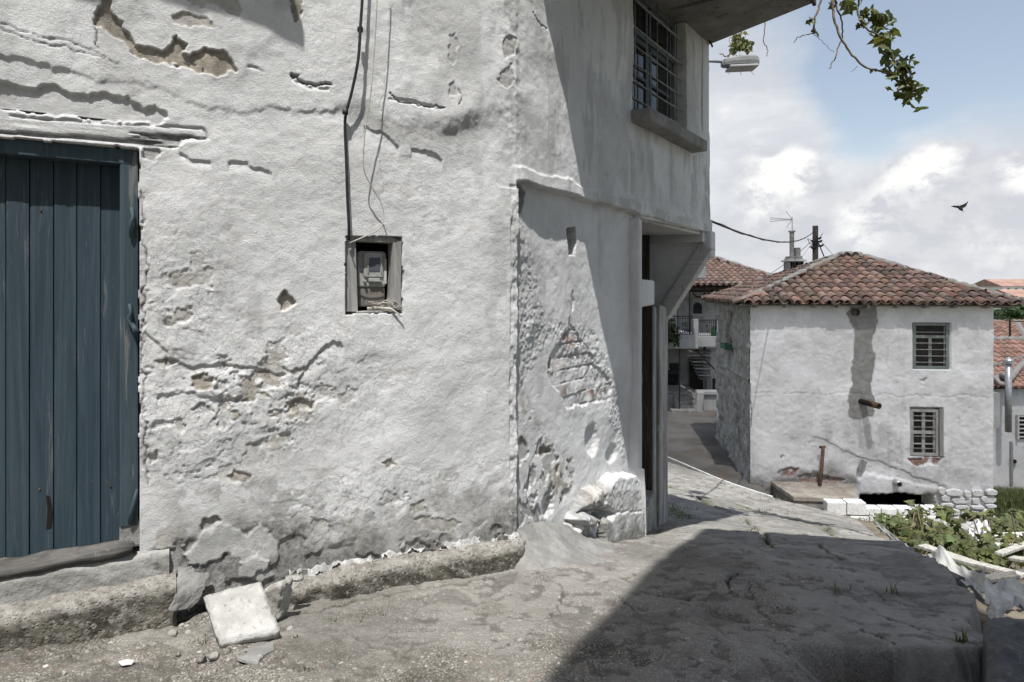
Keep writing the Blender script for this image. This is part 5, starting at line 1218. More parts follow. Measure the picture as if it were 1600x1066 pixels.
    for dx in (-.17, 0, .17): q.box(cp+Vector((dx, -.17, zt-.16)), (.07, .06, .20)); q.box(cp+Vector((dx, .17, zt-.16)), (.07, .06, .20))
    q.box(cp+UP*(zt-.16), (.30, .26, .19)); q.build('chimney_vents', M['concrete'], ch)
    for dx in (-.09, .09): q = MB(); q.box(cp+Vector((dx, -.206, zt-.16)), (.075, .02, .15)); q.build('soot_hole', M['dark'], ch)
    q = MB(); q.box(cp+UP*(zt+.05), (.36, .34, .10)); q.box(cp+Vector((.10, 0, zt+.22)), (.14, .16, .26)); q.tube([cp+Vector((-.05, 0, zt+.05)), cp+Vector((-.05, 0, zt+.80))], .065, 10); q.tube([cp+Vector((-.05, 0, zt+.80)), cp+Vector((-.05, 0, zt+.84))], .10, 10); q.build('flue', M['concrete'], ch, bevel=.008)
    # whitewashed rubble plinth on the right
    rr = random.Random(8); q = MB(); zz = -4.25; u0, u1 = ft(1463, 800)[0], 5.32
    while zz < -2.98:
        hh = rr.uniform(.10, .18); u = u0+rr.uniform(-.1, .05)
        while u < u1:
            ww = rr.uniform(.15, .44); ww = min(ww, u1-u+.02)
            if ww > .06 and zz+hh < -2.90+(u-u0)*.10:
                pts = []; cx, cz = u+ww/2, zz+hh/2
                for k in range(9):
                    a = 2*math.pi*k/9+.2; sx = math.copysign(abs(math.cos(a))**.6, math.cos(a)); sz = math.copysign(abs(math.sin(a))**.6, math.sin(a)); pts.append(F0+DF*(cx+sx*(ww/2-.012)*rr.uniform(.80, 1.06))+NF*.02+UP*(cz+.03*math.sin(cx*5)+sz*(hh/2-.008)*rr.uniform(.78, 1.08)))
                q.prism(pts, NF*rr.uniform(.06, .12))
            u += ww
        zz += hh
    q.build('rubble_plinth', M['white_stone'], vh, bevel=.022, segs=2)
# brick for the far house too
_m = M['plaster']; M['plaster'] = M['plaster_far']; add_brick_to_plaster(); M['plaster'] = _m
build_village_house()

# things around the village house
def at_front(px, py, d):                                    # point d metres in front of that wall
    k = (px-800)/1000; o = F0+NF*d; t = (k*o.y-o.x)/(DF.x-k*DF.y); p = o+DF*t; return Vector((p.x, p.y, CZ+(450-py)/1000*p.y))
sl = thing('concrete_platform', 'low stained concrete slab platform at the foot of the white village house', 'platform', tuple(at_front(1275, 775, .6)-UP*.6))
a, b, c, d = at_front(1240, 779, 1.15), at_front(1342, 779, 1.15), at_front(1334, 752, .05), at_front(1204, 752, .05)
zt = b.z; q = MB(); top = [Vector((p.x, p.y, zt)) for p in (a, b, c, d)]
q.prism(top, -UP*.11); q.build('top_slab', simple('stained_slab', (.25, .22, .185), (.38, .345, .30), 2.6, .9, .5, 20, .02, (.19, .15, .11)), sl, bevel=.02)
q = MB(); cen = sum(top, Vector())/4; q.prism([cen+(p-cen)*.94-UP*.11 for p in top], -UP*1.3); q.build('side_walls', M['concrete'], sl)
ip = MB(); p0, p1 = at_front(1280, 758, .35), at_front(1286, 699, .12); ip.tube([p0-UP*.1, p0.lerp(p1, .5)+DF*.015, p1], .042, 8); ip.tube([p1-DF*.08, p1+DF*.05+UP*.01], .03, 8)
tag(ip.build('iron_post', M['rust'], None, off=p0, smooth=True), 'short leaning rusty iron post standing on the concrete platform', 'post')
bw = thing('block_wall', 'low stepped wall of whitewashed blocks before the village house cellar', 'wall', tuple(at_front(1380, 815, 1.6)-UP*.9))
rb = random.Random(6)
def bcourse(x0, x1, y0, y1, d, n):
    for i in range(n):
        xa, xb = x0+(x1-x0)*i/n, x0+(x1-x0)*(i+1)/n; p, q_ = at_front(xa+.6, y1, d), at_front(xb-.6, y1, d); t = at_front(xa, y0, d); hgt = t.z-p.z
        m = MB(); m.box((p+q_)/2+UP*(hgt/2+rb.uniform(-.008, .008))-NF*.12, ((q_-p).length, .26, hgt-.012), (DF, NF, UP)); m.build('block', M['white_stone'], bw, bevel=.018, segs=3)
bcourse(1292, 1354, 785, 806, 1.48, 2); bcourse(1352, 1478, 794, 806, 1.46, 5); bcourse(1298, 1480, 807, 824, 1.50, 6); bcourse(1290, 1486, 825, 852, 1.53, 5)
# ================================================================ house at the end of the lane
def bpt(px, py, Y): return Vector(((px-800)/1000*Y, Y, CZ+(450-py)/1000*Y))
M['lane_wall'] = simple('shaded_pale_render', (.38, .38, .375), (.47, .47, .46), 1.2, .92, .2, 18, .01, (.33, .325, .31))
M['lane_low'] = simple('shaded_low_render', (.20, .20, .197), (.27, .268, .262), 1.5, .92, .2, 18, .01)  # darker copy of the render, shade under the balcony built into the colour
lh = thing('balcony_house', 'pale two-storey house with a balcony and clay tile roof at the end of the lane', 'house', (8, 27, -3.3))
def lbox(name, px0, px1, py0, py1, Y, dep, mat, par=None, bev=0.01):
    a = bpt(px0, py1, Y); b = bpt(px1, py0, Y); m = MB(); m.box(((a.x+b.x)/2, Y+dep/2, (a.z+b.z)/2), (b.x-a.x, dep, b.z-a.z)); return m.build(name, mat, par or lh, bevel=bev)
def build_lane_house():
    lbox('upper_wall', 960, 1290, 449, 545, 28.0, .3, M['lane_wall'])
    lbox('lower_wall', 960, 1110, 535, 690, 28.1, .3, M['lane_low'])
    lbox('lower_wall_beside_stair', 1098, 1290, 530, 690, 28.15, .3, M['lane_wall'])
    # roof
    ze = CZ+.004*26; E = [Vector((3.2, 26.3, ze)), Vector((11.75, 26.3, ze)), Vector((11.75, 34.3, ze)), Vector((3.2, 34.3, ze))]; pk = [Vector((7.0, 30.3, CZ+.0465*30.3)), Vector((9.4, 30.3, CZ+.0465*30.3))]
    r = MB(); r.add([v-UP*.04 for v in E+pk], [(0, 1, 5, 4), (1, 2, 5), (2, 3, 4, 5), (3, 0, 4), (3, 2, 1, 0)]); roof = r.build('roof', M['dark'], lh)
    cov, pan = MB(), MB()
    def face(a, b, tops, seed):
        ex = (b-a).normalized(); mid = (tops[0]+tops[-1])/2; u = mid-a; u = (u-ex*u.dot(ex)).normalized()
        tile_face(cov, pan, a, b, None, u, [(0, 0), ((b-a).length, 0)]+[((t-a).dot(ex), (t-a).dot(u)) for t in tops], .26, .36, .115, .48, .35, seed, tones=[(1, 1, 1), (1.1, 1, .95), (.92, .9, .88)])
    face(E[0], E[1], [pk[1], pk[0]], 11); face(E[1], E[2], [pk[1]], 12)
    cov.build('cover_tiles', M['tile_new'], roof, smooth=True); pan.build('trough_tiles', M['tile_new'], roof, smooth=True)
    hm = MB(); rnd = random.Random(2); hip_line(hm, E[1]+UP*.06, pk[1]+UP*.1, .09, rnd, .01); hip_line(hm, pk[0]+UP*.1, pk[1]+UP*.1, .1, rnd, .01); hip_line(hm, E[0], pk[0], .09, rnd, .01); hm.build('ridge_tiles', M['mortar'], roof, smooth=True)
    f = MB(); f.box((7.5, 26.45, ze-.16), (8.5, .10, .22)); f.box((7.5, 27.2, ze-.24), (8.4, 1.6, .05)); f.build('eaves_board', simple('dark_brown_eaves', (.035, .025, .02), (.06, .045, .035), 6), roof)
    # upper door with arched glass, its wall panels
    d = lbox('upper_door', 1081.5, 1101, 466, 530, 27.9, .12, simple('pale_grey_door', (.30, .30, .30), (.38, .38, .38), 4)); lbox('door_panel', 1084, 1098.5, 494, 527, 27.86, .05, M['lane_low'], d)
    g = MB(); pts = [bpt(1083.5, 490, 27.85), bpt(1097, 490, 27.85)]+[bpt(1090.2+6.8*math.cos(R(a)), 480-7*math.sin(R(a)), 27.85) for a in range(0, 181, 20)]; g.prism(pts, (0, .03, 0)); g.build('arched_glass', M['glass'], d)
    lbox('downpipe', 1119, 1121, 455, 520, 27.6, .06, M['iron']); lbox('side_panel', 1060, 1078, 468, 530, 27.92, .08, simple('grey_cladding', (.24, .24, .25), (.31, .31, .32), 3))
    lbox('window', 1036, 1058, 470, 515, 27.9, .08, M['lane_wall'])
    # balcony slab with railing and pillars
    b = lbox('balcony', 940, 1091, 523, 545, 24.6, 3.4, M['lane_wall']); lbox('landing', 1090, 1142, 526, 542, 25.2, 2.8, M['lane_wall'], b)
    lbox('pillar', 1083.5, 1091.5, 499, 524, 24.6, .25, M['lane_wall'], b); lbox('awning_post', 1076.8, 1078.8, 430, 524, 24.7, .06, M['iron'], b); lbox('awning_post', 1061, 1063, 545, 645, 24.8, .06, M['iron'], b)
    def rail(x0, x1, y0, y1, Y, n, par):
        r = lbox('railing', x0, x1, y0, y0+1.6, Y, .05, M['iron'], par, .004); lbox('lower_rail', x0, x1, y1-2, y1-1, Y, .04, M['iron'], r, .003)
        lbox('middle_rail', x0, x1, y0+3.6, y0+4.4, Y, .03, M['iron'], r, .003)
        for i in range(n+1): x = x0+(x1-x0)*i/n; lbox('baluster', x-.32, x+.32, y0+1, y1-1, Y+.01, .02, M['iron'], r, 0)
    rail(960, 1083, 493.5, 524, 24.65, 30, b); rail(1092, 1118, 499.5, 527, 25.4, 8, b); rail(1118, 1142, 499.5, 527, 25.4, 7, b)
    for (x, y, r_) in ((1071, 512, 3.2), (1067.5, 512, 3), (1074, 512, 3), (1105, 513, 2.4), (1055, 512, 3), (1048, 512, 3)):
        for s in (-1, 1):
            sc = MB(); sc.tube([bpt(x+s*.5+r_*.55*math.cos(a*.7), y+s*(r_*1.6)+r_*math.sin(a*.7)*s, 24.63) for a in range(0, 10)], .012, 5); sc.build('scroll', M['iron'], b)
    q = MB(); c = bpt(1092, 454, 27.3); q.tube([c+Vector((.28*math.cos(R(a)), 0, -.28*math.sin(R(a)))) for a in range(20, 170, 15)], .035, 6); q.build('wall_bracket', M['iron'], lh)
    # upper balcony showing past the bracket of the near house
    u = lbox('upper_terrace', 1030, 1103.5, 416, 436, 22.6, 2.2, M['lane_wall'], None, .04); lbox('parapet', 1087, 1102, 395, 418, 22.8, .5, M['lane_wall'], u); lbox('terrace_flower_box', 1075, 1084, 412, 418, 22.9, .3, M['tile_new'], u)
    # spiral stair
    st = MB(); ctr = bpt(1096, 560, 26.6); st.tube([Vector((ctr.x+.25, ctr.y+.4, CZ-.115*26)), Vector((ctr.x+.25, ctr.y+.4, CZ-.075*26))], .05, 8); s = st.build('spiral_stair', M['iron'], lh)
    for i in range(9):
        x0 = 1074+i*2.6; y = 549+i*5.3; lbox('tread', x0, 1112-(0 if i < 5 else (i-4)*1.0), y, y+1.7, 25.9+i*.12, .42, M['galv'] if i % 2 else M['concrete_light'], s, .006)
    q = MB(); q.tube([bpt(1085, 543, 25.5), bpt(1100, 560, 25.6), bpt(1119, 580, 25.7)], .03, 6); q.tube([bpt(1119, 580, 25.7), bpt(1119, 600, 25.7)], .02, 6); q.build('handrail', M['iron'], s)
    # dark doors below
    lbox('lower_door', 1078, 1099, 560, 617, 28.0, .12, M['dark']); lbox('lower_window', 1040, 1061, 568, 612, 27.98, .12, M['glass']); lbox('utility_door', 1104, 1113, 588, 614, 28.0, .15, M['lane_low'])
    lbox('terrace_gap', 1109, 1122, 592, 612, 28.02, .13, M['dark'])
    # steps up to the terrace, low walls
    t = lbox('terrace', 960, 1091, 612, 700, 26.2, 2.0, M['concrete'])
    for i in range(5): lbox('step', 1050+ (4-i)*3-(12 if i == 0 else 0), 1089, 641-i*6.6, 700, 24.6+i*.34, .40, M['concrete'], t, .02)
    lbox('planter_wall', 960, 1052, 618, 690, 25.6, .6, M['lane_low'], t)
    w = MB(); pr = [(1089, 612), (1118, 612), (1122, 672), (1104, 664), (1098, 650), (1092, 632)]; w.prism([bpt(*p, 24.9) for p in [(1090, 613), (1101, 613), (1098, 640), (1105, 668), (1093, 662), (1087, 655)]], (0, .3, 0)); w.build('curved_parapet', M['lane_wall'], lh, bevel=.03)
    lbox('terrace_wall', 1099, 1150, 616, 700, 25.2, .3, M['lane_wall']); lbox('terrace_coping', 1092, 1150, 612, 617, 25.1, .5, M['lane_wall'])
build_lane_house()
# potted plants and greenery on the balcony
def leafy(name, c, rad, n, size, mat, label, cat, seed, group=None, droop=0, stem=True):
    rnd = random.Random(seed); m = MB(); c = Vector(c)
    for i in range(n):
        d = Vector((rnd.gauss(0, 1), rnd.gauss(0, 1), rnd.gauss(0, .8))); d = d.normalized()*(rnd.random()**.45)
        p = c+Vector((d.x*rad[0], d.y*rad[1], d.z*rad[2]-droop*rnd.random()*abs(d.x)));
        k = rnd.uniform(.6, 1.35); m.col = (k*rnd.uniform(.9, 1.15), k, k*rnd.uniform(.8, 1.1))
        m.leaf(p, d+Vector((rnd.uniform(-.6, .6), rnd.uniform(-.9, .3), rnd.uniform(0, .9))), (rnd.uniform(-1, 1), rnd.uniform(-1, 1), rnd.uniform(-1, .3)), size*rnd.uniform(.6, 1.25))
    r = thing(name, label, cat, (c.x, c.y, c.z-rad[2]), group); m.build('leaves', mat, r)
    if stem:
        s = MB()
        for i in range(4): s.tube([c-UP*rad[2], c+Vector((rnd.uniform(-.5, .5)*rad[0], rnd.uniform(-.5, .5)*rad[1], rnd.uniform(0, .6)*rad[2]))], size*.10, 5)
        s.build('stem', M['stem'], r)
    return r
leafy('balcony_plant', bpt(1047, 515, 24.3), (.42, .3, .5), 240, .13, M['leaf_dark'], 'bushy green plant spilling over the railing of the balcony', 'plant', 3, droop=.7)
leafy('hanging_plant', bpt(1040, 570, 24.2), (.14, .2, .4), 60, .12, M['leaf'], 'trailing green plant hanging below the balcony slab', 'plant', 4)
gp = thing('green_bottle', 'small green bottle-shaped pot on the landing of the balcony', 'pot', tuple(bpt(1115, 526, 25.6)))
q = MB(); c = bpt(1115, 526, 25.6); q.tube([c, c+UP*.08, c+UP*.26, c+UP*.34, c+UP*.42], [.10, .12, .11, .05, .04], 10); q.build('body', simple('green_glaze', (.03, .10, .05), (.05, .15, .08), 8, .4), gp, smooth=True)
# ================================================================ pole, aerial, wires
pb = Vector((.474*24, 24, -4.2)); up_ = thing('utility_pole', 'dark wooden utility pole rising behind the tiled village house roof', 'pole', tuple(pb))
q = MB(); zt = CZ+.097*24; q.tube([pb, Vector((pb.x, pb.y, zt))], [.12, .10], 12); q.build('shaft', M['pole'], up_, smooth=True)
rnd = random.Random(12)
for dx, z in ((-.14, zt-.62), (.14, zt-.62), (.18, zt-.78), (-.16, zt-.86), (.12, zt-.50)):
    q = MB(); q.tube([Vector((pb.x, pb.y-.05, z)), Vector((pb.x+dx, pb.y-.1, z+.02)), Vector((pb.x+dx*1.4, pb.y-.12, z+.07))], [.02, .045, .03], 7); q.build('insulator', M['cable'], up_, smooth=True)
q = MB()
for i in range(7):
    a = Vector((pb.x+rnd.uniform(-.1, .1), pb.y-.12, zt-.5+rnd.uniform(-.3, .05))); q.tube([a, a+Vector((rnd.uniform(-.3, .3), 0, rnd.uniform(-.25, -.02))), a+Vector((rnd.uniform(-.32, .32), 0, rnd.uniform(.0, .2)))], .012, 5)
q.build('wire_loops', M['cable'], up_)
q = MB(); q.box((pb.x+.5, pb.y+.3, CZ+.022*24), (.18, .18, .5)); q.build('post_stub', M['pole'], up_)
def cable(name, a, b, sag, r, mat, label, cat='cable', n=24, grp=None, twist=0):
    a, b = Vector(a), Vector(b); m = MB(); pts = [a.lerp(b, i/n)-UP*(sag*4*(i/n)*(1-i/n)) for i in range(n+1)]
    m.tube(pts, r, 6)
    if twist: m.tube([p+Vector((0, math.cos(i*1.9), math.sin(i*1.9)))*twist for i, p in enumerate(pts)], r*.8, 5)
    return tag(m.build(name, mat, None, smooth=True, off=a), label, cat, grp)
hc = C0+D2*3.93
mid = bpt(1192, 360, 16.0)
cable('service_cable', (hc.x, hc.y, CZ+.105*hc.y), (pb.x-.15, pb.y-.1, CZ+.086*24), .30, .014, M['cable'], 'thick twisted black cable from the corner house to the utility pole', twist=.013)
cable('guy_wire', (pb.x-.1, pb.y, CZ+.075*24), bpt(1196, 432, 26), .1, .010, M['cable'], 'thin wire running down left from the pole behind the chimney', 'wire')
cable('guy_wire', (pb.x-.1, pb.y, CZ+.072*24), bpt(1225, 440, 22.3), .02, .007, M['wire'], 'thin pale wire dropping from the pole towards the tiled roof ridge', 'wire')
cable('stay_cable', (pb.x+.12, pb.y, CZ+.070*24), bpt(1292, 412, 23.6), .0, .022, M['cable'], 'short thick black stay slanting down right from the utility pole', 'cable')
cable('phone_wire', (pb.x+.1, pb.y, CZ+.078*24), bpt(1310, 408, 26), .0, .008, M['cable'], 'fine dark wire slanting down right from the pole top', 'wire')
cable('distant_wire', bpt(1553, 497, 40), bpt(1640, 499, 44), .2, .03, M['cable'], 'dark overhead wire crossing in front of the distant hillside', 'wire')
an = thing('tv_antenna', 'thin television antenna on a mast above the chimney', 'antenna', (8.10, 18.5, 3.2))
c = Vector((8.10, 18.5, 0)); z0 = CZ+.080*18.5; z1 = CZ+.111*18.5; q = MB(); q.tube([c+UP*(z0-.1), c+UP*z1], .014, 7); q.build('mast', M['galv'], an)
q = MB(); zb = CZ+.107*18.5
q.tube([c+UP*zb, c+Vector((-.30, 0, zb+.02)), c+Vector((-.62, 0, zb+.05)), c+Vector((-.64, 0, zb-.06)), c+Vector((-.30, 0, zb-.03)), c+UP*(zb-.01)], .009, 5); q.tube([c+Vector((-.05, 0, zb)), c+Vector((-.62, 0, zb-.0))], .006, 5); q.build('boom', M['galv'], an)
q = MB(); q.tube([c+Vector((-.18, 0, zb+.24)), c+UP*zb], .008, 5); q.tube([c+Vector((-.17, 0, zb-.24)), c+UP*zb], .008, 5); q.tube([c+Vector((-.08, -.1, zb+.05)), c+Vector((.04, .1, zb-.04))], .006, 5); q.build('reflector', M['galv'], an)
# ================================================================ houses to the right and on the hill
def simple_house(name, label, Yf, px0, px1, eave_y, ridge_y, base_z, depth, seed, tone, mat='wall_far', tile=True, sp=.26, ridge_px=None, loc=None):
    a, b = bpt(px0, eave_y, Yf), bpt(px1, eave_y, Yf); h = thing(name, label, 'house', ((a.x+b.x)/2, Yf+depth/2, base_z))
    w = MB(); w.box(((a.x+b.x)/2, Yf+depth/2, (base_z+a.z)/2), (b.x-a.x-.5, depth-.5, a.z-base_z)); w.build('wall', M[mat], h)
    zr = CZ+(450-ridge_y)/1000*(Yf+depth/2); E = [a, b, b+Vector((0, depth, 0)), a+Vector((0, depth, 0))]
    ra = Vector((a.x+(depth*.0 if ridge_px is None else (ridge_px[0]-800)/1000*(Yf+depth/2)-a.x), Yf+depth/2, zr)); rb = Vector((b.x if ridge_px is None else (ridge_px[1]-800)/1000*(Yf+depth/2), Yf+depth/2, zr))
    r = MB(); r.add([v-UP*.04 for v in E+[ra, rb]], [(0, 1, 5, 4), (1, 2, 5), (2, 3, 4, 5), (3, 0, 4), (3, 2, 1, 0)]); ro = r.build('roof', M['tile_hill'] if not tile else M['dark'], h)
    if tile:
        cov, pan = MB(), MB(); ex = Vector((1, 0, 0)); u = (ra-a); u = (u-ex*u.dot(ex)).normalized()
        tile_face(cov, pan, a, b, None, u, [(0, 0), (b.x-a.x, 0), ((rb-a).dot(ex), (rb-a).dot(u)), ((ra-a).dot(ex), (ra-a).dot(u))], sp, .38, sp*.44, .5, .25, seed, tones=tone)
        cov.build('cover_tiles', M['tile_new'], ro, smooth=True); pan.build('trough_tiles', M['tile_new'], ro, smooth=True)
        hm = MB(); rnd = random.Random(seed); hip_line(hm, ra+UP*.09, rb+UP*.09, .11, rnd, .02); hm.build('ridge_mortar', M['mortar'], ro, smooth=True)
    return h
TN = [(1.3, 1.1, 1.02), (1.4, 1.18, 1.1), (1.15, 1.0, .95)]
h1 = simple_house('white_house', 'white single-storey house with a bright clay tile roof right of the village house', 24.0, 1541, 1800, 606, 533, -6.2, 7.0, 21, TN)
# wing roof with valley, flue and window
def right_house_parts():
    v = MB(); rnd = random.Random(9); p = [bpt(1556, 598, 23.95), bpt(1560, 590, 24.2), bpt(1575, 600, 23.9), bpt(1582, 590, 24.3), bpt(1592, 578, 25), bpt(1604, 566, 25.8), bpt(1620, 556, 26.4)]
    v.tube([q_+UP*.10 for q_ in p], [.10, .12, .12, .13, .12, .11, .1], 8); v.tube([bpt(1553, 592, 24.0)+UP*.1, bpt(1562, 604, 23.8)+UP*.1, bpt(1578, 604, 23.8)+UP*.1], .09, 8); v.build('roof_mortar', M['mortar'], h1, smooth=True)
    v = MB(); a, b = bpt(1548, 577, 25.2), bpt(1606, 560, 26.2); v.tube([a+UP*.12, b+UP*.12], .06, 6); v.build('roof_edge_shadow_board', M['grey_wood'], h1)
    q = MB(); q.tube([bpt(1575.5, 675, 23.7), bpt(1575.5, 565, 23.7)], .11, 12); f = q.build('flue_pipe', M['galv'], h1, smooth=True)
    q = MB(); q.tube([bpt(1576, 568, 23.7), bpt(1576, 563, 23.7), bpt(1576, 561, 23.7), bpt(1576, 557.5, 23.7)], [.17, .17, .13, .02], 12); q.build('flue_cap', M['galv'], f)
    w = lboxp('window', 1592, 1640, 649, 686, 24.2, .1, M['glass'], h1); 
    for i in range(6): lboxp('window_bar', 1592, 1640, 650+i*6.4, 652+i*6.4, 24.15, .05, M['white_paint'], w)
    lboxp('window_frame', 1590.5, 1593, 648, 687, 24.12, .1, M['white_paint'], w)
    q = MB(); q.tube([bpt(1585, 721, 24.1), bpt(1585, 721, 24.4)], .075, 12); q.build('drain_hole', M['dark'], h1)
    q = MB(); q.box(bpt(1551, 640, 23.9), (.25, .4, 1.3)); q.build('downpipe_box', M['wall_grey'], h1)
def lboxp(name, px0, px1, py0, py1, Y, dep, mat, par): return lbox(name, px0, px1, py0, py1, Y, dep, mat, par)
right_house_parts()
h2 = simple_house('long_house', 'low house with an orange tile roof behind the white house', 60, 1530, 1700, 530, 503, -9.5, 9, 22, TN, sp=.5)
w = None
for x in (1556, 1567, 1583, 1589): w = lbox('window', x, x+(8 if x < 1580 else 4), 534, 545, 60.1, .2, M['glass'] if x > 1580 else M['wall_grey'], h2)
v = MB(); v.tube([bpt(1588, 505, 64), bpt(1604, 530, 59.8)], .3, 6); v.build('gable_mortar', M['mortar'], h2)
hill_specs = [('hill_house', 'distant white house with a red tiled roof at the top of the hill', 118, 1566, 1640, 447, 436, -2.6, 9, 31, None), ('terraced_house', 'distant pale house below the top house on the hill', 108, 1590, 1660, 464, 452, -4.5, 9, 32, None)]
for n_, lb, Y, x0, x1, e, r_, bz, dp, sd, _ in hill_specs:
    hh = simple_house(n_, lb, Y, x0, x1, e, r_, bz, dp, sd, TN, tile=False)
    for i in range(4): lbox('window', x0+8+i*12, x0+12+i*12, e+4, e+9, Y+.2, .2, M['glass'], hh, 0)
post = MB(); p = bpt(1580, 760, 22.5); post.tube([p, bpt(1580, 690, 22.5)], .055, 8); tag(post.build('metal_post', M['galv'], None, off=p), 'thin grey metal post in the grass before the white house', 'post')
q = MB(); p = bpt(1578, 530, 55); q.tube([p-UP*2, bpt(1578, 497, 55)], .09, 6); tag(q.build('wire_pole', M['pole'], None, off=p), 'slender dark wire pole in front of the distant orange roof', 'pole')
# trees on the hillside
def far_tree(px, py, Y, w_, h_, label, seed):
    c = bpt(px, py, Y); r = thing('hillside_tree', label, 'tree', (c.x, c.y, c.z-h_), 'trees on the hillside'); rnd = random.Random(seed); m = MB()
    for i in range(420):
        d = Vector((rnd.gauss(0, 1), rnd.gauss(0, 1), rnd.gauss(0, 1))).normalized()*rnd.random()**.4; lump = 1+.3*math.sin(d.x*5+seed)*math.cos(d.z*4)
        k = rnd.uniform(.6, 1.3); m.col = (k, k, k); m.leaf(c+Vector((d.x*w_*lump, d.y*w_, d.z*h_*.6*lump)), d+UP*.5, (rnd.uniform(-1, 1), rnd.uniform(-1, 1), rnd.uniform(-1, 1)), w_*.22)
    m.build('crown', M['leaf_dark'], r); t = MB(); t.tube([c-UP*h_*1.3, c-UP*h_*.4, c+UP*h_*.3], [w_*.12, w_*.09, w_*.03], 7); t.build('trunk', M['bark'], r)
for i, (x, y, Y, ww, hh, lb) in enumerate(((1562, 490, 95, 1.4, 1.4, 'dark round tree at the near end of the hillside row, by the eaves'), (1578, 496, 92, 1.6, 1.2, 'low dark bush-like tree in the middle of the hillside row'), (1596, 484, 90, 2.2, 1.9, 'tall dark conifer-like tree at the right edge of the hillside'), (1570, 501, 80, 1.8, .8, 'wide low tree just above the distant orange roof'))): far_tree(x, y, Y, ww, hh, lb, i+40)
cb = rough_mesh('hill_cliff', [bpt(1550, 520, 128)+Vector(v) for v in ((-6, 0, -3), (22, 0, -3), (22, 12, -3), (-6, 12, -3), (-5, 3, 7), (20, 4, 6), (20, 12, 6), (-5, 12, 7))], simple('pale_cliff', (.34, .33, .30), (.50, .49, .46), .25, .95, .6, .9, .8, (.17, .18, .12)), 'pale rocky bank on the distant hillside', 'bank', 77, .4, 14)
cb['kind'] = 'structure'
# ================================================================ cables on the street wall
def on_wall(pts, h): return [wp(*W(*p), h if not isinstance(h, list) else h[i]) for i, p in enumerate(pts)]
def smooth_path(P, n=8):
    out = []
    for i in range(len(P)-1):
        p0, p1, p2, p3 = P[max(i-1, 0)], P[i], P[i+1], P[min(i+2, len(P)-1)]
        for k in range(n):
            t = k/n; out.append(.5*((2*p1)+(p2-p0)*t+(2*p0-5*p1+4*p2-p3)*t*t+(3*p1-p0-3*p2+p3)*t*t*t))
    return out+[P[-1]]
m = MB(); m.tube(smooth_path(on_wall([(562, -120), (561, -20), (557, 52), (554, 100), (545, 150), (538, 178), (537, 200), (539, 250), (541, 310), (543, 350), (545, 375)], [.10, .09, .085, .08, .06, .045, .03, .028, .028, .028, .0])), .0085, 7)
for p in ((558, 53), (537, 178)): a = wp(*W(*p), .07 if p[1] < 100 else .04); m.tube([a-UP*.012, a+UP*.012], .017, 7)
tag(m.build('power_cable', M['cable'], None, smooth=True, off=wp(-1.15, 2.6, .03)), 'black power cable running down the wall to the meter niche', 'cable')
m = MB(); m.tube(smooth_path(on_wall([(577, -120), (577, 0), (575, 80), (571, 150), (563, 215), (563, 265), (575, 292), (590, 315), (596, 338), (590, 357), (572, 368), (550, 378), (546, 380)], [.20, .17, .14, .12, .10, .075, .06, .05, .05, .055, .05, .03, 0])), .0036, 6)
tag(m.build('thin_wire', M['wire'], None, smooth=True, off=wp(-1.0, 2.6, .08)), 'thin pale wire curling down beside the black cable into the niche', 'wire')
m = MB(); m.tube(smooth_path([wp(*W(1062, -40), .06), wp(*W(1072, 8), .05), wp(*W(1092, 38), .05), wp(*W(1098, 48), .05), wp(*W(1103, 62), .04), wp(*W(1109, 74), .03)]), .011, 6); a = wp(*W(1098, 48), .05); m.tube([a-UP*.03, a+UP*.03], .026, 7)
tag(m.build('corner_cable', M['cable'], None, smooth=True, off=wp(3.5, 4.4, .05)), 'short black cable looped past the upper window to the house corner', 'cable')
# ================================================================ street lamp on the far corner
lp = hc-N2*.10; lz = CZ+.354*7.55; Yl = 7.6
lamp = thing('street_lamp', 'grey street lamp on a short arm fixed to the far house corner', 'street lamp', (lp.x, lp.y, lz))
a0 = bpt(1096, 95, Yl); a1 = bpt(1133, 97, Yl); q = MB(); q.tube([a0, a1], .017, 8); q.build('arm', M['lamp'], lamp, smooth=True)
def lamp_head():
    sec = [(1127, 101, .030, .030), (1131, 99.5, .055, .055), (1145, 98, .085, .066), (1165, 97.5, .095, .072), (1178, 97.5, .095, .070), (1182.5, 99, .088, .055)]
    vs = []; n = 12
    for px, py, w_, h_ in sec:
        c = bpt(px, py, Yl)
        for k in range(n):
            a = 2*math.pi*k/n; sx, sz = math.cos(a), math.sin(a); e = .55
            vs.append(c+Vector((0, math.copysign(abs(sx)**e, sx)*w_, (math.copysign(abs(sz)**e, sz)*h_*(1 if sz > 0 else .85)))))
    ns = len(sec); fs = [(i*n+k, i*n+(k+1) % n, (i+1)*n+(k+1) % n, (i+1)*n+k) for i in range(ns-1) for k in range(n)]+[tuple(range(n))[::-1], tuple((ns-1)*n+k for k in range(n))]
    m = MB(); m.add(vs, fs); return m.build('lamp_head', M['lamp'], lamp, smooth=False, bevel=.004)
lh_ = lamp_head()
q = MB(); c0, c1 = bpt(1137, 107.5, Yl), bpt(1181, 105.5, Yl); ax = (c1-c0).normalized(); q.box((c0+c1)/2, ((c1-c0).length, .20, .035), (ax, Vector((0, 1, 0)), ax.cross(Vector((0, 1, 0))))); q.build('lamp_glass', simple('frosted_lamp_glass', (.30, .31, .31), (.38, .39, .39), 8, .25, 0), lh_, bevel=.012)
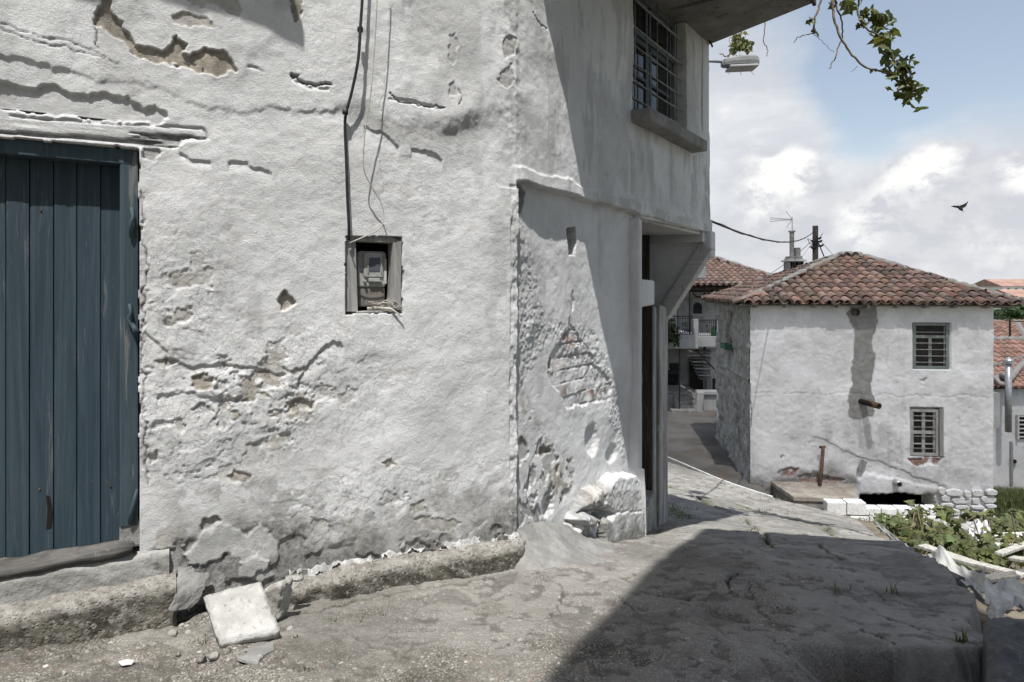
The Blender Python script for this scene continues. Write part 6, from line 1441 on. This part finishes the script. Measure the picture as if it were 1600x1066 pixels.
# ================================================================ hanging grapevine
def vine_leaves(m, path, n, size, rnd, spread):
    for i in range(n):
        t = rnd.random()*(len(path)-1); k = int(t); p = path[k].lerp(path[min(k+1, len(path)-1)], t-k); q = rnd.uniform(.65, 1.3); m.col = (q*rnd.uniform(.9, 1.2), q, q*rnd.uniform(.7, 1.05))
        o = Vector((rnd.gauss(0, 1), rnd.gauss(0, 1), rnd.gauss(-.3, 1)))*spread; m.leaf(p+o, (rnd.uniform(-1, 1), rnd.uniform(-1.2, .4), rnd.uniform(-.2, 1)), (rnd.uniform(-.7, .7), rnd.uniform(-.4, .4), rnd.uniform(-1, -.2)), size*rnd.uniform(.55, 1.2))
vine = thing('grapevine', 'grapevine shoots with lobed green leaves hanging from above against the sky', 'vine', tuple(bpt(1300, -60, 6.3)))
def vshoot(pts, Y, r0, r1, dz=0.0):
    P = smooth_path([bpt(p[0], p[1], Y+dz*i) for i, p in enumerate(pts)], 6); m = MB(); rnd = random.Random(len(pts)*7+int(pts[0][0])); n = len(P)
    P = [p+Vector((rnd.gauss(0, .004), rnd.gauss(0, .004), rnd.gauss(0, .004))) for p in P]
    m.tube(P, [r0+(r1-r0)*i/(n-1) for i in range(n)], 6); m.build('shoot', M['stem'], vine, smooth=True); return P
Yv = 6.2
s1 = vshoot([(1312, -110), (1303, -40), (1302, 12), (1308, 45), (1320, 70), (1345, 100), (1368, 110), (1394, 116)], Yv, .014, .008)
s2 = vshoot([(1300, -70), (1304, 0), (1314, 30), (1316, 58), (1306, 85), (1296, 107)], Yv+.1, .010, .005)
s3 = vshoot([(1292, -90), (1284, -10), (1276, 22), (1271, 52)], Yv, .012, .008); s3b = vshoot([(1271, 52), (1256, 55), (1245, 60), (1242, 66)], Yv, .005, .003); s3c = vshoot([(1272, 54), (1286, 66), (1303, 82)], Yv, .003, .002)
s4 = vshoot([(1330, -90), (1342, -10), (1340, 20), (1352, 44), (1372, 56), (1384, 76), (1394, 92), (1404, 104), (1412, 118), (1420, 130), (1430, 140), (1440, 156)], Yv, .010, .003)
s5 = vshoot([(1191, -40), (1195, 40), (1193, 62), (1199, 78), (1198, 88)], 7.0, .006, .004)
s6 = vshoot([(1162, 40), (1156, 60), (1148, 78), (1135, 88), (1124, 84)], 7.9, .012, .006); s7 = vshoot([(1147, 62), (1140, 64), (1158, 118)], 7.95, .005, .003)
for pp in ([(1158, 60), (1150, 72), (1146, 88)], [(1168, 105), (1178, 118)], [(1142, 110), (1138, 117)], [(1340, 104), (1330, 112)], [(1412, 130), (1413, 142)], [(1300, -5), (1296, 12)]): vshoot(pp, Yv if pp[0][0] > 1200 else 7.85, .004, .002)
lm = MB(); rv = random.Random(21)
vine_leaves(lm, [bpt(1326, -70, Yv), bpt(1332, -8, Yv), bpt(1342, 14, Yv)], 24, .11, rv, .055)
vine_leaves(lm, s4[22:66], 62, .115, rv, .055)
vine_leaves(lm, [bpt(1358, 18, Yv), bpt(1372, 30, Yv), bpt(1388, 24, Yv), bpt(1386, 50, Yv)], 26, .11, rv, .045)
vine_leaves(lm, [bpt(1346, 30, Yv), bpt(1348, 26, Yv)], 8, .08, rv, .03)
vine_leaves(lm, [bpt(1402, 98, Yv), bpt(1418, 102, Yv), bpt(1406, 112, Yv)], 15, .095, rv, .04); vine_leaves(lm, [bpt(1408, 124, Yv), bpt(1418, 128, Yv)], 14, .07, rv, .03)
vine_leaves(lm, s4[-16:-3], 5, .05, rv, .012); vine_leaves(lm, [bpt(1267, 30, Yv), bpt(1269, 33, Yv)], 6, .07, rv, .02); vine_leaves(lm, [bpt(1274, 48, Yv), bpt(1276, 52, Yv)], 7, .06, rv, .015)
vine_leaves(lm, [bpt(1361, 108, Yv), bpt(1372, 111, Yv)], 5, .04, rv, .01)
lm.build('leaves', M['leaf'], vine)
lm = MB(); vine_leaves(lm, [bpt(1150, 62, 7.9), bpt(1162, 66, 7.9), bpt(1156, 78, 7.9)], 52, .10, rv, .06); lm.build('leaves_by_lamp', M['leaf'], vine)
tr = MB(); tr.tube(smooth_path([Vector((2.9, 6.6, 4.62)), bpt(1292, -90, Yv), bpt(1312, -110, Yv), bpt(1330, -95, Yv), Vector((3.9, 5.2, 5.0)), Vector((4.4, 2.6, 6.0))]), .028, 8); tr.build('main_stem', M['stem'], vine, smooth=True)
# ================================================================ bird
bd = thing('bird', 'small dark bird flying with raised wings against the clouds', 'bird', tuple(bpt(1500, 324, 14)))
c = bpt(1499.5, 325, 14); M['bird'] = simple('bird_feathers', (.05, .047, .045), (.12, .115, .11), 30, .8, .2, 60, .003)
q = MB(); ax = Vector((.78, .5, -.30)).normalized(); q.tube([c+ax*t for t in (-.13, -.10, -.05, 0, .05, .085, .11, .13)][::-1], [.004, .018, .022, .032, .036, .030, .026, .004][::-1], 10); bod = q.build('body', M['bird'], bd, smooth=True)
def wing(tipp, midp, par):
    a = c+UP*.012; f = ax*-1; m_ = c+Vector(midp); t = c+Vector(tipp); w0, w1 = .075, .06
    vs = [a+f*w0, a-f*w0*.8, m_+f*w1, m_-f*w1*1.1, t, t-f*-.03]; up = UP*.008
    m = MB(); m.add(vs+[v-up for v in vs], [(0, 2, 3, 1), (2, 4, 5, 3), (6, 7, 9, 8), (8, 9, 11, 10), (0, 1, 7, 6), (0, 6, 8, 2), (2, 8, 10, 4), (1, 3, 9, 7), (3, 5, 11, 9), (4, 10, 11, 5)]); m.build('wing', M['bird'], bd)
wing((.15, -.05, .13), (.085, -.02, .05), bd); wing((-.15, .05, .04), (-.075, .03, .035), bd)
q = MB(); b_ = c-ax*.0; q.add([c-ax*-.10+UP*.0, c+ax*.17+Vector((0, .03, -.01)), c+ax*.17+Vector((0, -.03, -.02)), c+ax*.10-UP*.012], [(0, 1, 2), (0, 2, 3), (0, 3, 1), (1, 3, 2)]); q.build('tail', M['bird'], bd)
# ================================================================ parapet in the lower right corner
def parapet():
    n, m = 60, 70; P = np.zeros((n, m, 3)); sec = [(-.03, -1.2), (-.03, -.05), (-.02, .10), (.02, .145), (.08, .158), (.30, .162), (.62, .155), (.64, .10), (.64, -1.2)]
    d = [0]
    for a, b in zip(sec[:-1], sec[1:]): d.append(d[-1]+math.hypot(b[0]-a[0], b[1]-a[1]))
    o = Vector((2.18, 2.93, 0)); dr = Vector((-.40, -.56, 0)).normalized(); sd = Vector((.82, -.57, 0)).normalized()
    fr = np.concatenate([np.linspace(0, 1.15, 8)[:-1], np.linspace(1.15, 2.1, 52), np.linspace(2.1, d[-1], 11)])[:m]
    for i in range(n):
        s = (i/(n-1))*2.4
        for j in range(m):
            a = np.interp(fr[j], d, [q[0] for q in sec]); b = np.interp(fr[j], d, [q[1] for q in sec]); rd = .10*math.exp(-s/.05) if b > -.1 else 0; e = .03*math.exp(-s/.04)
            p = o+dr*s+sd*a+UP*(b-rd*.6)+dr*0; P[i, j] = (p.x, p.y, p.z)
    P[..., 2] += .014*fbm(P[..., 0]*8, P[..., 1]*8, 5, 160)+.006*fbm(P[..., 0]*34, P[..., 1]*34, 3, 161)
    P[..., :2] += (np.array(sd)[:2])*(.014*fbm(P[..., 1]*5, P[..., 2]*5, 4, 162))[..., None]
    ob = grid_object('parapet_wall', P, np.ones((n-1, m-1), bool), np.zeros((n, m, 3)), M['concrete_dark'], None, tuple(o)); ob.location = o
    e = MB(); e.prism([Vector(p)+(o-o) for p in P[0, ::2]], -dr*.03) if False else None
    e.prism([Vector(p)-Vector((0, 0, 0)) for p in P[0][[0, 4, 8, 12, 16, 20, 30, 40, 50, 58, 62, m-1]]], dr*.004); k = e.build('wall_end', M['concrete_dark'], None, off=o); k.parent = ob; k.location = (0, 0, 0)
    return tag(ob, 'dark damp concrete parapet wall in the lower right foreground', 'wall')
parapet()
# ================================================================ garden: vines, planks, plastic sheets
def gpt(px, py, Y): return bpt(px, py, Y)
rg = random.Random(31)
def sheet(name, outline_px, mat, label, cat, seed, thick=.0, fold=.09, sub=46):
    """quad patch given by four corners (px, py, depth), with folds"""
    c = [gpt(*p) for p in outline_px]; n = sub; P = np.zeros((n, n, 3))
    for i in range(n):
        for j in range(n): a, b = i/(n-1), j/(n-1); P[i, j] = (c[0].lerp(c[1], a)).lerp(c[3].lerp(c[2], a), b)
    nn = np.array((c[1]-c[0]).cross(c[3]-c[0]).normalized()); I, J = np.meshgrid(np.linspace(0, 1, n), np.linspace(0, 1, n), indexing='ij')
    d = fold*fbm(I*2.1+seed, J*1.4+I*.6, 3, seed)+fold*.5*(.35-np.abs(fbm(I*3.1+J*1.7, J*2.3-I*1.4, 3, seed+5)))
    P += nn*d[..., None]; e = .06*vnoise(I*7+seed, J*7, seed+9); t1 = np.array(c[1]-c[0])*0
    edge = np.minimum(np.minimum(I, 1-I), np.minimum(J, 1-J)); ok = (edge > .02+.05*(vnoise(I*8, J*8, seed+11)+.4))[:-1, :-1]
    o = grid_object(name, P, ok, np.zeros((n, n, 3)), mat); return tag(o, label, cat)
sheet('plastic_sheet', [(1440, 860, 6.6), (1538, 888, 5.3), (1535, 948, 4.3), (1462, 898, 5.2)], M['plastic'], 'crumpled clouded plastic sheet draped over the pile behind the street edge', 'plastic sheet', 1, fold=.16)
sheet('plastic_sheet', [(1535, 915, 5.0), (1640, 900, 5.2), (1640, 955, 4.4), (1535, 950, 4.3)], M['plastic'], 'folded grey plastic sheet bunched next to the dark parapet wall', 'plastic sheet', 2, fold=.12)
sheet('plastic_sheet', [(1362, 816, 9.6), (1378, 820, 9.2), (1438, 872, 6.9), (1424, 868, 7.0)], M['plastic'], 'narrow strip of clear plastic sheet lying along the street edge by the vines', 'plastic sheet', 3, fold=.05)
sheet('plastic_sheet', [(1462, 822, 9.8), (1534, 812, 10.4), (1530, 826, 9.8), (1470, 834, 9.2)], M['plastic'], 'flat pale plastic sheet behind the vine leaves below the rubble plinth', 'plastic sheet', 4, fold=.05)
sheet('white_sack', [(1504, 826, 8.7), (1540, 826, 8.7), (1556, 852, 7.9), (1520, 856, 7.9)], M['white_paint'], 'torn white sack lying among the planks in the garden', 'sack', 6, fold=.16)
planks = [((1440, 853, 6.7), (1560, 894, 6.0), .12, 'long pale weathered plank on top of the pile, nearest the street'), ((1470, 868, 6.3), (1600, 900, 5.7), .10, 'pale plank lying under the topmost one by the plastic sheet'), ((1545, 838, 8.2), (1640, 836, 8.4), .16, 'broad white plank at the right behind the torn sack'), ((1556, 852, 7.6), (1650, 858, 7.4), .10, 'grey plank lying low at the right below the broad white one'),
          ((1580, 872, 6.8), (1660, 884, 6.4), .12, 'short light plank at the right edge beneath the vine leaves'), ((1536, 822, 8.9), (1600, 821, 9.0), .07, 'dark narrow batten behind the broad white plank'), ((1424, 870, 6.2), (1500, 905, 5.2), .08, 'dark wet plank under the plastic at the street edge'), ((1540, 905, 5.6), (1640, 890, 5.9), .09, 'brown plank half hidden between the two plastic sheets'), ((1560, 866, 7.0), (1620, 845, 7.8), .08, 'slanting grey stick-like plank crossing the pile')]
for i, (a, b, w_, lb) in enumerate(planks):
    a, b = gpt(*a), gpt(*b); t = (b-a).normalized(); s = t.cross(UP).normalized(); m = MB(); k = (.5, .5, .48) if 'dark' in lb or 'brown' in lb else ((1.9, 1.9, 1.85) if 'white' in lb else (1.5, 1.48, 1.4)); m.col = k; m.box((a+b)/2, ((b-a).length, w_, .035), (t, s, t.cross(s)))
    tag(m.build('plank', M['grey_wood'], None, off=(a+b)/2, bevel=.006), lb, 'plank', 'planks piled in the garden')
def mound():
    xs = np.arange(2.2, 8.4, .06); ys = np.arange(3.4, 9.6, .06); X, Y = np.meshgrid(xs, ys, indexing='ij')
    Z = np.interp(Y, [3.4, 4.5, 5.5, 6.5, 8, 9.6], [-1.2, -1.1, -1.25, -1.5, -2.1, -2.8])-.10*(X-3.8)*0+.14*fbm(X*1.5, Y*1.5, 4, 170)+.05*fbm(X*6, Y*6, 3, 171)
    P = np.stack([X, Y, Z], -1); bad = street_clip(X, Y) < .02; k = ~(bad[:-1, :-1] | bad[1:, 1:])
    tag(grid_object('garden_bank', P, k, np.zeros(P.shape), M['earth']), 'rough earth bank with debris just below the street edge', 'bank', kind='structure')
mound()
bushes = [(1440, 826, 9.2, .46, .30, 210, 'sprawling grapevine in front of the low block wall'), (1405, 822, 9.6, .30, .18, 90, 'small grapevine at the left end of the garden beside the street'), (1432, 806, 10.2, .16, .24, 70, 'upright leafy vine shoot before the dark cellar mouth'), (1474, 800, 10.2, .20, .12, 50, 'little tuft of vine leaves at the corner of the cellar mouth'),
          (1500, 846, 8.4, .52, .26, 230, 'dense grapevine spreading over the middle of the plank pile'), (1560, 862, 7.6, .42, .22, 170, 'grapevine leaves over the planks beside the torn white sack'), (1580, 818, 8.9, .40, .20, 130, 'grapevine behind the broad white plank at the right'), (1465, 850, 7.9, .34, .16, 110, 'low grapevine beside the plastic strip at the street edge'), (1610, 850, 7.8, .34, .22, 100, 'grapevine cut by the right edge above the planks'), (1520, 806, 10.5, .24, .10, 40, 'few vine leaves at the foot of the rubble plinth'), (1380, 812, 10.0, .12, .10, 26, 'sparse young vine at the street edge by the block wall'), (1535, 874, 7.0, .34, .14, 90, 'low grapevine on the near side of the plank pile')]
for i, (px, py, Y, rx, rz, n, lb) in enumerate(bushes): leafy('garden_vine', gpt(px, py, Y), (rx, rx*.8, rz), int(n*.72), .115, M['leaf'], lb, 'grapevine', 60+i, 'grapevines in the garden')
st_ = MB()
for i in range(14):
    p = gpt(rg.uniform(1400, 1600), rg.uniform(820, 880), rg.uniform(7, 9)); st_.tube([p, p+Vector((rg.uniform(-.3, .3), rg.uniform(-.2, .2), rg.uniform(.05, .35)))], .006, 5)
tag(st_.build('vine_canes', M['stem'], None, off=gpt(1500, 850, 8)), 'thin bare vine canes sticking out among the leaves', 'canes', kind='stuff')
# grass: bank by the far house, tufts in the street cracks
def grass(name, pts, hgt, label, w_=.012, kind='stuff', mat='grass'):
    m = MB(); r = random.Random(len(pts))
    for p in pts:
        a = r.uniform(0, 6.28); h = hgt*r.uniform(.5, 1.3); d = Vector((math.cos(a), math.sin(a), 0)); s = Vector((-d.y, d.x, 0))*w_; k = r.uniform(.6, 1.3); m.col = (k*r.uniform(.9, 1.3), k, k*.9); p = Vector(p)
        m.add([p-s, p+s, p+d*h*.25+UP*h*.6+s*.6, p+d*h*.25+UP*h*.6-s*.6, p+d*h*.6+UP*h], [(0, 1, 2, 3), (3, 2, 4)])
    return tag(m.build(name, M[mat]), label, 'grass', kind=kind)
pts = []
rgz = random.Random(2)
for i in range(15000):
    x, y = rgz.uniform(10.9, 18.5), rgz.uniform(13.6, 23.5); pts.append((x, y, float(terrain_z(x, y))-.04))
grass('bank_grass', pts, .26, 'tall green grass on the bank between the two white houses', .016)
pts = []
for px, py, n, sp in ((1195, 800, 60, 10), (1235, 803, 20, 6), (1055, 796, 90, 12), (1070, 808, 60, 10), (1175, 775, 50, 14), (1215, 780, 40, 10), (1175, 830, 18, 5), (1350, 812, 40, 10), (1362, 808, 30, 8), (1505, 1002, 26, 4), (1395, 925, 10, 4), (1310, 922, 14, 8)):
    for i in range(n):
        x, y = G2(px+rgz.gauss(0, sp), py+rgz.gauss(0, sp*.25)); pts.append((x, y, float(ground(x, y))-.005))
grass('crack_grass', pts, .05, 'small grass tufts growing in the cracks of the street', .004)
pts = []
for px, py, n in ((380, 1014, 14), (475, 1046, 10), (322, 1006, 14), (560, 968, 14), (600, 960, 10), (520, 972, 10), (445, 974, 12), (324, 995, 8)):
    for i in range(n):
        x, y = G2(px+rgz.gauss(0, 6), py+rgz.gauss(0, 2)); pts.append((x, y, float(ground(x, y))-.003))
grass('kerb_weeds', pts, .022, 'tiny weeds at the foot of the kerb', .002)
# ================================================================ the house across the street, behind the camera on the right: its roof shades the foreground
def opposite_house():
    ed = Vector((1.79, 3.49, 0)).normalized(); pd = Vector((ed.y, -ed.x, 0)); zr = 8.0; cn = Vector((1.52, 2.34, 0))
    oh = thing('opposite_house', 'tall rendered house across the street whose eaves shade the foreground', 'house', tuple(cn+pd*4-ed*4))
    m = MB(); m.prism([cn+UP*zr, cn-ed*11+UP*zr, cn-ed*11+pd*9+UP*zr, cn+pd*9+UP*zr], UP*.14); m.build('eaves', M['soffit'], oh)
    w0 = cn+pd*1.6-ed*1.6
    m = MB(); m.prism([w0-UP*3, w0-ed*9.5-UP*3, w0-ed*9.5+pd*7.5-UP*3, w0+pd*7.5-UP*3], UP*(zr+3)); m.build('wall', M['wall_grey'], oh)
    c = cn+pd*4.5-ed*5.5+UP*(zr+1.9); b = [cn+UP*(zr+.14), cn+pd*9+UP*(zr+.14), cn+pd*9-ed*11+UP*(zr+.14), cn-ed*11+UP*(zr+.14)]
    m = MB(); m.add(b+[c], [(0, 1, 4), (1, 2, 4), (2, 3, 4), (3, 0, 4)]); m.build('roof', M['tile'], oh)
    for k in (1.2, 4.2, 7.0):
        m = MB(); m.box(w0-ed*k-pd*.02+UP*4.2, (1.0, .08, 1.4), (ed, pd, UP)); m.build('window', M['glass'], oh)
opposite_house()

# ================================================================ an added cloud, out of view, softening the sun on the houses beyond
def cloud():
    z = 250; c = Vector((14-.05*z, 56-.46*z, z)); n = 60; P = []
    bm = bmesh.new(); bmesh.ops.create_icosphere(bm, subdivisions=6, radius=1.0)
    co = np.array([v.co[:] for v in bm.verts])
    ang = np.arctan2(co[:, 1], co[:, 0]); px = np.sign(co[:, 0])*np.abs(co[:, 0])**.75*50; py = np.sign(co[:, 1])*np.abs(co[:, 1])**.75*44
    d = 3.0*fbm(px*.06, py*.06+co[:, 2]*2, 4, 401); r = 1+.0*d
    pz = co[:, 2]*np.where(co[:, 2] > 0, 16, 4)+2.5*fbm(px*.08, py*.08, 4, 402)*(co[:, 2] > 0)
    for v, a, b_, e, dd in zip(bm.verts, px, py, pz, d): v.co = Vector((a+dd*.25*math.copysign(1, a), b_+dd*.2*math.copysign(1, b_), e))
    me = bpy.data.meshes.new('cloud'); bm.to_mesh(me); bm.free(); me.polygons.foreach_set('use_smooth', [True]*len(me.polygons))
    t = NT('cloud_white'); t.done((.85, .86, .88), None, 1.0)
    tr = t.n.new('ShaderNodeBsdfTransparent'); mx = t.n.new('ShaderNodeMixShader'); mx.inputs[0].default_value = .45; out = [q for q in t.n if q.type == 'OUTPUT_MATERIAL'][0]
    t.lk(tr.outputs[0], mx.inputs[1]); t.lk(t.b.outputs[0], mx.inputs[2]); t.lk(mx.outputs[0], out.inputs[0])
    me.materials.append(t.m); o = bpy.data.objects.new('cloud', me); COL.objects.link(o); o.location = c
    tag(o, 'unseen white cloud added overhead to shade the houses beyond the street', 'cloud', kind='structure')
cloud()
